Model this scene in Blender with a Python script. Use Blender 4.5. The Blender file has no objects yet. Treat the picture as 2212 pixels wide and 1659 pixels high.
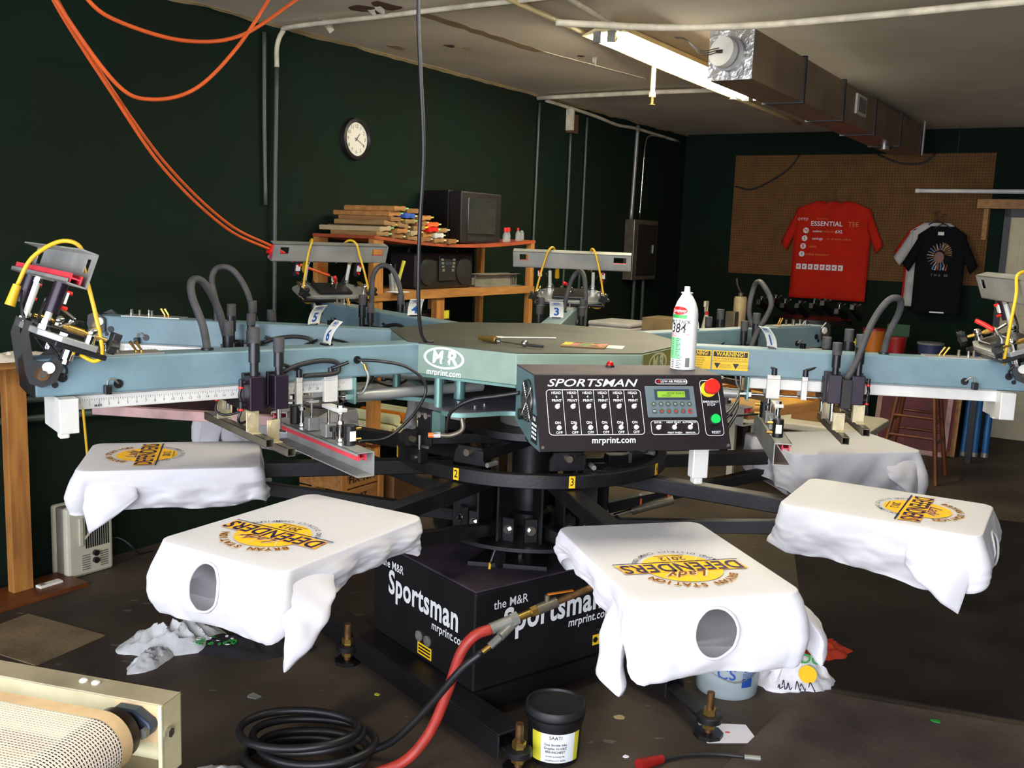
import bpy, bmesh, math, random
from mathutils import Matrix, Vector, noise

# ------------------------------------------------------------------ camera, light, exposure
SC = bpy.context.scene
COL = SC.collection
pi, sin, cos, rad = math.pi, math.sin, math.cos, math.radians
random.seed(7)

cam_d = bpy.data.cameras.new('camera')
cam_d.sensor_width = 36.0
cam_d.lens = 34.585
cam_d.clip_start = 0.02
cam = bpy.data.objects.new('camera', cam_d)
COL.objects.link(cam)
def _cam():
    p, r, y = rad(8.6264), rad(2.1558), rad(0.1124)
    f = Vector((-sin(y)*cos(p), cos(y)*cos(p), -sin(p)))
    rt = Vector((cos(y), sin(y), 0)); up = rt.cross(f)
    r2 = rt*cos(r) + up*sin(r); u2 = up*cos(r) - rt*sin(r)
    m = Matrix((r2, u2, -f)).transposed().to_4x4()
    m.translation = Vector((-0.0743, -3.5983, 1.6387))
    cam.matrix_world = m
_cam()
SC.camera = cam

SC.view_settings.view_transform = 'Standard'
SC.view_settings.look = 'None'
SC.view_settings.gamma = 1.0
SC.view_settings.use_curve_mapping = False
SC.view_settings.exposure = 0.28

world = bpy.data.worlds.new('daylight'); SC.world = world
world.use_nodes = True
bg = world.node_tree.nodes['Background']
bg.inputs[0].default_value = (0.85, 0.875, 1.0, 1)
bg.inputs[1].default_value = 9.0

# room frame: u runs along the left wall away from the open shop door, v runs into the room
RA = rad(57.8)
dU = Vector((cos(RA), sin(RA), 0)); dV = Vector((sin(RA), -cos(RA), 0))
def W(u, v, z=0.0): return dU*u + dV*v + Vector((0, 0, z))
ROOM = Matrix(((dU.x, dV.x, 0, 0), (dU.y, dV.y, 0, 0), (0, 0, 1, 0), (0, 0, 0, 1)))   # u,v,z -> world (mirrored)
VL, UB, UF, VR, CH = -2.27, 6.62, -4.3, 6.0, 2.72
DO = (-1.5, 4.2, 2.55)                      # the open shop door behind the camera: v0, v1, height

pd = bpy.data.lights.new('door_daylight_portal', 'AREA')
pd.shape = 'RECTANGLE'; pd.size = DO[1]-DO[0]; pd.size_y = DO[2]
pd.cycles.is_portal = True
po = bpy.data.objects.new('door_daylight_portal', pd); COL.objects.link(po)
pm = Matrix((dV, Vector((0, 0, 1)), -dU)).transposed().to_4x4()
pm.translation = W(UF, (DO[0]+DO[1])/2, DO[2]/2)
po.matrix_world = pm

# ------------------------------------------------------------------ materials
def S(r, g, b):
    f = lambda c: (c/255/12.92) if c/255 <= 0.04045 else ((c/255+0.055)/1.055)**2.4
    return (f(r), f(g), f(b))
MATS = {}
def mat(name, col, rough=0.5, metal=0.0, var=0.12, scale=8.0, bump=0.0, bscale=60.0, col2=None, emit=None, spec=0.5, stretch=None, alpha=None, trans=0.0, coat=0.0):
    if name in MATS: return MATS[name]
    m = bpy.data.materials.new(name); m.use_nodes = True
    nt = m.node_tree; N = nt.nodes; L = nt.links
    b = N['Principled BSDF']
    tc = N.new('ShaderNodeTexCoord'); mp = N.new('ShaderNodeMapping')
    L.new(tc.outputs['Object'], mp.inputs[0])
    if stretch: mp.inputs['Scale'].default_value = stretch
    no = N.new('ShaderNodeTexNoise'); no.inputs['Scale'].default_value = scale; no.inputs['Detail'].default_value = 5
    L.new(mp.outputs[0], no.inputs[0])
    mx = N.new('ShaderNodeMix'); mx.data_type = 'RGBA'
    c2 = col2 or tuple(c*(1-var*2) for c in col)
    c1 = col if col2 else tuple(min(1, c*(1+var*0.6)) for c in col)
    mx.inputs[6].default_value = (*c1, 1); mx.inputs[7].default_value = (*c2, 1)
    rp = N.new('ShaderNodeMapRange'); rp.inputs[1].default_value = 0.35; rp.inputs[2].default_value = 0.7
    L.new(no.outputs[0], rp.inputs[0]); L.new(rp.outputs[0], mx.inputs[0])
    L.new(mx.outputs[2], b.inputs['Base Color'])
    b.inputs['Roughness'].default_value = rough; b.inputs['Metallic'].default_value = metal
    b.inputs['Specular IOR Level'].default_value = spec
    if coat: b.inputs['Coat Weight'].default_value = coat
    if trans: b.inputs['Transmission Weight'].default_value = trans
    if alpha is not None: b.inputs['Alpha'].default_value = alpha
    if emit:
        b.inputs['Emission Color'].default_value = (*emit[0], 1); b.inputs['Emission Strength'].default_value = emit[1]
    if bump:
        n2 = N.new('ShaderNodeTexNoise'); n2.inputs['Scale'].default_value = bscale; n2.inputs['Detail'].default_value = 4
        L.new(mp.outputs[0], n2.inputs[0])
        bp = N.new('ShaderNodeBump'); bp.inputs['Strength'].default_value = bump; bp.inputs['Distance'].default_value = 0.01
        L.new(n2.outputs[0], bp.inputs['Height']); L.new(bp.outputs[0], b.inputs['Normal'])
    MATS[name] = m
    return m

mat('wall_green', S(17, 35, 25), 0.85, var=0.18, scale=1.6, bump=0.25, bscale=14, col2=S(24, 30, 21), spec=0.12)
mat('ceiling_paint', S(222, 212, 188), 0.8, var=0.08, scale=1.2, bump=0.15, bscale=9, col2=S(196, 186, 162))
mat('old_tape', S(150, 130, 92), 0.85, var=0.15, scale=5)
mat('bare_drywall', S(196, 186, 160), 0.9)
mat('brown_stain', S(88, 58, 36), 0.9)
mat('pipe_paint', S(206, 198, 172), 0.55, var=0.15, scale=14, bump=0.2, bscale=50)
mat('yoke_grey', S(66, 66, 64), 0.45, 0.3)
mat('conduit_dark', S(66, 78, 70), 0.45, var=0.1)
mat('conduit_black', S(30, 32, 31), 0.5)
mat('galv', S(160, 160, 154), 0.4, 0.5, var=0.2, scale=6)
mat('duct_metal', S(138, 116, 92), 0.5, 0.1, var=0.16, scale=4)
mat('foil', S(215, 215, 212), 0.3, 0.9, var=0.15, scale=6, bump=0.9, bscale=26)
mat('press_blue', S(110, 138, 146), 0.45, var=0.07, scale=12, bump=0.05, bscale=140)
mat('hub_teal', S(130, 152, 136), 0.45, var=0.06, scale=10)
mat('hub_top', S(62, 66, 56), 0.6, var=0.22, scale=5, bump=0.1)
mat('plate_top', S(88, 82, 90), 0.5, var=0.12)
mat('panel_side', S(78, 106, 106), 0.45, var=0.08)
mat('teal_metal', S(116, 156, 148), 0.3, 0.4, var=0.1)
mat('press_black', S(24, 23, 25), 0.42, var=0.3, scale=10, bump=0.06, bscale=90)
mat('base_black', S(17, 15, 18), 0.5, var=0.25, scale=7)
mat('base_top', S(60, 50, 60), 0.65, var=0.25, scale=9, bump=0.1)
mat('panel_black', S(23, 17, 22), 0.4, var=0.06)
mat('anod_purple', S(36, 24, 38), 0.35, 0.2, var=0.1)
mat('rubber', S(32, 32, 33), 0.6, var=0.15)
mat('rubber_grey', S(66, 66, 66), 0.7, var=0.2, scale=30)
mat('black_plastic', S(26, 26, 27), 0.35, var=0.15)
mat('alu', S(214, 214, 206), 0.45, 0.15, var=0.07, scale=10)
mat('alu_raw', S(168, 170, 164), 0.38, 0.4, var=0.14, scale=7)
mat('alu_dull', S(140, 140, 130), 0.45, 0.4, var=0.18, scale=7)
mat('chrome', S(220, 220, 218), 0.12, 1.0, var=0.05)
mat('zinc', S(206, 194, 156), 0.32, 0.45, var=0.14, scale=18)
mat('brass', S(196, 160, 84), 0.3, 0.9, var=0.15)
mat('steel_dark', S(122, 114, 98), 0.35, 0.55, var=0.2)
mat('rust_bolt', S(132, 98, 62), 0.45, 0.7, var=0.3, scale=30)
mat('red_strip', S(214, 62, 74), 0.45, var=0.1)
mat('red_plastic', S(214, 34, 26), 0.35, var=0.05)
mat('red_dome', S(170, 10, 8), 0.15, var=0.05)
mat('orange_lens', S(250, 120, 50), 0.3)
mat('yellow_cable', S(216, 172, 30), 0.45, var=0.06)
mat('yellow_sticker', S(246, 200, 30), 0.5, var=0.04)
mat('yellow_ring', S(238, 206, 40), 0.45)
mat('green_button', S(20, 190, 84), 0.3)
mat('tag_white', S(232, 230, 216), 0.5, var=0.03)
mat('tag_blue', S(24, 90, 176), 0.5)
mat('ink_white', S(236, 240, 238), 0.5, var=0.02)
mat('ink_cream', S(206, 204, 160), 0.5, var=0.02)
mat('ink_black', S(18, 16, 16), 0.5)
mat('ink_grey', S(120, 122, 118), 0.5)
mat('logo_olive', S(112, 116, 60), 0.5, var=0.05)
mat('keypad', S(92, 108, 112), 0.35, var=0.05)
mat('lcd_green', S(128, 170, 52), 0.3, emit=(S(110, 170, 40), 0.12))
mat('shirt_white', (0.84, 0.835, 0.84), 0.9, var=0.01, scale=60, bump=0.035, bscale=140, spec=0.15)
mat('print_gold', (1.0, 0.56, 0.02), 0.6, var=0.03, scale=40, spec=0.2)
mat('print_navy', S(36, 30, 66), 0.6, spec=0.2)
mat('print_orange', S(226, 150, 70), 0.6, spec=0.2)
mat('print_brown', S(120, 66, 24), 0.6, spec=0.2)
mat('print_cream', S(250, 222, 180), 0.6, spec=0.2)
mat('floor_black', S(78, 68, 58), 0.6, var=0.4, scale=2.2, bump=0.12, bscale=30, col2=S(48, 42, 37), spec=0.3)
mat('rubber_black', S(26, 22, 20), 0.7, var=0.4, scale=4, bump=0.15, bscale=40, spec=0.2)
mat('mat_brown', S(78, 66, 59), 0.75, var=0.2, scale=5, bump=0.15)
mat('cardboard', S(136, 94, 50), 0.85, var=0.12, scale=6)
mat('cardboard_old', S(134, 114, 82), 0.9, var=0.2, scale=6, bump=0.2)
mat('lumber', S(186, 130, 62), 0.6, var=0.16, scale=5, stretch=(6, 6, 0.7), col2=S(146, 92, 42))
mat('lumber_h', S(176, 124, 62), 0.6, var=0.16, scale=5, stretch=(1, 6, 6), col2=S(138, 90, 44))
mat('plywood_red', S(150, 66, 30), 0.65, var=0.15, scale=4)
mat('pegboard_plain', S(132, 92, 50), 0.75, var=0.1)
mat('tan_wood', S(146, 112, 66), 0.65, var=0.2, scale=7, stretch=(1, 1, 4))
mat('stool_wood', S(108, 58, 26), 0.45, var=0.2, scale=8)
mat('door_cream', S(198, 188, 150), 0.55, var=0.06)
mat('tv_black', S(26, 22, 22), 0.45, var=0.1)
mat('tv_screen', S(46, 48, 44), 0.15, var=0.1)
mat('green_dark', S(22, 74, 34), 0.6)
mat('glass', S(214, 222, 220), 0.1, alpha=0.28)
mat('cord_orange', S(226, 98, 40), 0.45, var=0.08)
mat('hose_red', S(174, 54, 42), 0.45, var=0.12, scale=30)
mat('hose_black', S(28, 28, 29), 0.42, var=0.15)
mat('tee_red', S(196, 40, 22), 0.9, var=0.06, bump=0.1, spec=0.15)
mat('tee_black', S(20, 19, 20), 0.9, var=0.1, bump=0.1, spec=0.15)
mat('tee_grey', S(190, 188, 184), 0.9, spec=0.15)
mat('heater_beige', S(200, 198, 172), 0.4, var=0.05)
mat('heater_side', S(128, 118, 108), 0.45, var=0.1)
mat('dryer_cream', S(206, 200, 160), 0.45, var=0.1, scale=9, col2=S(178, 170, 130))
mat('dryer_worn', S(158, 148, 118), 0.5, 0.2, var=0.2, scale=7)
mat('belt_tan', S(214, 184, 136), 0.6, var=0.08, scale=30)
mat('mesh_white', S(236, 226, 208), 0.6, var=0.04)
mat('roller_dark', S(52, 42, 38), 0.3, 0.3, var=0.2)
mat('cast_blue', S(58, 70, 86), 0.4, 0.3)
mat('bucket_clear', S(190, 204, 206), 0.3, alpha=0.72, var=0.04)
mat('bucket_blue', S(40, 84, 170), 0.5)
mat('bag_white', S(232, 232, 234), 0.4, var=0.05, bump=0.5, bscale=30)
mat('rag_grey', S(206, 208, 206), 0.9, var=0.1, scale=14, bump=0.3, bscale=40)
mat('rag_orange', S(180, 52, 20), 0.85, var=0.12)
mat('rag_black', S(24, 23, 26), 0.9, var=0.2)
mat('print_green', S(30, 150, 56), 0.7)
mat('paper_white', S(236, 236, 244), 0.6, var=0.02)
mat('label_yellow', S(224, 218, 60), 0.5, var=0.06)
mat('can_white', S(236, 236, 230), 0.28, var=0.02, coat=0.3)
mat('can_green', S(130, 214, 146), 0.4)
mat('can_green_dark', S(60, 170, 80), 0.4)
mat('tube_lit', (1, 1, 0.94), 0.4, emit=((1.0, 0.94, 0.76), 62.0))
mat('tube_lit_old', (1, 1, 0.94), 0.4, emit=((1.0, 0.96, 0.86), 44.0))  # glow of the added, unseen ceiling fixture
mat('tube_cap', S(60, 120, 70), 0.4)
mat('tube_off', S(226, 224, 214), 0.4)
mat('fixture_cream', S(222, 204, 150), 0.45, var=0.06)
mat('blue_tube', S(28, 96, 158), 0.4, var=0.1)
mat('pink_ink', S(176, 142, 138), 0.6, var=0.3, scale=12, col2=S(134, 108, 104))
mat('screen_dark', S(60, 34, 42), 0.6, var=0.3)
mat('magenta', S(96, 22, 42), 0.6, var=0.2)
mat('mesh_yellow', S(206, 150, 40), 0.6, var=0.1)
mat('tub_orange', S(196, 112, 26), 0.45)
mat('tub_red', S(150, 26, 22), 0.45)
mat('tub_blue', S(52, 62, 96), 0.45)
mat('table_white', S(206, 202, 182), 0.5, var=0.05)
mat('canister_beige', S(176, 156, 118), 0.4, var=0.08)
mat('tape_silver', S(150, 158, 160), 0.4, 0.3, bump=0.4)

def cloth_mat():                                       # thin cotton lets some light through
    m = MATS['shirt_white']; nt = m.node_tree; N = nt.nodes; L = nt.links; b = N['Principled BSDF']
    tr = N.new('ShaderNodeBsdfTranslucent'); tr.inputs[0].default_value = (0.80, 0.80, 0.84, 1)
    mx = N.new('ShaderNodeMixShader'); mx.inputs[0].default_value = 0.25
    out = N['Material Output']; L.new(b.outputs[0], mx.inputs[1]); L.new(tr.outputs[0], mx.inputs[2]); L.new(mx.outputs[0], out.inputs[0])
cloth_mat()
def pegboard_mat():
    m = mat('pegboard', S(112, 80, 44), 0.85, var=0.1, spec=0.2)
    nt = m.node_tree; N = nt.nodes; L = nt.links; b = N['Principled BSDF']
    tc = N['Texture Coordinate']; sx = N.new('ShaderNodeSeparateXYZ'); L.new(tc.outputs['Object'], sx.inputs[0])
    outs = []
    for ax in (1, 2):
        a = N.new('ShaderNodeMath'); a.operation = 'MULTIPLY'; a.inputs[1].default_value = 1/0.0254
        L.new(sx.outputs[ax], a.inputs[0])
        f = N.new('ShaderNodeMath'); f.operation = 'FRACT'; L.new(a.outputs[0], f.inputs[0])
        s = N.new('ShaderNodeMath'); s.operation = 'SUBTRACT'; s.inputs[1].default_value = 0.5; L.new(f.outputs[0], s.inputs[0])
        p = N.new('ShaderNodeMath'); p.operation = 'MULTIPLY'; L.new(s.outputs[0], p.inputs[0]); L.new(s.outputs[0], p.inputs[1])
        outs.append(p)
    ad = N.new('ShaderNodeMath'); ad.operation = 'ADD'; L.new(outs[0].outputs[0], ad.inputs[0]); L.new(outs[1].outputs[0], ad.inputs[1])
    lt = N.new('ShaderNodeMath'); lt.operation = 'LESS_THAN'; lt.inputs[1].default_value = 0.028; L.new(ad.outputs[0], lt.inputs[0])
    mx = N.new('ShaderNodeMix'); mx.data_type = 'RGBA'
    src = b.inputs['Base Color'].links[0].from_socket
    L.new(src, mx.inputs[6]); mx.inputs[7].default_value = (0.03, 0.02, 0.012, 1); L.new(lt.outputs[0], mx.inputs[0])
    L.new(mx.outputs[2], b.inputs['Base Color'])
pegboard_mat()

def floor_specks():                                    # dried ink drips and scuffs on the floor paint
    m = MATS['floor_black']; nt = m.node_tree; N = nt.nodes; L = nt.links; b = N['Principled BSDF']
    tc = N['Texture Coordinate']
    src = b.inputs['Base Color'].links[0].from_socket
    for sc_, th, c, seed in ((5.5, 0.10, (0.13, 0.115, 0.10), 0), (4.3, 0.035, (0.10, 0.03, 0.02), 3), (6.1, 0.03, (0.03, 0.12, 0.05), 7), (5.0, 0.028, (0.30, 0.26, 0.05), 11)):
        mp = N.new('ShaderNodeMapping'); mp.inputs['Location'].default_value = (seed, seed*1.7, 0); mp.inputs['Rotation'].default_value = (0, 0, 0.6+seed); mp.inputs['Scale'].default_value = (1, 2.2, 1)
        L.new(tc.outputs['Object'], mp.inputs[0])
        vo = N.new('ShaderNodeTexVoronoi'); vo.inputs['Scale'].default_value = sc_
        no = N.new('ShaderNodeTexNoise'); no.inputs['Scale'].default_value = 30
        L.new(mp.outputs[0], no.inputs[0])
        av = N.new('ShaderNodeMix'); av.data_type = 'VECTOR'; av.inputs[0].default_value = 0.06
        L.new(mp.outputs[0], av.inputs[4]); L.new(no.outputs[1], av.inputs[5]); L.new(av.outputs[1], vo.inputs[0])
        lt = N.new('ShaderNodeMath'); lt.operation = 'LESS_THAN'; lt.inputs[1].default_value = th; L.new(vo.outputs[0], lt.inputs[0])
        mx = N.new('ShaderNodeMix'); mx.data_type = 'RGBA'; L.new(lt.outputs[0], mx.inputs[0]); L.new(src, mx.inputs[6]); mx.inputs[7].default_value = (*c, 1)
        src = mx.outputs[2]
    L.new(src, b.inputs['Base Color'])
floor_specks()

# ------------------------------------------------------------------ mesh helpers
def frame(o, x, z):
    """matrix with origin o, x axis x, z axis z"""
    x = Vector(x).normalized(); z = Vector(z).normalized(); y = z.cross(x).normalized(); x = y.cross(z)
    m = Matrix((x, y, z)).transposed().to_4x4(); m.translation = Vector(o); return m
def smooth_path(pts, k=6):
    P = [Vector(p) for p in pts]
    if len(P) < 3: return P
    Q = [P[0]*2-P[1]] + P + [P[-1]*2-P[-2]]; out = []
    for i in range(1, len(Q)-2):
        a, b, c, d = Q[i-1], Q[i], Q[i+1], Q[i+2]
        for j in range(k):
            t = j/k
            out.append(0.5*((2*b)+(c-a)*t+(2*a-5*b+4*c-d)*t*t+(3*b-a-3*c+d)*t**3))
    out.append(P[-1]); return out

class MB:
    def __init__(s): s.v = []; s.f = []; s.mi = []; s.cur = 0
    def add(s, vs, fs, M=None):
        n = len(s.v)
        s.v += [tuple(M @ Vector(p)) if M else tuple(p) for p in vs]
        s.f += [tuple(i+n for i in f) for f in fs]; s.mi += [s.cur]*len(fs); return s
    def m(s, i): s.cur = i; return s
    def box(s, x0, x1, y0, y1, z0, z1, M=None):
        vs = [(x, y, z) for z in (z0, z1) for y in (y0, y1) for x in (x0, x1)]
        return s.add(vs, [(0, 2, 3, 1), (4, 5, 7, 6), (0, 1, 5, 4), (2, 6, 7, 3), (0, 4, 6, 2), (1, 3, 7, 5)], M)
    def cyl(s, a, b, r, n=14, r2=None, M=None, caps=True):
        a = Vector(a); b = Vector(b); d = (b-a).normalized(); r2 = r if r2 is None else r2
        t = Vector((1, 0, 0)) if abs(d.x) < 0.8 else Vector((0, 1, 0)); e = d.cross(t).normalized(); g = d.cross(e)
        vs = []
        for c, q in ((a, r), (b, r2)):
            for i in range(n):
                w = 2*pi*i/n; vs.append(c+e*(q*cos(w))+g*(q*sin(w)))
        fs = [(i, n+i, n+(i+1) % n, (i+1) % n) for i in range(n)]
        if caps: fs += [tuple(range(n)), tuple(range(2*n-1, n-1, -1))]
        return s.add(vs, fs, M)
    def tube(s, pts, r, n=8, k=6, M=None, smooth=True, taper=None):
        P = smooth_path(pts, k) if smooth else [Vector(p) for p in pts]
        vs = []; e = None
        for i, p in enumerate(P):
            d = (P[min(i+1, len(P)-1)]-P[max(i-1, 0)]).normalized()
            if e is None:
                t = Vector((0, 0, 1)) if abs(d.z) < 0.9 else Vector((1, 0, 0)); e = d.cross(t).normalized()
            e = (e-d*e.dot(d)).normalized(); g = d.cross(e)
            q = r*(taper(i/(len(P)-1)) if taper else 1)
            for j in range(n):
                w = 2*pi*j/n; vs.append(p+e*(q*cos(w))+g*(q*sin(w)))
        m = len(P); fs = []
        for i in range(m-1):
            for j in range(n):
                fs.append((i*n+j, i*n+(j+1) % n, (i+1)*n+(j+1) % n, (i+1)*n+j))
        fs += [tuple(range(n-1, -1, -1)), tuple(range((m-1)*n, m*n))]
        return s.add(vs, fs, M)
    def lathe(s, prof, o=(0, 0, 0), n=24, M=None, close=False):
        o = Vector(o); vs = []
        for r, z in prof:
            for i in range(n):
                w = 2*pi*i/n; vs.append(o+Vector((r*cos(w), r*sin(w), z)))
        m = len(prof); fs = []
        for i in range(m-1 if not close else m):
            for j in range(n):
                a, b = i*n, ((i+1) % m)*n
                fs.append((a+j, a+(j+1) % n, b+(j+1) % n, b+j))
        if not close:
            if prof[0][0] > 1e-5: fs.append(tuple(range(n-1, -1, -1)))
            if prof[-1][0] > 1e-5: fs.append(tuple(range((m-1)*n, m*n)))
        return s.add(vs, fs, M)
    def prism(s, poly, z0, z1, M=None):
        n = len(poly); vs = [(x, y, z0) for x, y in poly]+[(x, y, z1) for x, y in poly]
        fs = [tuple(range(n-1, -1, -1)), tuple(range(n, 2*n))]+[(i, (i+1) % n, n+(i+1) % n, n+i) for i in range(n)]
        return s.add(vs, fs, M)
    def ring(s, r0, r1, z0, z1, n=64, M=None, o=(0, 0, 0), a0=0.0, a1=2*pi):
        full = abs(a1-a0-2*pi) < 1e-6; k = n if full else n+1; vs = []
        for i in range(k):
            w = a0+(a1-a0)*i/n
            for r, z in ((r0, z0), (r1, z0), (r1, z1), (r0, z1)): vs.append((o[0]+r*cos(w), o[1]+r*sin(w), o[2]+z))
        fs = []
        for i in range(n):
            a, b = i*4, ((i+1) % k)*4
            for j in range(4): fs.append((a+j, b+j, b+(j+1) % 4, a+(j+1) % 4))
        if not full: fs += [(3, 2, 1, 0), tuple((k-1)*4+j for j in range(4))]
        return s.add(vs, fs, M)
    def sphere(s, c, r, n=12, m=8, M=None, sc=(1, 1, 1)):
        prof = [(max(1e-6, sin(pi*i/m))*r, -cos(pi*i/m)*r) for i in range(m+1)]
        T = Matrix.Translation(Vector(c)) @ Matrix.Diagonal((*sc, 1)).to_4x4()
        return s.lathe([(max(q, 2e-5), z) for q, z in prof], n=n, M=(M @ T) if M else T)
    def text(s, txt, size, M, bold=0.0, shear=0.0, sx=1.0, align='CENTER', z=0.0):
        vs, fs = text_geo(txt, bold, shear, align)
        return s.add([(x*size*sx, y*size, z) for x, y in vs], fs, M)
    def build(s, name, mats, parent=None, smooth=False, bevel=0.0, label=None, kind=None, solid=0.0, sub=0):
        me = bpy.data.meshes.new(name); me.from_pydata(s.v, [], s.f)
        if isinstance(mats, str): mats = [mats]
        for k in mats: me.materials.append(MATS[k])
        if len(mats) > 1: me.polygons.foreach_set('material_index', s.mi)
        if smooth:
            me.polygons.foreach_set('use_smooth', [True]*len(me.polygons))
            if smooth is not True: me.set_sharp_from_angle(angle=rad(smooth))
        me.update()
        o = bpy.data.objects.new(name, me); COL.objects.link(o)
        if parent: o.parent = parent
        if solid:
            md = o.modifiers.new('thickness', 'SOLIDIFY'); md.thickness = solid; md.offset = 0
        if bevel:
            md = o.modifiers.new('bevel', 'BEVEL'); md.width = bevel; md.segments = 2; md.limit_method = 'ANGLE'; md.angle_limit = rad(40)
        if label: o['label'] = label
        if kind: o['kind'] = kind
        return o

TXT = {}
def text_geo(txt, bold=0.0, shear=0.0, align='CENTER'):
    key = (txt, bold, shear, align)
    if key in TXT: return TXT[key]
    cu = bpy.data.curves.new('lettering', 'FONT'); cu.body = txt; cu.size = 1; cu.offset = bold; cu.shear = shear; cu.space_character = 1+bold*2.6
    cu.align_x = align; cu.align_y = 'CENTER'; cu.resolution_u = 3; cu.fill_mode = 'FRONT'
    ob = bpy.data.objects.new('lettering', cu); me = ob.to_mesh()
    r = ([(v.co.x, v.co.y) for v in me.vertices], [tuple(p.vertices) for p in me.polygons])
    ob.to_mesh_clear(); bpy.data.objects.remove(ob); bpy.data.curves.remove(cu)
    TXT[key] = r; return r

def tag(o, label, cat, group=None):
    o['label'] = label; o['category'] = cat
    if group: o['group'] = group
    return o
def thing(name, label, cat, loc=(0, 0, 0), rotz=0.0, group=None, M=None):
    o = bpy.data.objects.new(name, None); COL.objects.link(o); o.empty_display_size = 0.05
    if M is not None: o.matrix_world = M
    else: o.location = loc; o.rotation_euler = (0, 0, rotz)
    return tag(o, label, cat, group)
def struct(o): o['kind'] = 'structure'; return o
RZ = pi/2-RA        # not used for mirrored frame; things in the room frame turn by ROT
ROT = RA            # local x = u, local y = -v (left of u)
def rthing(name, label, cat, u, v, z=0.0, group=None, turn=0.0):
    return thing(name, label, cat, W(u, v, z), ROT+turn, group)   # local (x,y,z) -> world W(u+x, v-y, z)
# ------------------------------------------------------------------ the room
def room():
    R = ROOM
    b = MB().box(UF-3, UB+0.3, VL-0.3, VR+0.3, -0.1, 0.0, R); struct(b.build('floor', 'floor_black'))
    struct(MB().box(UF, UB+0.2, VL-0.2, VR+0.2, CH, CH+0.12, R).build('ceiling', 'ceiling_paint'))
    struct(MB().box(UF-0.2, UB+0.2, VL-0.15, VL, 0, CH, R).build('wall_left', 'wall_green'))
    struct(MB().box(UB, UB+0.15, VL, VR, 0, CH, R).build('wall_back', 'wall_green'))
    struct(MB().box(UF-0.2, UB+0.2, VR, VR+0.15, 0, CH, R).build('wall_right', 'wall_green'))
    f = MB().box(UF-0.15, UF, VL, DO[0], 0, CH, R).box(UF-0.15, UF, DO[1], VR, 0, CH, R).box(UF-0.15, UF, DO[0], DO[1], DO[2], CH, R)
    struct(f.build('wall_front', 'wall_green'))
    # ragged plaster edge along the top of the left wall
    random.seed(3); vs = []; n = 90
    u0, u1 = 0.0, UB
    for i in range(n+1):
        u = u0+(u1-u0)*i/n; d = 0.016+0.014*noise.noise((u*3, 0, 0))+random.uniform(-.004, .004); e = 0.02+0.012*noise.noise((u*4, 5, 0))
        vs += [W(u, VL+0.001, CH-d), W(u, VL+0.006, CH-d+0.004), W(u, VL+e, CH-0.004), W(u, VL+e, CH)]
    fs = []
    for i in range(n):
        for j in range(3): fs.append((i*4+j, i*4+j+1, i*4+5+j, i*4+4+j))
    struct(MB().add(vs, fs).build('trim_1', 'old_tape'))
    # old tape lines and peeling paint on the ceiling (each its own patch)
    ce = bpy.data.objects['ceiling']
    def strip(name, p, q, w, m, dz=0.002):
        p, q = Vector(p), Vector(q); d = (q-p).normalized(); nrm = Vector((-d.y, d.x)); k = 14; vs = []
        for i in range(k+1):
            c = p+(q-p)*i/k; ww = w*(0.75+0.5*noise.noise((i*0.9, p.x*3, 1)))
            a, b2 = c+nrm*ww, c-nrm*ww
            vs += [W(a.x, a.y, CH-dz), W(b2.x, b2.y, CH-dz), W(a.x, a.y, CH), W(b2.x, b2.y, CH)]
        fs = []
        for i in range(k): o = i*4; fs += [(o, o+1, o+5, o+4), (o+2, o, o+4, o+6), (o+1, o+3, o+7, o+5)]
        MB().add(vs, fs).build(name, m, ce)
    strip('tape_line', (0.98, -2.2), (0.98, -0.5), 0.045, 'old_tape')
    strip('tape_line', (1.0, -1.35), (2.1, -1.32), 0.05, 'old_tape')
    strip('tape_line', (2.1, -1.30), (3.2, -1.15), 0.012, 'bare_drywall', 0.004)
    def flake(u, v, s, m, hang, seed):
        random.seed(seed); n = 11; vs = [W(u, v, CH-0.003)]
        for i in range(n):
            w = 2*pi*i/n; r = s*random.uniform(0.55, 1.15)
            vs.append(W(u+r*cos(w), v+r*sin(w)*0.7, CH-0.003-hang*max(0, cos(w))*random.uniform(0.7, 1)))
        MB().add(vs, [(0, 1+i, 1+(i+1) % n) for i in range(n)]).build('paint_flake', m, ce, solid=0.002)
    for u, v, s, m, h, sd in ((0.93, -1.93, .05, 'bare_drywall', .06, 1), (0.80, -1.55, .1, 'brown_stain', .0, 2), (0.80, -1.40, .1, 'brown_stain', .0, 3), (0.82, -1.52, .035, 'bare_drywall', .03, 4),
                              (0.78, -1.45, .045, 'bare_drywall', .03, 5), (1.83, -1.67, .03, 'old_tape', .03, 6), (2.3, -1.15, .035, 'brown_stain', .0, 7), (2.38, -1.1, .03, 'bare_drywall', .05, 8), (1.75, -1.72, .05, 'brown_stain', 0, 9), (1.65, -2.05, .06, 'old_tape', .01, 10)):
        flake(u, v, s, m, h, sd)
room()

def pipe(name, pts, r, m, label, cat='pipe', k=6, smooth=True, group=None):
    o = MB().tube([W(*p) for p in pts], r, n=10, k=k, smooth=smooth).build(name, m, smooth=True)
    return tag(o, label, cat, group)

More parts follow.
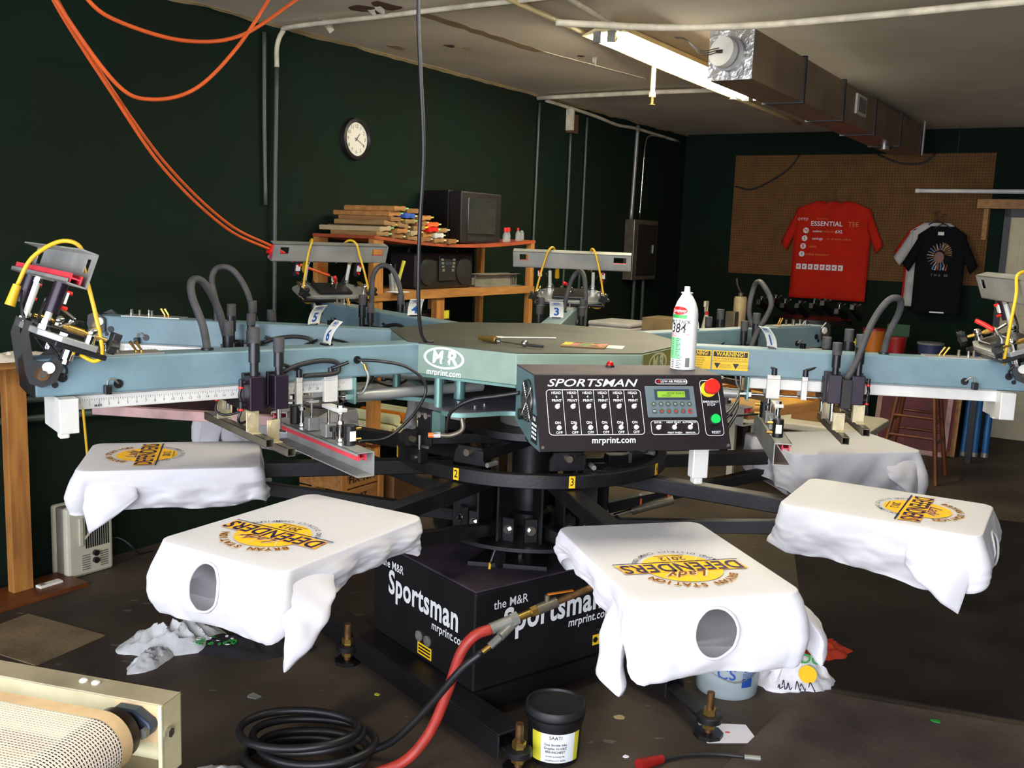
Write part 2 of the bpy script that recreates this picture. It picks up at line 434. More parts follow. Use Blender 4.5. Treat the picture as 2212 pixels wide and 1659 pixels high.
def pipes():
    z = CH-0.03
    pipe('wall_conduit', [(0.86, VL+0.03, 0.5), (0.865, VL+0.03, 1.7), (0.878, VL+0.03, 2.50)], 0.012, 'conduit_dark', 'dark conduit on green wall below the bending ceiling conduit', 'conduit')
    pipe('ceiling_pipe', [(0.878, VL+0.03, 2.49), (0.88, VL+0.03, 2.6), (0.88, VL+0.07, 2.67), (0.87, VL+0.16, z), (0.86, -1.5, z), (0.85, -1.0, z), (0.85, 0.4, z)], 0.013, 'pipe_paint', 'painted conduit bending from the left wall onto the ceiling near the orange cords')
    pipe('wall_conduit', [(0.80, VL+0.016, 2.66), (0.80, VL+0.016, 2.2), (0.81, VL+0.016, 1.75)], 0.011, 'conduit_dark', 'thin dark conduit on green wall just left of the bending ceiling conduit', 'conduit')
    pipe('ceiling_pipe', [(3.62, VL+0.02, z), (3.61, -1.31, z), (3.66, -0.72, z), (3.69, -0.45, z)], 0.017, 'pipe_paint', 'white painted sprinkler pipe on the ceiling near the far lit tube end')
    pipe('wall_conduit', [(3.66, VL+0.016, 2.66), (3.65, VL+0.016, 1.9), (3.64, VL+0.016, 1.2)], 0.011, 'conduit_dark', 'dark conduit dropping down the green wall below the white sprinkler pipe end', 'conduit')
    pipe('wall_conduit', [(4.17, VL+0.016, 2.5), (4.17, VL+0.016, 1.9), (4.15, VL+0.016, 1.1)], 0.011, 'conduit_dark', 'dark conduit on the green wall running down from the small rusty box', 'conduit')
    pipe('wall_conduit', [(4.44, VL+0.016, 2.64), (4.44, VL+0.016, 1.9), (4.43, VL+0.016, 1.1)], 0.011, 'conduit_dark', 'dark conduit on the green wall right of the small rusty box', 'conduit')
    pipe('wall_conduit', [(5.42, VL+0.02, 2.68), (5.40, VL+0.02, 2.2), (5.38, VL+0.02, 1.82)], 0.018, 'galv', 'thick grey conduit entering the breaker panel in the dark corner', 'conduit')
    pipe('wall_conduit', [(6.0, VL+0.03, 2.62), (5.68, VL+0.03, 2.61), (5.58, VL+0.03, 2.54), (5.56, VL+0.03, 2.3), (5.54, VL+0.03, 1.82)], 0.011, 'chrome', 'thin shiny conduit curving down into the breaker panel', 'conduit')
    pipe('crown_pipe', [(3.75, VL+0.02, 2.69), (4.5, VL+0.02, 2.67), (5.0, VL+0.02, 2.64), (5.4, VL+0.02, 2.65), (6.4, VL+0.02, 2.63)], 0.014, 'pipe_paint', 'sagging painted pipe along the top of the left wall toward the corner')
    pipe('ceiling_pipe', [(0.94, -0.53, 2.6), (1.05, -0.38, 2.6), (1.23, -0.11, 2.6), (1.33, 0.25, 2.6), (1.34, 0.6, 2.6), (1.30, 1.35, 2.6), (1.25, 2.2, 2.6)], 0.016, 'pipe_paint', 'curving painted pipe hung below the ceiling in front of the foil duct end')
    pipe('ceiling_pipe', [(0.2, -0.66, 2.69), (1.3, -0.70, 2.68), (2.6, -0.72, 2.66), (5.3, -0.70, 2.64)], 0.014, 'fixture_cream', 'cream painted pipe running along the left side of the lit tube light')
    pipe('ceiling_pipe', [(0.2, -0.36, 2.70), (1.0, -0.44, 2.68), (1.62, -0.50, 2.67)], 0.015, 'pipe_paint', 'short painted pipe ending behind the near end of the lit tube light')
    o = thing('sprinkler_drop', 'yellowed sprinkler drop hanging under the lit tube light', 'sprinkler', W(2.42, -0.72, CH))
    MB().cyl((0, 0, -0.05), (0, 0, -0.22), 0.014).cyl((0, 0, -0.22), (0, 0, -0.245), 0.02).build('drop_pipe', 'fixture_cream', o, smooth=40)
    MB().cyl((0, 0, -0.245), (0, 0, -0.285), 0.008).cyl((0, 0, -0.29), (0, 0, -0.286), 0.02).build('spray_nozzle', 'brass', o, smooth=40)
    o = thing('ceiling_sprinkler', 'small sprinkler head at the end of the white ceiling pipe', 'sprinkler', W(3.64, -0.68, CH-0.045))
    MB().cyl((0, 0, 0), (0, 0, -0.035), 0.010).cyl((0, 0, -0.055), (0, 0, -0.05), 0.024).cyl((0.008, 0, -0.035), (0.014, 0, -0.05), 0.003).cyl((-0.008, 0, -0.035), (-0.014, 0, -0.05), 0.003).build('deflector', 'pipe_paint', o, smooth=40)
    o = thing('junction_box', 'small rusty box at the top of the green wall', 'box', W(4.17, VL, 2.55))
    o.rotation_euler[2] = ROT
    MB().box(-0.05, 0.05, -0.06, 0, -0.07, 0.08).build('housing', 'brown_stain', o, bevel=0.004)
    MB().box(-0.06, -0.045, -0.07, 0, -0.05, 0.12).build('strap', 'pipe_paint', o)
    # breaker panel
    o = rthing('breaker_panel', 'grey breaker panel box on the wall in the dark corner', 'electrical panel', 5.55, VL+0.005, 1.54)
    MB().box(-0.26, 0.26, -0.10, 0, -0.28, 0.28).build('housing', 'steel_dark', o, bevel=0.005)
    MB().box(-0.20, 0.23, -0.108, -0.1, -0.24, 0.24).build('door', 'conduit_black', o, bevel=0.003)
    MB().box(0.15, 0.18, -0.115, -0.108, -0.03, 0.05).build('latch', 'chrome', o)
    for x in (-0.1, 0.1): MB().cyl((x, -0.05, -0.28), (x, -0.05, -0.75), 0.016).build('conduit_stub', 'conduit_dark', o, smooth=40)
    # two pipes low on the left wall by the lumber leg
    pipe('low_pipe', [(-1.2, VL+0.05, 0.865), (-0.6, VL+0.05, 0.84), (0.3, VL+0.05, 0.80)], 0.016, 'conduit_dark', 'upper of two grey pipes low on the left wall behind the lumber leg')
    pipe('low_pipe', [(-1.2, VL+0.05, 0.785), (-0.6, VL+0.05, 0.755), (0.3, VL+0.05, 0.71)], 0.016, 'conduit_dark', 'lower of two grey pipes low on the left wall behind the lumber leg')
pipes()

def tube_light(label, u, v, tm='tube_lit', L=2.2):
    o = rthing('tube_light', label, 'light', u, v, CH)
    MB().box(0.0, L, -0.055, 0.055, -0.055, -0.005).build('housing', 'fixture_cream', o, bevel=0.006)
    MB().prism([(-0.055, -0.03), (-0.13, -0.062), (-0.13, -0.066), (-0.05, -0.056)], 0, L, Matrix(((0, 0, 1, 0), (1, 0, 0, 0), (0, 1, 0, 0), (0, 0, 0, 1)))).build('reflector', 'fixture_cream', o)
    MB().prism([(0.055, -0.03), (0.05, -0.056), (0.13, -0.066), (0.13, -0.062)], 0, L, Matrix(((0, 0, 1, 0), (1, 0, 0, 0), (0, 1, 0, 0), (0, 0, 0, 1)))).build('reflector', 'fixture_cream', o)
    for y in (-0.04, 0.04):
        t = MB().cyl((0.03, y, -0.083), (L-0.03, y, -0.083), 0.019, n=12).build('tube', tm, o, smooth=40)
        for x in (0.0, L):
            MB().box(x-0.008, x+0.008, y-0.022, y+0.022, -0.105, -0.05).build('socket', 'galv', o)
            MB().cyl((x+(0.03 if x == 0 else -0.03), y, -0.083), (x+(0.008 if x == 0 else -0.008), y, -0.083), 0.0195, n=12).build('end_cap', 'tube_cap', t, smooth=40)
tube_light('lit double fluorescent tube light hung along the ceiling', 1.5, -0.57)
tube_light('second dimmer double tube light on the ceiling above the press', -1.4, 0.8, 'tube_lit_old')  # fixture added out of view to lift the light on the shirt tops

def duct():
    o = rthing('air_duct', 'long rectangular ceiling duct with a foil wrapped end', 'duct', 1.72, 0.02, 0)
    x1 = 4.28; z0, z1 = 2.435, 2.672; h = 0.112
    n = 5; seg = x1/n
    for i in range(n): MB().box(i*seg+0.006, (i+1)*seg-0.006, -h, h, z0, z1).build('duct_section', 'duct_metal', o, bevel=0.004)
    for i in range(1, n):
        MB().box(i*seg-0.012, i*seg+0.012, -h-0.008, h+0.008, z0-0.008, z1+0.012).build('seam_flange', 'conduit_black', o)
    MB().box(-0.006, 0.006, -h-0.002, h+0.002, z0-0.002, z1+0.002).build('foil_end', 'foil', o)
    c = (0, 0.0, (z0+z1)/2+0.0)
    MB().cyl((-0.05, c[1], c[2]), (-0.005, c[1], c[2]), 0.082, n=28).build('collar', 'galv', o, smooth=40)
    k = MB().cyl((-0.085, c[1]+0.02, c[2]+0.005), (-0.05, c[1]+0.01, c[2]), 0.072, n=28).build('fan_motor', 'alu', o, smooth=40)
    MB().box(-0.09, -0.085, c[1]+0.01, c[1]+0.045, c[2]-0.005, c[2]+0.012).build('label_plate', 'black_plastic', k)
    for d in (0, 0.01, 0.02): MB().tube([(-0.09, 0.03, c[2]+d), (-0.16, 0.09, c[2]-0.02+d), (-0.2, 0.16, c[2]+0.05), (-0.28+d, 0.18, 2.60)], 0.003).build('wire', 'steel_dark', o, smooth=True)
    MB().box(2.0, 2.26, -h-0.014, -h+0.002, 2.51, 2.64).build('register', 'table_white', o, bevel=0.003)
    MB().box(2.03, 2.23, -h-0.017, -h-0.012, 2.53, 2.62).build('register_louver', 'alu_dull', o)
    MB().cyl((x1+0.01, -h-0.012, z0), (x1+0.01, -h-0.012, CH), 0.012).build('hanger_strap', 'galv', o, smooth=40)
    MB().cyl((3.35, -0.02, 2.435), (3.35, -0.02, 2.40), 0.05).build('light_knob', 'chrome', o, smooth=40)
duct()

def back_wall():
    o = tag(MB().box(0, 0.008, -2.37, 0, 1.34, 2.505).build('pegboard', 'pegboard'), 'brown pegboard sheet on the back wall behind the hanging shirts', 'pegboard')
    o.matrix_world = Matrix.Translation(W(UB-0.015, -1.72, 0)) @ Matrix.Rotation(ROT, 4, 'Z')
    o = tag(MB().tube([W(UB-0.03, -1.70, 2.2), W(UB-0.03, -1.5, 2.18), W(UB-0.03, -1.2, 2.35), W(UB-0.03, -1.08, 2.5)], 0.008).build('wall_cable', 'conduit_black', smooth=True), 'thin dark cable drooping across the upper left of the pegboard', 'cable')
    o = tag(MB().tube([W(UB-0.03, -0.35, 2.5), W(UB-0.03, -0.15, 2.42), W(UB-0.03, 0.05, 2.42), W(UB-0.03, 0.15, 2.5)], 0.008).build('wall_cable', 'conduit_black', smooth=True), 'thin dark cable drooping on the pegboard below the duct end', 'cable')
    d = rthing('door_1', '', '', UB-0.03, 0.82, 0); del d['label']; del d['category']; struct(d)
    MB().box(0, 0.03, -0.92, 0, 0.0, 1.95).build('door_leaf', 'door_cream', d)
    for z0, z1 in ((0.25, 0.8), (1.05, 1.8)):
        for y0, y1 in ((-0.42, -0.09), (-0.84, -0.51)):
            MB().box(-0.008, 0.002, y0, y1, z0, z1).box(-0.013, -0.006, y0+0.05, y1-0.05, z0+0.05, z1-0.05).build('door_panel', 'door_cream', d, bevel=0.004)
    MB().box(-0.03, 0.03, 0, 0.05, 0, 2.02).box(-0.03, 0.03, -1.0, -0.92, 0, 2.02).build('door_jamb', 'conduit_black', d)
    MB().box(-0.03, 0.03, -1.0, 0.05, 1.95, 2.02).build('door_header', 'conduit_black', d)
    MB().sphere((-0.04, -0.84, 1.0), 0.03).build('door_knob', 'brass', d, smooth=True)
    tag(MB().box(UB-0.11, UB-0.02, 0.55, 1.6, 2.02, 2.10, ROOM).build('header_board', 'lumber_h'), 'short lumber board above the cream door', 'board')
    tag(MB().box(UB-0.04, UB-0.016, 0.60, 0.64, 1.75, 2.09, ROOM).build('side_board', 'lumber_h'), 'upright lumber strip left of the cream door', 'board')
    o = rthing('hanging_tube_light', 'unlit white tube hung level in front of the cream door top', 'light', 6.3, 0.08, 2.155)
    MB().cyl((0, 0.0, 0), (0, -1.2, 0), 0.019).build('tube', 'tube_off', o, smooth=40)
    MB().cyl((0, 0.012, 0), (0, -0.02, 0), 0.021).build('end_cap', 'tag_white', o, smooth=40)
    for y in (-0.3, -1.0): MB().cyl((0, y, 0.01), (0, y, CH-2.155), 0.0025, n=6).build('hanger_wire', 'conduit_black', o)
back_wall()

# hung shirts -------------------------------------------------------------
def tee_outline(w, h, sl, sw, neck):
    """half outline of a hung T-shirt, x to the side, z down from the shoulder top"""
    return [(neck, 0.0), (w*0.52, -0.035), (w+0.02, -0.09), (w+sw, -sl), (w+sw*0.55, -sl-0.07), (w+0.0, -0.27), (w-0.005, -0.45), (w, -h)]
def hung_tee(name, label, u, v, z, w, h, m, sl=0.30, sw=0.13, neck=0.08, seed=0, thick=0.05, turn=0.0, group=None):
    o = rthing(name, label, 't-shirt', u, v, z, group, turn)
    half = tee_outline(w, h, sl, sw, neck)
    P = []
    for i in range(len(half)-1):
        a, b = half[i], half[i+1]
        for t in range(6): P.append((a[0]+(b[0]-a[0])*t/6, a[1]+(b[1]-a[1])*t/6))
    P.append(half[-1])
    # front and back sheet as a grid of rows between left and right outline
    rows = 30; bm = MB()
    def width(zz, inner=False):
        xs = []
        for i in range(len(P)-1):
            a, b = P[i], P[i+1]
            if (a[1]-zz)*(b[1]-zz) <= 0 and abs(a[1]-b[1]) > 1e-6: xs.append(a[0]+(b[0]-a[0])*(zz-a[1])/(b[1]-a[1]))
        return xs
    body = MB(); n = 16
    for sgn in (-1, 1):
        vs = []; fs = []
        for r in range(rows+1):
            zz = -0.001-(h-0.001)*r/rows
            wd = (w if zz < -0.25 else w*(0.35+0.65*min(1, (-zz+0.02)/0.1)) if zz > -0.1 else w)
            for c in range(n+1):
                x = -wd+2*wd*c/n
                e = 1-(abs(c-n/2)/(n/2))**4
                dip = -0.045*max(0, 1-(x/neck)**2) if (r == 0 and abs(x) < neck and sgn < 0) else 0
                y = sgn*thick*0.5*e*min(1, 0.3+r/6)+0.012*noise.noise((x*7+seed, zz*3, sgn))*min(1, r/8)
                vs.append((y, x, zz+dip))
        for r in range(rows):
            for c in range(n):
                q = r*(n+1)+c; fs.append((q, q+1, q+n+2, q+n+1) if sgn < 0 else (q, q+n+1, q+n+2, q+1))
        body.add(vs, fs)
    body.build('body', m, o, smooth=60, solid=0.003)
    for s in (-1, 1):
        sv = []; sf = []; k = 8
        for side in (-1, 1):
            for r in range(k+1):
                t = r/k
                a = Vector((s*(w-0.03), -0.055-0.02*0)).lerp(Vector((s*(w+sw), -sl+0.0)), t)
                b = Vector((s*(w-0.03), -0.26)).lerp(Vector((s*(w+sw*0.5), -sl-0.075)), t)
                for c in range(5):
                    p = a.lerp(b, c/4); y = side*0.02*(1-abs(c-2)/2*0.8)+0.006*noise.noise((t*4+seed, c, s))
                    sv.append((y, p.x, p.y))
        for side in range(2):
            for r in range(k):
                for c in range(4):
                    q = side*(k+1)*5+r*5+c; sf.append((q, q+1, q+6, q+5))
        MB().add(sv, sf).build('sleeve', m, o, smooth=60, solid=0.003)
    hk = MB().tube([(0, 0, 0.02), (0, 0, 0.06), (0, 0.02, 0.085), (0, 0.0, 0.105), (0, -0.02, 0.09)], 0.003, n=6)
    hk.tube([(0, -w*0.85, -0.07), (0, -0.05, -0.005), (0, 0, 0.02), (0, 0.05, -0.005), (0, w*0.85, -0.07)], 0.006, n=6)
    hk.build('hanger', 'stool_wood' if m == 'tee_red' else 'conduit_black', o, smooth=True)
    return o
def FRONT(x, z, d=-0.034):   # print plane on a hung shirt: local text x -> right as seen from the room
    return Matrix(((0, 0, -1, d), (-1, 0, 0, -x), (0, 1, 0, z), (0, 0, 0, 1)))
def shirts_on_wall():
    o = hung_tee('hanging_t_shirt', 'red T-shirt with white printed sizes and badges hung on the pegboard', UB-0.07, -0.70, 2.065, 0.36, 0.93, 'tee_red', sl=0.40, sw=0.12, neck=0.10, seed=1)
    def tx(t, size, x, z, m='ink_white', bold=0.0, sh=0.0): MB().text(t, size, FRONT(x, z), bold, sh).build('shirt_print', m, o)
    tx('ESSENTIAL', 0.062, -0.045, -0.215, bold=0.012); tx('TEE', 0.062, 0.205, -0.215, 'print_orange'); tx('OTTO', 0.035, -0.275, -0.175, sh=0.2); tx('Introducing', 0.022, -0.09, -0.165, 'print_orange')
    tx('colors', 0.032, -0.13, -0.285, bold=0.008); tx('& sizes to', 0.03, -0.03, -0.285, 'print_orange'); tx('6XL', 0.042, 0.075, -0.285, bold=0.01, sh=0.2)
    tx('savings', 0.036, -0.12, -0.355, bold=0.008); tx('on all styles online', 0.03, 0.08, -0.355, 'print_orange'); tx('styles', 0.034, -0.16, -0.43, 'print_orange'); tx('online inventory', 0.034, -0.11, -0.505, 'print_orange')
    for i, ch in enumerate('NSBf'):
        z = -0.28-0.075*i; x = -0.235-0.008*i; p = MB()
        p.add([(0, 0, 0)]+[(0.027*cos(2*pi*k/18), 0.027*sin(2*pi*k/18), 0) for k in range(18)], [(0, 1+k, 1+(k+1) % 18) for k in range(18)], FRONT(x, z))
        p.m(1).text(ch, 0.042, FRONT(x, z, -0.0355), 0.02); p.build('print_badge', ['ink_white', 'tee_red'], o)
    for i in range(8):
        x = -0.28+0.057*i; z = -0.625; p = MB()
        p.box(-0.022, 0.022, -0.026, 0.026, -0.0005, 0, FRONT(x, z))
        p.m(1).add([(-0.016, 0, 0), (0.014, 0.018, 0), (0.014, -0.02, 0), (0.0, -0.002, 0)], [(0, 3, 1), (0, 2, 3)], FRONT(x, z, -0.036)); p.build('print_square', ['ink_white', 'tee_red'], o)
    hung_tee('hanging_t_shirt', 'red T-shirt mostly hidden, hung hindmost behind the white and black ones', UB-0.05, 0.205, 1.885, 0.225, 0.70, 'tee_red', sl=0.27, sw=0.10, seed=2, thick=0.03)
    hung_tee('hanging_t_shirt', 'white T-shirt hung behind the black one, its edge showing at left', UB-0.10, 0.235, 1.885, 0.225, 0.76, 'tee_grey', sl=0.32, sw=0.12, seed=3, thick=0.03)
    o = hung_tee('hanging_t_shirt', 'black T-shirt with a colourful round chest print hung on the back wall', UB-0.16, 0.30, 1.855, 0.205, 0.78, 'tee_black', sl=0.34, sw=0.11, seed=4)
    p = MB()      # a plain round feathered emblem stand-in in the photo's colours
    for k in range(15):
        a = rad(60+k*17); r0, r1 = 0.05, 0.105
        p.m((0, 1, 0, 3)[k % 4]).add([(r0*cos(a-.1), r0*sin(a-.1), 0), (r1*cos(a-.06), r1*sin(a-.06), 0), (r1*1.06*cos(a), r1*1.06*sin(a), 0), (r0*cos(a+.1), r0*sin(a+.1), 0)], [(0, 1, 2, 3)], FRONT(0.0, -0.26))
    for k in range(9):
        a = rad(-10+k*11)
        p.m(0).add([(0.03*cos(a), 0.03*sin(a)+.02, 0.0004), (0.1*cos(a-.05), 0.1*sin(a-.05)+.02, 0.0004), (0.1*cos(a+.05), 0.1*sin(a+.05)+.02, 0.0004)], [(0, 1, 2)], FRONT(0.0, -0.26))
    p.m(2).add([(0.042*cos(2*pi*k/14)-0.005, 0.05*sin(2*pi*k/14)-0.015, 0.001) for k in range(14)], [tuple(range(14))], FRONT(0.0, -0.26))
    for k in range(6): p.m((1, 3, 4)[k % 3]).add([(-0.06+k*.022, -0.12-.01*(k % 2), 0.0006), (-0.04+k*.022, -0.07, 0.0006), (-0.045+k*.022, -0.13, 0.0006)], [(0, 1, 2)], FRONT(0.0, -0.26))
    p.m(5).text('T W A   BR', 0.03, FRONT(0.01, -0.435))
    p.build('shirt_print', ['tan_wood', 'blue_tube', 'stool_wood', 'tee_grey', 'tub_red', 'ink_grey'], o)
    MB().box(-0.025, 0.025, -0.03, 0.0, 0, 0.001, FRONT(-0.01, -0.05, -0.02)).build('neck_label', 'tag_white', o)
    MB().box(-0.06, 0.06, -0.006, 0.006, 0, 0.001, FRONT(0.02, -0.765, -0.035)).build('hem_label', 'ink_white', o)
shirts_on_wall()

def clock():
    o = thing('wall_clock', 'round wall clock with dark frame and white face on green wall', 'clock', W(1.545, VL, 2.175), ROT)
    M = Matrix(((-1, 0, 0, 0), (0, 0, -1, 0), (0, 1, 0, 0), (0, 0, 0, 1)))      # lathe z -> local -y (into the room)
    M = Matrix(((1, 0, 0, 0), (0, 0, -1, 0), (0, 1, 0, 0), (0, 0, 0, 1)))
    MB().lathe([(0.098, 0.006), (0.100, 0.028), (0.106, 0.034), (0.122, 0.028), (0.127, 0.0)], n=48, M=M).build('rim', 'tv_black', o, smooth=40)
    MB().cyl((0, -0.016, 0), (0, -0.006, 0), 0.101, n=48).build('dial', 'ink_cream' if False else 'tag_white', o, smooth=40)
    T = Matrix(((1, 0, 0, 0), (0, 0, -1, -0.017), (0, 1, 0, 0), (0, 0, 0, 1)))
    for h in range(1, 13):
        a = pi/2-h*pi/6; MB().text(str(h), 0.030, T @ Matrix.Translation((0.076*cos(a), 0.076*sin(a), 0))).build('numeral', 'ink_black', o)
    def hand(name, ang, ln, w):
        d = Vector((sin(ang), cos(ang), 0)); nn = Vector((d.y, -d.x, 0))
        MB().add([tuple(-d*0.015+nn*w), tuple(-d*0.015-nn*w), tuple(d*ln-nn*w*.5), tuple(d*ln+nn*w*.5)], [(0, 1, 2, 3)], T @ Matrix.Translation((0, 0, 0.002))).build(name, 'ink_black', o, solid=0.001)
    hand('hour_hand', rad(40), 0.045, 0.003); hand('minute_hand', rad(116), 0.075, 0.002)
clock()
# ------------------------------------------------------------------ the screen printing press
H6 = 217.78
HEAD = {k: rad(H6-45*(6-k)) for k in range(1, 7)}
PAL0 = 15.22
XZ = Matrix(((1, 0, 0, 0), (0, 0, -1, 0), (0, 1, 0, 0), (0, 0, 0, 1)))        # plane (x,y)->(x,0,y) seen from -y
def SIDE(off, flip=False):
    """lettering plane on the vertical side of an arm at local y=off; text runs so it reads from outside"""
    if off > 0: return Matrix(((-1, 0, 0, 0), (0, 0, 1, off), (0, 1, 0, 0), (0, 0, 0, 1)))
    return Matrix(((1, 0, 0, 0), (0, 0, -1, off), (0, 1, 0, 0), (0, 0, 0, 1)))

def press_base():
    o = thing('printing_press', 'black press base box with white lettering on a steel frame', 'machine', (-0.12, -0.03, 0), rad(38.4))
    h = 0.33
    MB().box(-h, h, -h, h, 0.115, 0.462).build('body', 'base_black', o, bevel=0.006)
    MB().box(-h, h, -h, h, 0.462, 0.470).build('top_plate', 'base_top', o, bevel=0.003)
    # frame: two long channels along local y and two cross members
    for x in (-h-0.045, h+0.045):
        b = MB()
        b.box(x-0.05, x+0.05, -0.60, 0.60, 0.107, 0.115); b.box(x-0.05, x-0.042, -0.60, 0.60, 0.025, 0.107); b.box(x+0.042, x+0.05, -0.60, 0.60, 0.025, 0.107)
        b.build('frame_channel', 'base_black', o, bevel=0.004)
    for y in (-h+0.03, h-0.03):
        MB().box(-h, h, y-0.04, y+0.04, 0.045, 0.113).build('cross_member', 'base_black', o)
    for x, y in ((-h-0.045, -0.64), (-0.44, 0.33), (0.29, -0.83), (h+0.045, 0.64)):
        sx = -0.0
        f = MB().lathe([(0.036, 0.05), (0.042, 0.053), (0.042, 0.072), (0.036, 0.075)], (x+sx, y, 0), n=24).build('levelling_foot', 'press_black', o, smooth=40)
        MB().cyl((x+sx, y, 0.012), (x+sx, y, 0.155), 0.013, n=12).build('threaded_rod', 'rust_bolt', f, smooth=40)
        MB().cyl((x+sx, y, 0.076), (x+sx, y, 0.098), 0.022, n=6).build('nut', 'brass', f)
        MB().cyl((x+sx, y, 0.028), (x+sx, y, 0.048), 0.022, n=6).build('nut', 'brass', f)
        MB().cyl((x, y, 0.0), (x, y, 0.014), 0.05, n=8).build('foot_plate', 'press_black', f)
        q = Vector((math.copysign(h+0.045, x), max(-0.55, min(0.55, y)), 0)); d = q-Vector((x, y, 0)); dl = d.length+0.02
        MB().box(0, dl, -0.03, 0.03, 0.054, 0.066, Matrix.Translation((x, y, 0)) @ Matrix.Rotation(math.atan2(d.y, d.x), 4, 'Z')).build('foot_arm', 'press_black', o)
    # lettering on the two visible faces (local -x face and local -y face)
    LX = Matrix(((0, 0, -1, -h-0.0015), (-1, 0, 0, 0), (0, 1, 0, 0), (0, 0, 0, 1)))
    LY = Matrix(((1, 0, 0, 0), (0, 0, -1, -h-0.0015), (0, 1, 0, 0), (0, 0, 0, 1)))
    for M, x0 in ((LX, 0.01), (LY, 0.02)):
        p = MB()
        p.text('Sportsman', 0.125, M @ Matrix.Translation((x0, 0.335, 0)), 0.026, 0.0, 0.80)
        p.text('the M&R', 0.045, M @ Matrix.Translation((x0-0.2, 0.405, 0)), 0.006, 0.0, 0.9)
        p.text('mrprint.com', 0.044, M @ Matrix.Translation((x0+0.17, 0.268, 0)), 0.016, 0.1, 0.9)
        p.build('base_lettering', 'ink_white', o)
    p = MB()
    for x in (0.0, 0.055): p.lathe([(0.02, 0), (0.02, 0.006), (0.012, 0.008), (0.012, 0.003)], (x, 0.20, 0), n=16, M=LX)
    p.build('receptacle', 'alu_dull', o, smooth=40)
    p = MB().box(-0.045, 0.045, -0.022, 0.022, 0, 0.001, LX @ Matrix.Translation((0.035, 0.155, 0))); p.m(1)
    for k in range(3): p.box(-0.038, 0.038, -0.015+k*0.012, -0.009+k*0.012, 0.001, 0.0015, LX @ Matrix.Translation((0.035, 0.155, 0)))
    p.build('warning_sticker', ['yellow_sticker', 'ink_black'], o)
    p = MB()
    for x in (0.24, 0.295): p.cyl((x, 0.21, 0), (x, 0.21, 0.018), 0.014, M=LY)
    p.build('knob', 'black_plastic', o, smooth=40)
    Q = LY @ Matrix.Translation((0.275, 0.175, 0))
    p = MB().box(-0.065, 0.065, -0.02, 0.02, 0, 0.001, Q); p.m(1)
    p.text('DO NOT OVER TIGHTEN', 0.012, Q, z=0.0016); p.cyl((-0.052, 0, 0.001), (-0.052, 0, 0.0016), 0.011, M=Q); p.cyl((0.052, 0, 0.001), (0.052, 0, 0.0016), 0.009, M=Q, n=3)
    p.build('warning_sticker', ['yellow_sticker', 'ink_black'], o)
    # small bracket with a cable on the top, and bolts
    MB().box(-0.13, -0.10, -0.19, -0.16, 0.47, 0.57).build('top_bracket', 'press_black', o)
    c = MB().tube([(-0.115, -0.18, 0.575), (-0.15, -0.2, 0.56), (-0.175, -0.2, 0.50)], 0.006).build('sensor_cable', 'black_plastic', o, smooth=True)
    MB().cyl((-0.115, -0.18, 0.57), (-0.10, -0.165, 0.59), 0.011).build('sensor_tip', 'brass', c, smooth=40)
    MB().tube([(-0.175, -0.2, 0.505), (-0.178, -0.2, 0.482)], 0.005, smooth=False).build('cable_end', 'yellow_cable', c)
    for x, y in ((0.05, -0.12), (-0.02, -0.17)): MB().cyl((x, y, 0.47), (x, y, 0.50), 0.012, n=6).build('bolt', 'chrome', o)
    # centre column
    q = o.matrix_world
    b = MB().lathe([(0.10, 0.47), (0.10, 0.49), (0.055, 0.50), (0.055, 1.05)], (0.12*cos(rad(38.4))+0.03*sin(rad(38.4)), 0.03*cos(rad(38.4))-0.12*sin(rad(38.4)), 0), n=32).build('centre_column', 'press_black', o, smooth=40)
    MB().prism([(0.0, -0.30), (0.16, -0.10), (-0.02, 0.0), (-0.20, -0.10)], 0.47, 0.485).build('column_gusset', 'press_black', o)
press_base()

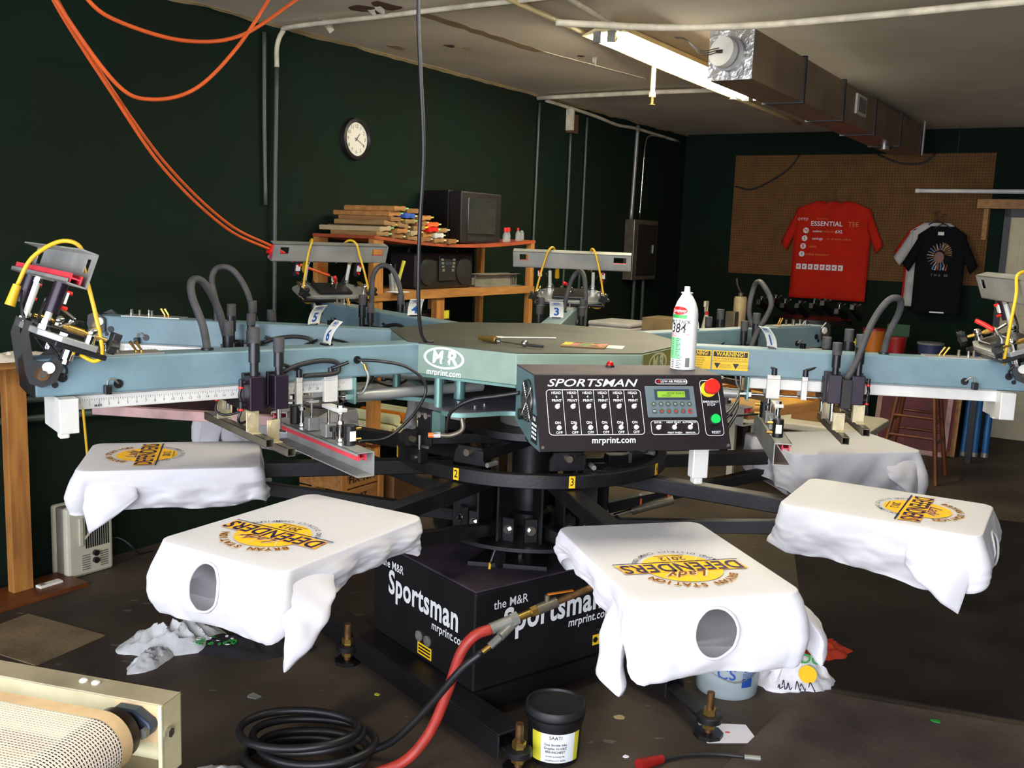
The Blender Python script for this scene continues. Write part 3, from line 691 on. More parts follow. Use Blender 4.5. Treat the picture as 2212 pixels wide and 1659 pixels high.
def carousel():
    o = thing('carousel', 'black rotating carousel ring with eight pallet arms around the press column', 'machine', (0, 0, 0), 0)
    MB().ring(0.466, 0.500, 0.826, 0.872, n=96).build('ring', 'press_black', o, smooth=30, bevel=0.003)
    MB().ring(0.06, 0.36, 0.565, 0.578, n=64).build('lower_plate', 'press_black', o, smooth=30)
    MB().ring(0.057, 0.25, 0.93, 0.955, n=48).build('upper_hub_plate', 'press_black', o, smooth=30)
    MB().lathe([(0.085, 0.578), (0.085, 0.62), (0.07, 0.63), (0.07, 0.93)], n=32).build('sleeve', 'press_black', o, smooth=40)
    MB().lathe([(0.10, 0.955), (0.10, 1.02)], n=32).build('bearing_drum', 'alu_dull', o, smooth=40)
    for k in range(8):
        a = rad(PAL0+45*k); M = Matrix.Rotation(a, 4, 'Z')
        arm = MB().box(0.30, 1.30, -0.028, 0.028, 0.772, 0.824, M).build('pallet_arm', 'press_black', o, bevel=0.004)
        # sloping brace below, from the lower plate to the pallet
        d = Vector((1.18-0.22, 0, 0.765-0.60)); L = d.length
        B = M @ Matrix.Translation((0.22, 0, 0.60)) @ Matrix.Rotation(-math.atan2(d.z, d.x), 4, 'Y')
        MB().box(0, L, -0.02, 0.02, -0.022, 0.022, B).build('brace', 'press_black', o, bevel=0.003)
        MB().box(0.20, 0.30, -0.045, -0.037, 0.578, 0.80, M).box(0.20, 0.30, 0.037, 0.045, 0.578, 0.80, M).build('upright_plate', 'press_black', o)
        for y in (-0.07, 0.07):
            MB().box(0.255, 0.275, y-0.022, y+0.022, 0.578, 0.66, M).build('bolt_lug', 'press_black', o)
            w = M @ Matrix.Translation((0.275, y, 0.62)) @ Matrix.Rotation(pi/2, 4, 'Y')
            MB().cyl((0, 0, 0), (0, 0, 0.004), 0.017, M=w).cyl((0, 0, 0.004), (0, 0, 0.014), 0.011, n=6, M=w).build('bolt', 'chrome', o, smooth=40)
        # bumper bracket on the ring
        pr = [(-0.06, 0), (0.06, 0), (0.06, 0.035), (0.045, 0.06), (-0.045, 0.06), (-0.06, 0.035)]
        Q = M @ Matrix.Translation((0.43, 0, 0.872)) @ Matrix(((0, 0, 1, 0), (1, 0, 0, 0), (0, 1, 0, 0), (0, 0, 0, 1)))
        MB().prism(pr, -0.012, 0.0, Q).build('bumper_bracket', 'press_black', o)
        MB().cyl((0.43, 0, 0.915), (0.452, 0, 0.915), 0.012, n=10, M=M).build('bumper_bolt', 'steel_dark', o, smooth=40)
        MB().cyl((0.405, 0.09, 0.885), (0.455, 0.085, 0.885), 0.009, n=6, M=M).build('stop_bolt', 'alu_dull', o, smooth=40)
        MB().box(0.10, 0.44, 0.03, 0.06, 0.89, 0.925, M).build('radial_link', 'press_black', o)
        # board under each shirt
        pb = MB().box(1.0, 1.53, -0.195, 0.195, 0.838, 0.850, M); pb.build('pallet_board', 'alu_dull', o)
        MB().box(1.02, 1.30, -0.06, 0.06, 0.824, 0.838, M).build('pallet_clamp', 'alu_raw', o)
        MB().tube([(1.36, 0.0, 0.835), (1.40, 0.0, 0.80), (1.42, 0.0, 0.80), (1.42, 0.0, 0.82)], 0.004, M=M).build('pallet_hook', 'chrome', o, smooth=True)
    for k, dg, ch, hand in ((0, 195.2, '1', 0), (1, 240.2, '2', 0), (2, 285.2, '3', 1), (3, 330.2, '4', 1)):
        a = rad(dg-0.6); M = Matrix.Rotation(a, 4, 'Z') @ Matrix(((0, 0, 1, 0.5012), (1, 0, 0, 0), (0, 1, 0, 0.851), (0, 0, 0, 1)))
        p = MB().box(-0.0105, 0.0105, -0.020, 0.020, 0, 0.0012, M); p.m(1).text(ch, 0.036, M, 0.0 if hand else 0.012, 0, 0.85, z=0.0018)
        p.build('number_sticker', ['yellow_sticker', 'ink_black'], o)
    # index cylinder low behind the arms on the right
    c = MB().cyl((0.40, 0.10, 0.60), (0.56, 0.12, 0.645), 0.018).build('index_cylinder', 'steel_dark', o, smooth=40)
    MB().cyl((0.33, 0.09, 0.58), (0.40, 0.10, 0.60), 0.008).build('rod', 'chrome', c, smooth=40)
    for t in (0.2, 0.9):
        p = Vector((0.40, 0.10, 0.61)).lerp(Vector((0.56, 0.12, 0.655)), t)
        MB().cyl(p, p+Vector((0, 0, 0.03)), 0.008).build('fitting', 'orange_lens', c, smooth=40)
        MB().cyl(p+Vector((0, 0, 0.03)), p+Vector((0, 0, 0.045)), 0.004).build('fitting_tip', 'tag_white', c)
carousel()

def press_hub():
    o = thing('press_hub', 'teal eight sided press hub with dusty top and oval logos', 'machine', (0, 0, 1.0), 0)
    R = 0.553; zt = 0.275; zb = 0.172
    va = [rad(H6+45*k) for k in range(8)]
    P = [(R*cos(a), R*sin(a)) for a in va]
    P2 = [((R-0.004)*cos(a), (R-0.004)*sin(a)) for a in va]
    MB().prism(P, zb, zt-0.004).build('hub_body', 'hub_teal', o, bevel=0.003)
    MB().prism(P2, zt-0.004, zt).build('hub_top', 'hub_top', o)
    Pl = [((R+0.006)*cos(a), (R+0.006)*sin(a)) for a in va]
    MB().prism(Pl, zb-0.008, zb).build('bottom_lip', 'teal_metal', o)
    # lower plate: lobed disc
    pl = []
    for i in range(96):
        a = 2*pi*i/96; f = 0.5+0.5*cos(8*(a-rad(240.3)))
        rr = 0.43+0.135*f**1.5
        pl.append((rr*cos(a), rr*sin(a)))
    MB().prism(pl, 0.052, 0.066).build('lower_plate', 'teal_metal', o, smooth=30)
    MB().prism([(x*0.985, y*0.985) for x, y in pl], 0.066, 0.0675).build('plate_skin', 'plate_top', o)
    for k in range(8):
        a = rad(240.3+45*k-10); r = 0.505
        MB().cyl((r*cos(a), r*sin(a), 0.066), (r*cos(a), r*sin(a), zb-0.008), 0.0145, n=16).build('post', 'teal_metal', o, smooth=40)
        a = rad(240.3+45*k+24); r = 0.34
        MB().cyl((r*cos(a), r*sin(a), 0.066), (r*cos(a), r*sin(a), zb-0.008), 0.02, n=16).build('post', 'teal_metal', o, smooth=40)
    for x, y in ((-0.26, -0.32), (-0.20, -0.38), (-0.17, -0.33)): MB().cyl((x, y, 0.0675), (x, y, 0.073), 0.008, n=10).build('bolt_head', 'chrome', o, smooth=40)
    MB().lathe([(0.12, -0.05), (0.12, 0.052)], n=32).build('neck', 'alu_dull', o, smooth=40)
    # oval logos and address on the faces
    def face(k):
        a = rad(H6+22.5+45*k); d = R*cos(rad(22.5))
        return Matrix.Translation((d*cos(a), d*sin(a), 0)) @ Matrix.Rotation(a+pi/2, 4, 'Z') @ Matrix(((1, 0, 0, 0), (0, 0, -1, -0.0015), (0, 1, 0, 0), (0, 0, 0, 1)))
    for k, inkm, olive, dx in ((0, 'ink_white', False, -0.06), (2, 'ink_cream', True, -0.08)):
        F = face(k); p = MB()
        C = F @ Matrix.Translation((dx, 0.232, 0))
        n = 40; vs = []; fs = []
        for i in range(n):
            w = 2*pi*i/n
            vs += [(0.080*cos(w), 0.036*sin(w), 0), (0.070*cos(w), 0.029*sin(w), 0)]
        for i in range(n): fs.append((2*i, 2*((i+1) % n), 2*((i+1) % n)+1, 2*i+1))
        p.add(vs, fs, C)
        p.text('M', 0.060, C @ Matrix.Translation((-0.025, 0, 0)), 0.028, 0.1, 0.95); p.text('R', 0.060, C @ Matrix.Translation((0.031, 0, 0)), 0.035, 0.1, 1.15)
        p.m(1).text('&', 0.056, C @ Matrix.Translation((0.005, -0.001, 0)), 0.022, 0.2, 0.8, z=0.0008)
        p.m(0).text('mrprint.com', 0.030, F @ Matrix.Translation((dx, 0.183, 0)), 0.018, 0.12, 0.85)
        p.build('hub_logo', [inkm, 'hub_teal'], o)
        if olive: MB().box(-0.21, 0.21, 0.175, 0.27, -0.0012, -0.0004, F).build('logo_panel', 'logo_olive', o)
    # latch bracket with roller hanging below the plate on the left
    a = rad(222); M = Matrix.Translation((0.50*cos(a), 0.50*sin(a), 0)) @ Matrix.Rotation(a+pi/2, 4, 'Z')
    b = MB().box(-0.03, 0.045, -0.006, 0.006, -0.075, 0.05, M).build('latch_plate', 'press_black', o, bevel=0.003)
    for x in (-0.012, 0.024): MB().cyl((x, -0.014, 0.028), (x, -0.006, 0.028), 0.011, M=M).build('bolt', 'chrome', b, smooth=40)
    MB().box(-0.055, 0.03, -0.04, 0.0, -0.135, -0.085, M).build('latch_block', 'press_black', o, bevel=0.006)
    MB().cyl((0.0, -0.046, -0.115), (0.0, -0.03, -0.115), 0.012, M=M).cyl((0, -0.018, -0.10), (0, -0.018, -0.04), 0.006, M=M).build('latch_bolt', 'chrome', o, smooth=40)
    MB().cyl((-0.085, -0.02, -0.06), (-0.03, -0.02, -0.06), 0.011, M=M).build('roller_pin', 'steel_dark', o, smooth=40)
    MB().cyl((-0.075, -0.02, -0.06), (-0.045, -0.02, -0.06), 0.03, M=M).build('roller', 'rubber', o, smooth=40)
    MB().box(0.055, 0.10, -0.01, 0.01, -0.03, 0.05, M).build('teal_lug', 'teal_metal', o)
    # proximity sensor with orange end
    c = MB().tube([(-0.24, -0.46, 0.05), (-0.235, -0.47, 0.01), (-0.27, -0.475, -0.01), (-0.31, -0.475, -0.012)], 0.008).build('sensor_body', 'steel_dark', o, smooth=True)
    MB().cyl((-0.325, -0.475, -0.0125), (-0.345, -0.475, -0.013), 0.0085).build('sensor_tip', 'orange_lens', c, smooth=40)
    MB().cyl((-0.305, -0.475, -0.012), (-0.327, -0.475, -0.0125), 0.011, n=6).build('nut', 'chrome', c)
press_hub()

# ------------------------------------------------------------------ print heads
def lever(name, p, ang, parent, ln=0.055):
    b = MB().cyl(p, (p[0], p[1], p[2]+0.024), 0.010, r2=0.009)
    d = Vector((cos(ang), sin(ang), 0))
    q = Vector((p[0], p[1], p[2]+0.022))
    b.tube([q, q+d*0.012+Vector((0, 0, 0.003)), q+d*ln+Vector((0, 0, 0.020))], 0.0055, n=8)
    return b.build(name, 'black_plastic', parent, smooth=60)

def print_head(k, label, holder=True, hose=0.0):
    o = thing('print_head', label, 'print head', (0, 0, 0), HEAD[k], 'print heads of the press')
    zt, zb, w = 1.273, 1.172, 0.045
    arm = MB().box(0.47, 1.705, -w, w, zb, zt).build('arm', 'press_blue', o, bevel=0.006)
    MB().prism([(1.705, zb-0.002), (1.722, zb+0.02), (1.725, zt-0.008), (1.715, zt+0.002), (1.705, zt+0.002)], -w-0.002, w+0.002, Matrix(((1, 0, 0, 0), (0, 0, -1, 0), (0, 1, 0, 0), (0, 0, 0, 1)))).build('arm_end_cap', 'black_plastic', o)
    # switch plate on top of the arm
    pl = MB().box(1.365, 1.60, -0.038, 0.038, zt, zt+0.004).build('switch_plate', 'alu_raw', o)
    for x, y, m in ((1.585, -0.02, 'chrome'), (1.575, 0.005, 'chrome'), (1.535, 0.015, 'steel_dark'), (1.51, -0.01, 'chrome'), (1.485, 0.015, 'steel_dark')):
        MB().cyl((x, y, zt+0.004), (x, y, zt+0.012), 0.006).cyl((x, y, zt+0.012), (x, y, zt+0.026), 0.0045, r2=0.0055).build('valve_knob', m, pl, smooth=40)
    for x in (1.42, 1.435): MB().cyl((x, 0.01, zt+0.004), (x, 0.01, zt+0.009), 0.006).cyl((x, 0.01, zt+0.009), (x+0.016, 0.01, zt+0.034), 0.003, r2=0.0045).build('toggle', 'brass', pl, smooth=40)
    # rail with ruler
    rail = MB().box(0.77, 1.61, -0.034, 0.034, 1.130, zb-0.004).box(0.77, 1.61, -0.028, 0.028, zb-0.004, zb+0.001).build('rail', 'alu', o, bevel=0.003)
    T = SIDE(0.0347); p = MB().box(0.80, 1.605, 0.034, 0.0346, 1.133, 1.160); p.m(1)
    for i in range(0, 33*4):
        r = 1.592-0.0254*i/4*0.98
        if r < 0.80: break
        hgt = 0.012 if i % 4 == 0 else 0.0075 if i % 2 == 0 else 0.005
        p.add([(-r-0.0005, 1.159-hgt, 0), (-r+0.0005, 1.159-hgt, 0), (-r+0.0005, 1.159, 0), (-r-0.0005, 1.159, 0)], [(0, 1, 2, 3)], T @ Matrix.Scale(-1, 4, (1, 0, 0)) @ Matrix.Scale(-1, 4, (1, 0, 0)))
        if i % 4 == 0 and i: p.text(str(i//4), 0.011, T @ Matrix.Translation((-r, 1.142, 0)))
    p.text('M&R', 0.010, T @ Matrix.Translation((-1.545, 1.1385, 0)), 0.02)
    p.build('ruler', ['alu', 'ink_black'], rail)
    MB().box(1.607, 1.655, -0.085, 0.085, 1.077, zb-0.002).build('rail_end_block', 'alu', o, bevel=0.002)
    MB().box(1.625, 1.65, 0.03, 0.06, 1.06, 1.077).build('block_clip', 'tag_white', o, bevel=0.004)
    MB().box(0.764, 0.772, -0.05, 0.05, 1.085, zb).build('cylinder_bracket', 'teal_metal', o, bevel=0.003)
    # horizontal stroke cylinder running in to the hub
    cy = MB().cyl((0.24, 0, 1.104), (0.745, 0, 1.104), 0.0185, n=20).build('stroke_cylinder', 'alu_raw', o, smooth=40)
    MB().cyl((0.745, 0, 1.104), (0.764, 0, 1.104), 0.013).build('end_fitting', 'chrome', cy, smooth=40)
    MB().cyl((0.772, 0, 1.104), (0.785, 0, 1.104), 0.016, n=6).cyl((0.785, 0, 1.104), (1.03, 0, 1.104), 0.0045).build('stroke_rod', 'chrome', cy, smooth=40)
    # stop block and clamp block on the rail, with ratchet levers
    for r0, r1, la in ((0.832, 0.878, pi-0.5), (0.952, 0.972, 0.2)):
        c = MB().box(r0, r1, -0.052, 0.052, 1.168, 1.184).box(r0, r1, 0.036, 0.052, 1.10, 1.168).box(r0, r1, -0.052, -0.036, 1.10, 1.168).build('rail_clamp', 'alu', o, bevel=0.002)
        for s in (-1, 1): lever('ratchet_lever', ((r0+r1)/2, s*0.047, 1.184), la, c)
    # carriage
    cr = MB().box(1.02, 1.15, -0.062, 0.062, 1.100, 1.128).box(1.02, 1.15, 0.037, 0.066, 1.128, 1.19).box(1.02, 1.15, -0.066, -0.037, 1.128, 1.19).build('carriage', 'press_black', o, bevel=0.002)
    for s in (-1, 1):
        for r, top, kn, nm in ((1.128, 1.347, 0.047, 'a'), (1.052, 1.315, 0.044, 'b')):
            y = s*0.10
            cb = MB().box(r-0.022, r+0.022, min(s*0.072, s*0.122), max(s*0.072, s*0.122), 1.104, 1.205).build('air_cylinder', 'anod_purple', o, bevel=0.003)
            MB().box(r-0.03, r+0.024, min(s*0.060, s*0.075), max(s*0.060, s*0.075), 1.11, 1.21).build('cylinder_back', 'press_black', cb, bevel=0.002)
            if nm == 'a': MB().cyl((r, y, 1.205), (r, y, 1.255), 0.0125, n=16).cyl((r, y, 1.245), (r, y, 1.302), 0.0165, n=18).build('stem', 'black_plastic', cb, smooth=40)
            else: MB().cyl((r, y, 1.205), (r, y, 1.23), 0.0115, n=16).cyl((r, y, 1.228), (r, y, 1.273), 0.0150, n=18).build('stem', 'black_plastic', cb, smooth=40)
            MB().cyl((r, y, top-kn), (r, y, top), 0.0165, n=20).build('knob', 'rubber_grey', cb, smooth=40, bevel=0.002)
            zb2 = 1.043 if nm == 'a' else 1.011; rb = 1.141 if nm == 'a' else 1.077
            MB().cyl((r, y, zb2+0.03), (r, y, 1.104), 0.008).build('piston_rod', 'chrome', cb, smooth=40)
            # angled zinc bracket holding the bar
            q = MB().box(rb-0.022, rb+0.018, min(s*0.112, s*0.115), max(s*0.112, s*0.115), zb2, zb2+0.062)
            q.box(rb-0.022, rb-0.019, min(s*0.09, s*0.115), max(s*0.09, s*0.115), zb2, zb2+0.062).box(rb-0.014, rb+0.014, min(s*0.112, s*0.155), max(s*0.112, s*0.155), zb2-0.001, zb2+0.003)
            br = q.build('bar_bracket', 'zinc', o, bevel=0.0015)
            sg = s*0.1155
            MB().cyl((rb, sg, zb2+0.048), (rb, sg+s*0.006, zb2+0.048), 0.0105, n=14).cyl((rb-0.003, sg, zb2+0.014), (rb-0.003, sg+s*0.004, zb2+0.014), 0.005).build('bracket_screw', 'zinc', br, smooth=40)
        # air fittings and thin hoses on the outer edge
        for z in (1.12, 1.185):
            MB().cyl((1.152, s*0.095, z), (1.166, s*0.095, z), 0.006).cyl((1.166, s*0.095, z-0.01), (1.166, s*0.095, z+0.01), 0.007).build('air_elbow', 'black_plastic', o, smooth=40)
            MB().cyl((1.166, s*0.095, z-0.016), (1.166, s*0.095, z-0.010), 0.0078).build('air_collar', 'red_plastic', o, smooth=40)
        MB().tube([(1.166, s*0.095, 1.169), (1.17, s*0.093, 1.15), (1.166, s*0.095, 1.13)], 0.005).build('air_hose', 'black_plastic', o, smooth=True)
        MB().tube([(1.166, s*0.095, 1.104), (1.172, s*0.09, 1.075), (1.15, s*0.07, 1.062), (1.11, s*0.05, 1.075), (1.08, s*0.05, 1.10)], 0.004).build('air_hose', 'black_plastic', o, smooth=True)
        # cable chain from the carriage along the arm
        if s > 0: MB().tube([(1.02, s*0.058, 1.205), (0.97, s*0.056, 1.222), (0.90, s*0.056, 1.232), (0.845, s*0.056, 1.226), (0.832, s*0.056, 1.205), (0.85, s*0.056, 1.19), (0.95, s*0.056, 1.188)], 0.0075).build('cable_chain', 'rubber', o, smooth=True)
        # grommets, sensor, cables on the arm side
        for r, z in ((1.637, 1.222), (1.495, 1.197), (0.763, 1.228))[:3 if s > 0 else 2]:
            MB().cyl((r, s*w, z), (r, s*(w+0.004), z), 0.0125).build('grommet', 'black_plastic', arm, smooth=40)
        MB().cyl((1.655, s*w, 1.203), (1.655, s*(w+0.0015), 1.203), 0.008).build('arm_hole', 'ink_black', arm)
        MB().box(1.517, 1.535, min(s*0.045, s*0.068), max(s*0.045, s*0.068), 1.172, 1.196).build('limit_sensor', 'black_plastic', o, bevel=0.002)
        MB().tube([(1.526, s*0.056, 1.196), (1.523, s*0.056, 1.21), (1.51, s*0.056, 1.212), (1.495, s*0.05, 1.198)], 0.0025).build('sensor_wire', 'alu_dull', o, smooth=True)
        if s > 0: MB().tube([(0.763, s*0.046, 1.228), (0.70, s*0.085, 1.225), (0.63, s*0.12, 1.21), (0.58, s*0.145, 1.17), (0.57, s*0.15, 1.12), (0.62, s*0.15, 1.05), (0.72, s*0.17, 0.995), (0.84, s*0.20, 1.00)], 0.005).build('cable', 'black_plastic', o, smooth=True)
    MB().tube([(0.752, 0.05, 1.225), (0.738, 0.06, 1.20), (0.732, 0.065, 1.17), (0.74, 0.05, 1.125), (0.757, 0.02, 1.108)], 0.004).build('clear_hose', 'galv', o, smooth=True)
    MB().cyl((0.737, 0.06, 1.195), (0.742, 0.056, 1.215), 0.006).build('hose_fitting', 'brass', o, smooth=40)
    # bars: square tubes with open ends
    def sqtube(name, r, z0, hl, t=0.024, th=0.0018):
        b = MB(); a = t/2
        b.box(r-a, r+a, -hl, hl, z0, z0+th).box(r-a, r+a, -hl, hl, z0+t-th, z0+t).box(r-a, r-a+th, -hl, hl, z0, z0+t).box(r+a-th, r+a, -hl, hl, z0, z0+t)
        return b.build(name, 'steel_dark', o)
    sqtube('flood_bar', 1.141, 1.020, 0.24); sqtube('squeegee_bar', 1.077, 0.988, 0.243)
    # inner screen clamp channel
    hl = 0.30
    ch = MB().box(0.838, 0.842, -hl, hl, 0.916, 0.990).box(0.838, 0.897, -hl, hl, 0.986, 0.990).box(0.838, 0.894, -hl, hl, 0.914, 0.918).box(0.893, 0.897, -hl, hl, 0.980, 0.990)
    ch = ch.build('clamp_channel', 'alu_raw', o, bevel=0.001)
    MB().box(0.886, 0.890, -hl+0.004, hl-0.004, 0.964, 0.984).box(0.864, 0.868, -hl+0.004, hl-0.004, 0.964, 0.984).box(0.868, 0.886, -hl+0.004, hl-0.004, 0.970, 0.974).build('clamp_strip', 'red_strip', ch)
    for s in (-1, 1):
        y = s*0.19
        c = MB().cyl((0.862, y, 0.990), (0.862, y, 1.052), 0.0185, n=20).build('clamp_cylinder', 'black_plastic', ch, smooth=40, bevel=0.002)
        for z in (1.005, 1.038): MB().cyl((0.845, y, z), (0.825, y, z), 0.005).build('fitting', 'brass', c, smooth=40)
        MB().box(0.852, 0.872, y+s*0.0183, y+s*0.019, 1.005, 1.035).build('cylinder_label', 'tag_white', c)
        y = s*0.135
        MB().cyl((0.866, y, 0.990), (0.866, y, 1.10), 0.0065).build('stud', 'chrome', ch, smooth=40)
        for z in (0.992, 1.045, 1.078, 1.094): MB().cyl((0.866, y, z), (0.866, y, z+0.010), 0.011, n=6).build('stud_nut', 'chrome', ch)
        MB().box(0.85, 0.882, min(s*0.04, s*0.15), max(s*0.04, s*0.15), 1.083, 1.095).build('stud_arm', 'alu', ch, bevel=0.002)
        y = s*0.06
        MB().box(0.848, 0.886, y-0.018, y+0.018, 0.992, 1.035).build('clamp_foot', 'alu_raw', ch, bevel=0.003)
        MB().cyl((0.867, y, 1.035), (0.867, y, 1.09), 0.005).build('foot_stud', 'chrome', ch, smooth=40)
        MB().cyl((0.867, s*0.095, 0.99), (0.867, s*0.095, 1.018), 0.005).cyl((0.867, s*0.095, 1.016), (0.867, s*0.095, 1.030), 0.014, n=8).build('thumb_knob', 'black_plastic', ch, smooth=40)
    # number tag (printed on both sides)
    tg = MB(); n = 6; hw = 0.031
    def tp(t): return Vector((0.846-0.004*t-0.036*t*t, 0, zt+0.004+0.084*t-0.012*t*t))
    vs = []; fs = []
    for i in range(n+1):
        p = tp(i/n)
        for y in (-hw, hw): vs.append((p.x, y, p.z))
    fs = [(2*i, 2*i+1, 2*i+3, 2*i+2) for i in range(n)]
    tg.add(vs, fs)
    t = tg.build('number_tag', 'tag_white', o, solid=0.0016)
    TR = Matrix.Translation((0.846, 0, 0)) @ Matrix.Rotation(rad({5: -24, 1: 26, 4: -14, 6: -6}.get(k, 0)), 4, 'Z') @ Matrix.Translation((-0.846, 0, 0))
    t.matrix_local = TR
    def bend(vs2, sgn):
        out = []
        for x, y in vs2:
            tt = y; p = tp(tt); q = tp(min(1, tt+0.02)); d = (q-p).normalized() if tt < 0.98 else (p-tp(tt-0.02)).normalized()
            nrm = Vector((d.z, 0, -d.x))
            pp = p+nrm*(0.0014*sgn); out.append((pp.x, x*sgn, pp.z))
        return out
    pn = MB()
    for sgn in (1, -1):
        v2, f2 = text_geo(str(k), 0.03)
        pn.add(bend([(x*0.055, 0.32+y*0.055/0.084) for x, y in v2], sgn), f2 if sgn == 1 else f2)
        v2, f2 = text_geo('M&R', 0.03)
        pn.add(bend([(x*0.012, 0.86+y*0.012/0.084) for x, y in v2], sgn), f2)
        pn.add(bend([(x*0.010, 0.74+y*0.006/0.084) for x, y in text_geo('mrprint.com')[0]], sgn), text_geo('mrprint.com')[1])
        v2 = []; 
        for i in range(20):
            a = 2*pi*i/20; v2 += [(0.019*cos(a), 0.86+0.1*sin(a)), (0.0165*cos(a), 0.86+0.082*sin(a))]
        pn.add(bend(v2, sgn), [(2*i, 2*((i+1) % 20), 2*((i+1) % 20)+1, 2*i+1) for i in range(20)])
    pn.build('tag_print', 'tag_blue', t)
    MB().box(0.835, 0.86, -0.02, 0.02, zt, zt+0.006).build('tag_base', 'black_plastic', o)
    if True:
        h = MB().tube([(1.229, 0, zt), (1.238, -0.01+hose*0.6, zt+0.07), (1.262, -0.03+hose, zt+0.155), (1.25, -0.06+hose, zt+0.198), (1.205, -0.09+hose*0.4, zt+0.19), (1.155, -0.108-hose*0.6, zt+0.11), (1.12, -0.112, zt-0.01), (1.09, -0.108, 1.19)], 0.0115, n=12).build('loop_hose', 'rubber_grey', o, smooth=True)
        MB().cyl((1.229, 0, zt), (1.229, 0, zt+0.006), 0.018).build('hose_gland', 'black_plastic', h, smooth=40)
        MB().box(1.073, 1.107, -0.135, -0.085, 1.09, 1.19).build('hose_block', 'rubber', h, bevel=0.003)
    # yoke at the outer end
    for s in (-1, 1):
        Y = Matrix(((1, 0, 0, 0), (0, 0, -1, 0), (0, 1, 0, 0), (0, 0, 0, 1)))
        if holder:
            poly = [(1.655, 1.212), (1.69, 1.200), (1.718, 1.212), (1.727, 1.24), (1.737, 1.335), (1.722, 1.378), (1.706, 1.372), (1.716, 1.34), (1.708, 1.275), (1.70, 1.268), (1.672, 1.268), (1.64, 1.29), (1.615, 1.31), (1.603, 1.297), (1.632, 1.262)]
        else:
            poly = [(1.655, 1.212), (1.69, 1.200), (1.718, 1.212), (1.727, 1.24), (1.722, 1.275), (1.69, 1.29), (1.655, 1.262)]
        y0 = s*0.052
        yk = MB().prism(poly, min(-y0, -y0-s*0.008), max(-y0, -y0-s*0.008), Y).build('yoke_plate', 'yoke_grey', o)
        MB().cyl((1.688, s*0.060, 1.236), (1.688, s*0.066, 1.236), 0.017, n=20).build('pivot_washer', 'rust_bolt', yk, smooth=40)
        MB().cyl((1.688, s*0.066, 1.236), (1.688, s*0.070, 1.236), 0.010, n=16).build('pivot_bolt', 'steel_dark', yk, smooth=40)
        MB().cyl((1.673, s*0.060, 1.252), (1.673, s*0.0665, 1.252), 0.0155, n=20).build('cover_disc', 'tag_white', yk, smooth=40)
    if holder: rear_holder(o, k)
    return o

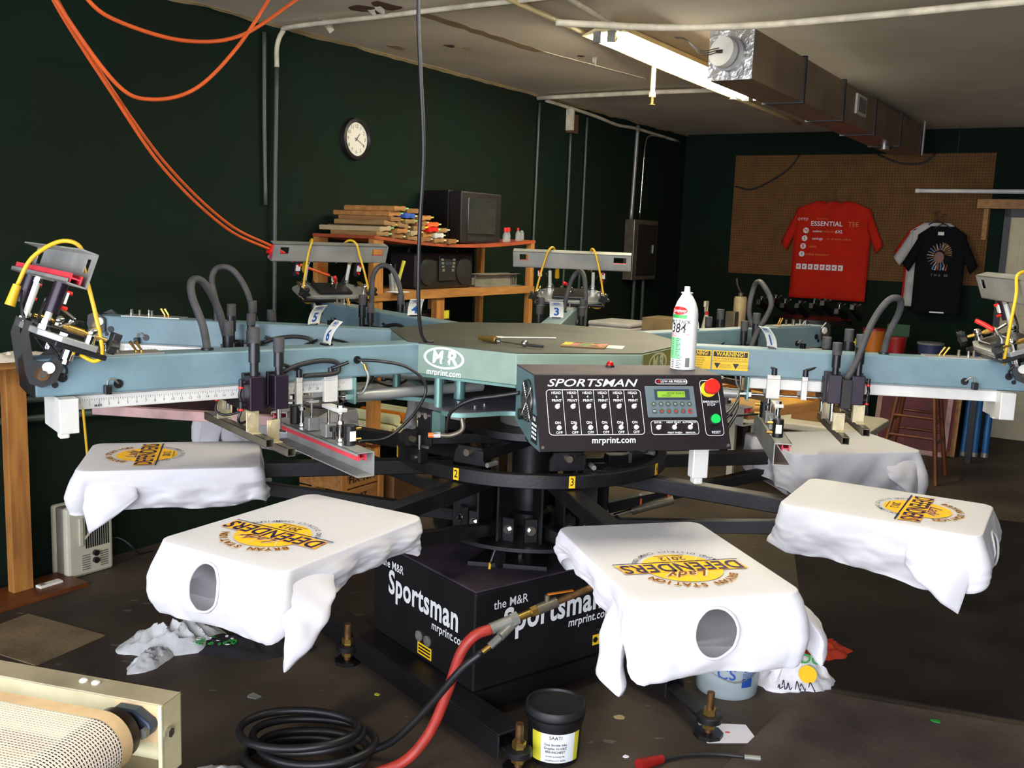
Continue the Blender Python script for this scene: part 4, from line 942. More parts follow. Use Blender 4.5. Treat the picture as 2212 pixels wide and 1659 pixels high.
def rear_holder(o, k):
    # tilted frame: origin at the plate centre, x' outwards, z' up
    H = Matrix.Translation((1.64, 0, 1.33)) @ Matrix.Rotation(-rad(20), 4, 'Y')
    pl = MB().prism([(-0.085, -0.10), (-0.06, -0.19), (0.03, -0.19), (0.075, -0.13), (0.085, 0.0), (0.075, 0.13), (0.03, 0.19), (-0.06, 0.19), (-0.085, 0.10)], -0.008, 0.008, H)
    pl = pl.build('holder_plate', 'alu_raw', o, bevel=0.002)
    MB().box(-0.09, 0.04, -0.185, 0.185, -0.022, -0.008, H).build('holder_bar', 'press_black', o, bevel=0.003)
    ch = MB(); hl = 0.31
    # C channel: web with two slots, flanges outwards
    def web(y0, y1, z0, z1): ch.box(0.044, 0.048, y0, y1, z0, z1, H)
    z0, z1 = 0.133, 0.222
    web(-hl, hl, z0, 0.172); web(-hl, hl, 0.207, z1); web(-hl, -hl+0.025, 0.172, 0.207); web(-hl+0.09, hl-0.08, 0.172, 0.207); web(hl-0.035, hl, 0.172, 0.207)
    ch.box(0.044, 0.095, -hl, hl, z0, z0+0.004, H); ch.box(0.044, 0.085, -hl, hl, z1-0.004, z1, H); ch.box(0.091, 0.095, -hl, hl, z0, z0+0.012, H)
    ch = ch.build('holder_channel', 'alu_raw', o)
    MB().box(0.060, 0.064, -hl+.004, hl-.004, z0+0.005, z0+0.027, H).box(0.084, 0.088, -hl+.004, hl-.004, z0+0.005, z0+0.027, H).box(0.064, 0.084, -hl+.004, hl-.004, z0+0.014, z0+0.018, H).build('clamp_strip', 'red_strip', ch)
    for s in (-1, 1):
        y = s*0.115
        c = MB().cyl((0.068, y*1.45, 0.055), (0.068, y*1.45, z0), 0.0175, n=18, M=H).build('clamp_cylinder', 'anod_purple', o, smooth=40)
        MB().cyl((0.052, y*1.45, 0.075), (0.036, y*1.45, 0.075), 0.005, M=H).cyl((0.052, y*1.45, 0.115), (0.036, y*1.45, 0.115), 0.005, M=H).build('fitting', 'red_plastic', c, smooth=40)
        MB().box(0.045, 0.0505, y*1.45-0.011, y*1.45+0.011, 0.085, 0.115, H).build('cylinder_label', 'tag_white', c)
        MB().cyl((0.06, y, 0.008), (0.06, y, z0), 0.009, n=12, M=H).build('column', 'alu', o, smooth=40)
        for z, rr in ((0.008, 0.018), (0.022, 0.014), (z0-0.014, 0.013)): MB().cyl((0.06, y, z), (0.06, y, z+0.012), rr, n=6, M=H).build('column_nut', 'chrome', o)
        # adjuster: spring plunger with star knob
        q = MB().cyl((-0.04, s*0.17, 0.008), (-0.04, s*0.17, 0.030), 0.014, n=14, M=H).sphere((-0.04, s*0.17, 0.038), 0.015, M=H).build('adjuster_post', 'chrome', o, smooth=40)
        MB().cyl((0.03, s*0.165, 0.032), (-0.075, s*0.18, 0.030), 0.006, n=10, M=H).cyl((0.02, s*0.166, 0.032), (-0.02, s*0.17, 0.031), 0.009, n=10, M=H).build('adjuster_screw', 'brass', q, smooth=40)
        st = MB(); pts = []
        for i in range(20):
            a = 2*pi*i/20; r = 0.024+0.008*cos(5*a); pts.append((r*cos(a), r*sin(a)))
        Kt = H @ Matrix.Translation((-0.095, s*0.183, 0.030)) @ Matrix.Rotation(pi/2, 4, 'Y')
        st.prism(pts, -0.009, 0.012, Kt); st.build('star_knob', 'conduit_black', q, smooth=40, bevel=0.002)
        MB().cyl((-0.02, s*0.10, -0.05), (-0.02, s*0.10, -0.022), 0.016, n=14, M=H).cyl((-0.02, s*0.10, -0.062), (-0.02, s*0.10, -0.05), 0.009, n=6, M=H).build('under_bushing', 'chrome', o, smooth=40)
        MB().cyl((0.02, s*0.15, 0.008), (0.02, s*0.15, 0.016), 0.011, n=6, M=H).build('plate_bolt', 'chrome', pl)
        if s not in {6: (1,), 1: (-1,)}.get(k, (-1, 1)): continue
        # yellow safety cable from the plug under the channel, over the channel and down
        MB().tube([(-0.05, s*0.10, -0.028), (-0.075, s*0.15, -0.030), (-0.075, s*0.18, 0.0), (-0.03, s*0.165, 0.09), (0.02, s*0.14, 0.18), (0.045, s*0.12, 0.236), (0.09, s*0.10, 0.232), (0.135, s*0.09, 0.17), (0.145, s*0.085, 0.09)], 0.0055, n=8, M=H).build('yellow_cable', 'yellow_cable', o, smooth=True)
    MB().cyl((0.145, 0.085, 0.095), (0.145, 0.085, 0.04), 0.010, r2=0.013, n=12, M=H).build('yellow_plug', 'yellow_cable', o, smooth=40)
    # toggle clamp in the middle
    c = MB().box(-0.04, 0.04, -0.022, 0.022, 0.008, 0.02, H).tube([(0.0, 0.0, 0.02), (-0.03, 0.01, 0.05), (0.01, 0.0, 0.07)], 0.006, M=H).tube([(-0.02, -0.015, 0.02), (-0.03, -0.01, 0.06)], 0.005, smooth=False, M=H).build('toggle_clamp', 'chrome', o, smooth=40)
    if k != 6: MB().tube([(-0.035, 0.0, 0.06), (-0.055, 0.012, 0.085), (-0.075, 0.03, 0.105)], 0.0085, M=H).build('clamp_handle', 'red_plastic', c, smooth=True)
    MB().box(-0.07, 0.05, -0.09, 0.09, 0.008, 0.024, H).build('clamp_base', 'black_plastic', o, bevel=0.005)
    MB().cyl((-0.055, 0.0, -0.022), (-0.03, 0.0, -0.075), 0.017, n=16, M=H).build('lift_cylinder', 'black_plastic', o, smooth=40)
    MB().cyl((-0.06, 0.0, -0.012), (-0.05, 0.0, -0.035), 0.02, n=16, M=H).build('lift_collar', 'chrome', o, smooth=40)
    for s in (-1, 1): MB().tube([(1.69, s*0.14, 1.44), (1.70, s*0.10, 1.38), (1.68, s*0.08, 1.33), (1.65, s*0.075, 1.28), (1.63, s*0.068, 1.245), (1.637, s*0.05, 1.222)], 0.0035).build('air_line', 'black_plastic', o, smooth=True)

print_head(6, 'print head marked 6, blue arm reaching toward the left edge with raised screen holder')
print_head(5, 'print head marked 5, blue arm behind head 6 without a screen holder', holder=False)
print_head(4, 'print head marked 4, blue arm pointing at the shelf with raised screen holder')
print_head(3, 'print head marked 3, short looking arm pointing straight back with raised screen holder')
print_head(2, 'print head marked 2, blue arm behind the spray can without a screen holder', holder=False, hose=0.07)
h1 = print_head(1, 'print head marked 1, blue arm at right bearing yellow warning stickers')
def warning(r, wd, lines, sub):
    T = SIDE(-0.0462) @ Matrix.Translation((r, 1.226, 0)); hw = wd/2; p = MB()
    p.box(-hw, hw, -0.034, 0.034, 0, 0.0006, T); p.m(1).box(-hw+0.003, hw-0.003, 0.013, 0.031, 0.0006, 0.0009, T); p.m(0).text('WARNING!', 0.020, T @ Matrix.Translation((0, 0.022, 0.0013)), 0.02, 0, wd/0.135)
    p.m(1)
    for i, l in enumerate(lines): p.text(l, 0.0076, T @ Matrix.Translation((0, 0.006-0.0082*i, 0.0011)), 0.003, 0, wd/0.15)
    if sub:
        for x in (-0.045, 0.02): p.add([(x-0.011, -0.010, 0.0011), (x+0.011, -0.010, 0.0011), (x, -0.030, 0.0011)], [(0, 2, 1)], T)
        for x, a, b in ((-0.015, 'PUSH IN RED', 'STOP BUTTON'), (0.048, 'DISCONNECT', 'YELLOW CORD')):
            p.text(a, 0.0065, T @ Matrix.Translation((x, -0.016, 0.0011))); p.text(b, 0.0065, T @ Matrix.Translation((x, -0.024, 0.0011)))
    p.build('warning_sticker', ['yellow_sticker', 'ink_black'], h1)
warning(0.70, 0.125, ['DO NOT ENTER BETWEEN PRINT HEADS', 'UNTIL YOU HAVE DONE THE FOLLOWING:'], True)
warning(0.585, 0.095, ['Never Reach In the Red', 'Zone unless heads locked', 'and Control Console', 'Safety Cords Active', 'Failure to do so'], False)
# ------------------------------------------------------------------ control panel
def control_panel():
    # local: x right along the face, y back, z up; origin at the face's top left corner
    o = thing('control_panel', 'black control panel box with switches, keypad and red stop button', 'control panel', (-0.025, -1.101, 1.286), 0.232)
    Wd, dp, h, lean, hb = 0.518, 0.184, 0.182, 0.092, 0.18
    sec = [(0.0, 0.0), (-lean, -h), (dp*0.55, -h-0.002), (dp, -hb+0.04), (dp, 0.0)]     # side profile in (y, z)
    sec = [(0.0, 0.0), (-lean, -h), (-lean+0.10, -h+0.0), (dp, -0.15), (dp, 0.0)]
    M = Matrix(((0, 0, 1, 0), (1, 0, 0, 0), (0, 1, 0, 0), (0, 0, 0, 1)))
    MB().prism(sec, 0.003, Wd-0.003, M).build('housing', 'press_black', o, bevel=0.003)
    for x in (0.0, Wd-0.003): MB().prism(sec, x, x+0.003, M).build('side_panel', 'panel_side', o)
    MB().box(0, Wd, 0.0, dp, -0.002, 0.002).build('top_sheet', 'base_top', o)
    # face frame: X along, Y up the slope, Z out of the face
    up = Vector((0, lean, h)).normalized(); Lf = math.hypot(lean, h)
    nrm = Vector((1, 0, 0)).cross(up)
    F = Matrix(((1, 0, nrm.x, 0), (0, up.y, nrm.y, -lean), (0, up.z, nrm.z, -h), (0, 0, 0, 1)))
    MB().box(0, Wd, 0, Lf, 0, 0.003, F).build('face_plate', 'panel_black', o, bevel=0.001)
    def px(x, y):    # fraction of face (from crop) -> face coords
        return x*Wd, (1-y)*Lf
    z = 0.0034
    p = MB()
    p.text('SPORTSMAN', 0.0285, F @ Matrix.Translation((0.152, Lf*0.885, z)), 0.010, 0.35, 1.46)
    p.text('mrprint.com', 0.0235, F @ Matrix.Translation((0.197, Lf*0.135, z)), 0.016, 0.12, 0.95)
    def outline(x0, x1, y0, y1, r, t):
        pts = []
        for cx, cy, a0 in ((x1-r, y1-r, 0), (x0+r, y1-r, 90), (x0+r, y0+r, 180), (x1-r, y0+r, 270)):
            for i in range(6):
                a = rad(a0+18*i); pts.append((cx+r*cos(a), cy+r*sin(a), cx+(r-t)*cos(a), cy+(r-t)*sin(a)))
        n = len(pts); vs = []
        for a, b, c, d in pts: vs += [(a, b, z), (c, d, z)]
        p.add(vs, [(2*i, 2*((i+1) % n), 2*((i+1) % n)+1, 2*i+1) for i in range(n)], F)
    y0, y1 = Lf*0.205, Lf*0.80
    xs = [0.028, 0.072, 0.113, 0.155, 0.196, 0.238, 0.284]
    outline(xs[0], xs[-1], y0, y1, 0.010, 0.0014)
    for x in xs[1:-1]: p.add([(x-0.0006, y0, z), (x+0.0006, y0, z), (x+0.0006, y1, z), (x-0.0006, y1, z)], [(0, 1, 2, 3)], F)
    cx = [0.055, 0.0965, 0.138, 0.179, 0.220, 0.261]
    for i, x in enumerate(cx):
        p.text('HEAD', 0.0095, F @ Matrix.Translation((x, Lf*0.755, z)), 0.012); p.text(str(6-i), 0.0095, F @ Matrix.Translation((x, Lf*0.705, z)), 0.01); p.text('PRINT', 0.0095, F @ Matrix.Translation((x, Lf*0.655, z)), 0.012)
        p.text('ON', 0.0095, F @ Matrix.Translation((x-0.002, Lf*0.365, z)), 0.012); p.text('OFF', 0.0095, F @ Matrix.Translation((x, Lf*0.238, z)), 0.012)
    outline(0.328, 0.418, Lf*0.875, Lf*0.945, 0.007, 0.001); p.text('LOW AIR PRESSURE', 0.0082, F @ Matrix.Translation((0.380, Lf*0.91, z)), 0.012)
    outline(0.302, 0.434, Lf*0.20, Lf*0.385, 0.008, 0.0012)
    for x, a, b in ((0.322, 'ENTER', ''), (0.366, 'PRINT START', 'PRINT FINISH'), (0.410, 'AUTOMATIC', 'MANUAL')):
        p.text(a, 0.0066, F @ Matrix.Translation((x, Lf*0.36, z)), 0.012)
        if b: p.text(b, 0.0066, F @ Matrix.Translation((x, Lf*0.225, z)), 0.012)
    outline(0.452, 0.504, Lf*0.18, Lf*0.93, 0.010, 0.0012)
    p.text('EMERGENCY', 0.0078, F @ Matrix.Translation((0.478, Lf*0.635, z)), 0.01); p.text('STOP', 0.0095, F @ Matrix.Translation((0.478, Lf*0.595, z)), 0.01); p.text('RESET', 0.0095, F @ Matrix.Translation((0.482, Lf*0.225, z)), 0.01)
    p.build('face_lettering', 'ink_white', o)
    MB().cyl((0.336, Lf*0.91, 0.003), (0.336, Lf*0.91, 0.006), 0.0035, M=F).build('air_lamp', 'red_dome', o)
    def toggle(x, y, tilt):
        t = MB().cyl((x, y, 0.003), (x, y, 0.007), 0.0064, n=12, M=F).cyl((x, y, 0.007), (x, y, 0.010), 0.0045, M=F).cyl((x, y, 0.010), (x+0.0005, y+0.011*tilt, 0.018), 0.0018, r2=0.0026, M=F)
        t.build('toggle_switch', 'alu', o, smooth=30)
    for i, x in enumerate(cx): toggle(x, Lf*0.575, 0.15); toggle(x, Lf*0.30, 0.8 if i in (1, 4) else -0.25)
    for x, t in ((0.322, 0.1), (0.366, 0.5), (0.410, 0.5)): toggle(x, Lf*0.295, t)
    # keypad with screen
    k = MB().box(0.296, 0.433, Lf*0.425, Lf*0.845, 0.003, 0.007, F).build('keypad', 'keypad', o, bevel=0.002)
    MB().box(0.320, 0.418, Lf*0.655, Lf*0.80, 0.007, 0.0075, F).build('screen_bezel', 'cast_blue', k)
    s = MB().box(0.328, 0.405, Lf*0.688, Lf*0.77, 0.0075, 0.0085, F).build('lcd_screen', 'lcd_green', k)
    MB().text('SETUP  RUN 4', 0.0075, F @ Matrix.Translation((0.378, Lf*0.742, 0.0087))).text('CYCLES', 0.0075, F @ Matrix.Translation((0.352, Lf*0.71, 0.0087))).build('screen_text', 'ink_black', s)
    for r, y in ((0, 0.60), (1, 0.505)):
        for i in range(6):
            x = 0.315+0.0198*i; red = r == 1 and i > 0
            b = MB().cyl((x, Lf*y, 0.007), (x, Lf*y, 0.0082), 0.0068, n=16, M=F).build('key', 'conduit_dark', k, smooth=40)
            q = MB()
            if red and i < 5:
                a0 = (pi/2, -pi/2, pi, 0)[i-1]; q.add([(x+0.004*cos(a0+2.094*j), Lf*y+0.004*sin(a0+2.094*j), 0.0085) for j in range(3)], [(0, 1, 2)], F); q.build('key_mark', 'red_plastic', b)
            elif red: q.ring(0.005, 0.0065, 0.0082, 0.0086, n=16, M=F @ Matrix.Translation((x, Lf*y, 0))); q.build('key_mark', 'red_plastic', b)
            else: q.text('F%d' % (i+1) if r == 0 else 'ESC', 0.005, F @ Matrix.Translation((x, Lf*y, 0.0085)), 0.01); q.build('key_mark', 'ink_white', b)
    # stop and reset buttons
    c = (0.474, Lf*0.80)
    e = MB().cyl((*c, 0.003), (*c, 0.008), 0.021, n=28, M=F).build('stop_ring', 'yellow_ring', o, smooth=40)
    MB().cyl((*c, 0.008), (*c, 0.028), 0.013, n=20, M=F).build('stop_stem', 'black_plastic', e, smooth=40)
    MB().lathe([(0.014, 0.024), (0.0205, 0.028), (0.0205, 0.037), (0.018, 0.041), (0.00002, 0.042)], (*c, 0), n=28, M=F).build('stop_button', 'red_plastic', e, smooth=40)
    c = (0.478, Lf*0.385)
    e = MB().cyl((*c, 0.003), (*c, 0.016), 0.0155, n=24, M=F).build('reset_collar', 'black_plastic', o, smooth=40)
    MB().cyl((*c, 0.016), (*c, 0.022), 0.0125, n=24, M=F).build('reset_button', 'green_button', e, smooth=40)
    for x in (0.008, Wd-0.008): MB().cyl((x, 0.010, 0.003), (x, 0.010, 0.006), 0.004, n=10, M=F).build('screw', 'chrome', o, smooth=40)
    # fan grille and data plate on the left side
    G = Matrix(((0, 0, -1, -0.0005), (-1, 0, 0, 0.045), (0, 1, 0, -0.075), (0, 0, 0, 1)))
    g = MB().cyl((0, 0, -0.004), (0, 0, 0.0005), 0.057, n=32, M=G).build('fan_back', 'conduit_black', o)
    b = MB()
    for r in (0.012, 0.019, 0.026, 0.033, 0.040, 0.047, 0.054): b.ring(r-0.0012, r+0.0012, 0.004, 0.0065, n=32, M=G)
    for a in range(4): b.tube([(0.0, 0, 0.004), (0.066*cos(rad(45+90*a)), 0.066*sin(rad(45+90*a)), 0.004)], 0.0016, smooth=False, n=6, M=G)
    b.build('fan_guard', 'chrome', g, smooth=40)
    MB().cyl((-0.05, -0.045, 0), (-0.05, -0.045, 0.012), 0.015, n=16, M=G).build('side_knob', 'black_plastic', o, smooth=40)
    D = Matrix(((0, 0, -1, -0.0008), (-1, 0, 0, -0.035), (0, 1, 0, -0.135), (0, 0, 0, 1)))
    d = MB().box(-0.03, 0.03, -0.036, 0.036, 0, 0.001, D); d.m(1).text('M&R', 0.016, D @ Matrix.Translation((0, 0.026, 0.0016)))
    for r in range(4):
        for cc in range(3): d.box(-0.024+0.017*cc, -0.012+0.017*cc, 0.008-0.011*r, 0.014-0.011*r, 0.001, 0.0014, D)
    d.build('data_plate', ['ink_black', 'ink_white'], o)
    # red dome on top, mast below and support bracket
    q = MB().cyl((0.253, 0.142, 0.002), (0.253, 0.142, 0.007), 0.0125, n=20).build('dome_base', 'rubber', o, smooth=40)
    MB().sphere((0.253, 0.142, 0.008), 0.0105, sc=(1, 1, 1.0)).build('red_dome', 'red_dome', q, smooth=True)
    MB().box(0.455, 0.505, 0.00, 0.055, -0.205, -0.18).box(0.46, 0.505, 0.01, 0.045, -0.285, -0.205).box(0.468, 0.492, 0.012, 0.043, -0.302, -0.285).build('support_bracket', 'alu', o, bevel=0.003)
    MB().box(0.02, 0.50, 0.10, 0.14, -0.20, -0.165).build('support_beam', 'press_black', o)
    MB().box(0.22, 0.27, 0.12, 0.52, -0.20, -0.16).build('support_arm', 'press_black', o)
    MB().tube([(0.0, 0.14, -0.07), (-0.06, 0.17, -0.085), (-0.12, 0.2, -0.10), (-0.17, 0.24, -0.14), (-0.175, 0.28, -0.205)], 0.0055).build('panel_cable', 'black_plastic', o, smooth=True)
    for i, zz in enumerate((-0.11, -0.125, -0.145, -0.16)):
        MB().tube([(0.515, 0.02, zz), (0.56, 0.03, zz+0.004), (0.62, 0.10, zz+0.03), (0.66, 0.17, zz+0.05-0.03*(i % 2))], 0.0026).build('air_line', 'black_plastic', o, smooth=True)
control_panel()

def spray_can():
    o = thing('spray_can', 'tall white aerosol can standing on the control panel', 'aerosol can', (0.392, -0.885, 1.288), 0.0)
    R = 0.0345
    MB().lathe([(R-0.002, 0), (R+0.001, 0.002), (R, 0.005), (R, 0.150), (R-0.002, 0.166), (R-0.009, 0.186), (R-0.018, 0.202), (0.013, 0.208), (0.013, 0.212), (0.00002, 0.212)], n=48).build('can_body', 'can_white', o, smooth=40)
    MB().ring(0.010, 0.0165, 0.209, 0.2125, n=28).build('can_rim', 'alu', o, smooth=40)
    MB().cyl((0, 0, 0.212), (0, 0, 0.228), 0.0085, r2=0.0075).build('nozzle', 'tag_white', o, smooth=40)
    def wrap(vs, a0, zc, r=R+0.0006):    # flat label art wrapped on the can
        out = []
        for x, y in vs:
            a = a0+x/R; out.append((r*cos(a), r*sin(a), zc+y))
        return out
    A = -pi/2-0.75
    e = MB(); n = 28
    e.add(wrap([(0, 0)]+[(0.024*cos(2*pi*i/n), 0.0115*sin(2*pi*i/n)) for i in range(n)], A, 0.163), [(0, 1+i, 1+(i+1) % n) for i in range(n)])
    e.m(1)
    v, f = text_geo('Sprayway', 0.01, 0.2); e.add(wrap([(x*0.0105, y*0.013) for x, y in v], A, 0.163, R+0.0009), f)
    e.m(2).add(wrap([(-0.024+0.008*i, y) for y in (-0.005, 0.005) for i in range(7)], A, 0.147), [(i, i+1, i+8, i+7) for i in range(6)])
    e.m(3); v, f = text_geo('MIST TACK', 0.012, 0.1); e.add(wrap([(x*0.0125, y*0.013) for x, y in v], A+0.05, 0.132), f)
    v, f = text_geo('384', 0.014, 0.1); e.add(wrap([(x*0.029, y*0.036) for x, y in v], A, 0.114), f)
    e.m(0); 
    for k, t in enumerate(('CONTACT PALLET ADHESIVE', 'WEB SPRAY ADHESIVE')):
        v, f = text_geo(t, 0.01); e.add(wrap([(x*0.0048, y*0.006) for x, y in v], A, 0.098-0.005*k), f)
    e.m(4).add(wrap([(-0.030+0.006*i, y) for y in (-0.0295, 0.0295) for i in range(8)], A, 0.060), [(i, i+1, i+9, i+8) for i in range(7)])
    e.m(3)
    for k in range(10):
        e.add(wrap([(-0.026, -0.0007), (-0.013, -0.0007), (0.0, -0.0007), (0.010-0.004*(k % 3), -0.0007), (0.010-0.004*(k % 3), 0.0007), (0.0, 0.0007), (-0.013, 0.0007), (-0.026, 0.0007)], A, 0.086-0.005*k, R+0.0009), [(0, 1, 6, 7), (1, 2, 5, 6), (2, 3, 4, 5)])
    for k in range(7):
        e.add(wrap([(-0.028, -0.001), (-0.012, -0.001), (0.004, -0.001), (0.016-0.005*(k % 2), -0.001), (0.016-0.005*(k % 2), 0.0008), (0.004, 0.0008), (-0.012, 0.0008), (-0.028, 0.0008)], A, 0.036-0.0048*k, R+0.0007), [(0, 1, 6, 7), (1, 2, 5, 6), (2, 3, 4, 5)])
    for k in range(12):
        x = 0.026+0.001*k; e.add(wrap([(x, -0.013), (x+0.0006, -0.013), (x+0.0006, 0.013), (x, 0.013)], A, 0.022), [(0, 1, 2, 3)])
    e.build('label_print', ['red_plastic', 'ink_white', 'can_green_dark', 'ink_black', 'can_green'], o)
spray_can()

def hub_tools():
    o = thing('air_chuck', 'brass and chrome air gun tool lying on the dusty hub top', 'tool', (-0.17, -0.28, 1.2765), rad(-43))
    MB().cyl((-0.02, 0, 0.010), (0.03, 0, 0.010), 0.010, n=12).cyl((0.03, 0, 0.010), (0.042, 0, 0.010), 0.013, n=6).cyl((-0.04, 0, 0.010), (-0.02, 0, 0.010), 0.0065).build('brass_body', 'brass', o, smooth=40)
    MB().cyl((0.042, 0, 0.010), (0.055, 0, 0.010), 0.010).cyl((0.055, 0, 0.008), (0.165, 0, 0.007), 0.003).sphere((0.172, 0, 0.012), 0.012).build('chrome_stem', 'chrome', o, smooth=40)
    MB().tube([(0.175, 0.0, 0.008), (0.20, 0.01, 0.008), (0.235, 0.02, 0.008)], 0.005).build('hose_stub', 'rubber', o, smooth=True)
    MB().box(0.015, 0.02, -0.004, 0.004, 0.018, 0.024).build('trigger', 'brass', o)
    o = thing('card_pack', 'plastic packet of colourful printed cards lying on the hub top', 'packet', (0.16, -0.29, 1.2756), rad(-12))
    MB().box(-0.075, 0.075, -0.055, 0.055, 0, 0.006).build('card_stack', 'tan_wood', o, bevel=0.002)
    random.seed(5); p = MB(); ms = ['tub_orange', 'tub_blue', 'can_green_dark', 'label_yellow', 'red_strip']
    for i in range(18):
        x, y = random.uniform(-0.06, 0.06), random.uniform(-0.045, 0.045); p.m(i % 5).box(x-0.014, x+0.014, y-0.009, y+0.009, 0.006, 0.0064)
    p.build('card_art', ms, o)
    p = MB().box(0.06, 0.13, -0.02, 0.06, 0.0, 0.002); p.build('loose_flap', 'mesh_white', o)
    tag(MB().cyl((-0.12, -0.14, 1.279), (0.07, -0.09, 1.279), 0.003, n=6).cyl((-0.145, -0.147, 1.2795), (-0.12, -0.14, 1.279), 0.004, n=8).build('thin_rod', 'alu', smooth=40), 'thin metal rod lying across the middle of the hub top', 'rod')
hub_tools()

# ------------------------------------------------------------------ shirts on the pallets
def emblem(parent, z):
    """school shirt print; text up = +x (towards the collar), reading direction = -y"""
    B = Matrix(((0, 1, 0, 1.352), (-1, 0, 0, -0.005), (0, 0, 1, z), (0, 0, 0, 1)))
    n = 40; R = 0.098; z1 = 0.0006
    MB().add([(0, 0, 0)]+[(R*cos(2*pi*i/n), R*sin(2*pi*i/n), 0) for i in range(n)], [(0, 1+i, 1+(i+1) % n) for i in range(n)], B).build('print_ball', 'print_gold', parent)
    def seam(pts):
        P = smooth_path([(x, y, 0) for x, y in pts], 6); p = MB()
        for a, b in zip(P[:-1], P[1:]):
            d = (b-a).normalized(); q = Vector((-d.y, d.x, 0))*0.0012
            p.add([tuple(v+Vector((0, 0, z1))) for v in (a-q, b-q, b+q, a+q)], [(0, 1, 2, 3)], B)
        p.build('print_seam', 'print_cream', parent)
    seam([(-R, 0.01), (0, 0.02), (R, 0.01)]); seam([(0, R), (0.01, 0), (0, -R)])
    seam([(-0.07, 0.068), (-0.03, 0.0), (-0.07, -0.068)]); seam([(0.07, 0.068), (0.03, 0.0), (0.07, -0.068)])
    def quad(p, x0, x1, y0, y1, sk, zz): p.add([(x0-sk, y0, zz), (x1-sk, y0, zz), (x1+sk, y1, zz), (x0+sk, y1, zz)], [(0, 1, 2, 3)], B)
    p = MB(); quad(p, -0.158, 0.158, -0.033, 0.028, -0.006, 0.0010); p.m(1); quad(p, -0.166, 0.166, -0.042, -0.0375, 0.0, 0.0010); p.build('print_banner', ['print_gold', 'print_navy'], parent)
    p = MB().text('DEFENDERS', 0.078, B @ Matrix.Translation((0, -0.003, 0.0014)), 0.02, 0, 0.745); p.m(1).text('DEFENDERS', 0.076, B @ Matrix.Translation((0, -0.003, 0.0019)), 0.0199, 0, 0.745)
    p.build('print_title', ['print_orange', 'print_navy'], parent)
    p = MB().text('Lady', 0.052, B @ Matrix.Translation((0.0, 0.047, 0.0014)), 0.045, 0.5, 1.0); p.m(1).text('Lady', 0.052, B @ Matrix.Translation((0.0, 0.047, 0.0019)), 0.012, 0.5, 1.0)
    p.build('print_script', ['print_cream', 'print_brown'], parent)
    MB().text('2012', 0.034, B @ Matrix.Translation((0.0, -0.064, 0.0014)), 0.006, 0, 1.0).box(-0.04, 0.04, -0.086, -0.084, 0.001, 0.0014, B).build('print_year', 'print_navy', parent)
    def arc(p, txt, r, top, span, size, bold, dz=0.001):
        k = len(txt)
        for i, ch in enumerate(txt):
            if ch == ' ': continue
            t = (i+0.5)/k-0.5
            a = (pi/2-t*span) if top else (-pi/2+t*span)
            M = B @ Matrix.Translation((r*cos(a), r*sin(a), dz)) @ Matrix.Rotation(a-pi/2 if top else a+pi/2, 4, 'Z')
            p.text(ch, size, M, bold)
    p = MB(); arc(p, 'BRYAN STATION', 0.121, True, rad(125), 0.028, 0.05); p.m(1); arc(p, 'BRYAN STATION', 0.121, True, rad(125), 0.028, 0.02, 0.0015); p.build('print_upper_line', ['print_gold', 'print_brown'], parent)
    p = MB(); arc(p, '42ND DISTRICT CHAMPIONS', 0.116, False, rad(142), 0.0185, 0.004); p.build('print_lower_line', 'print_navy', parent)

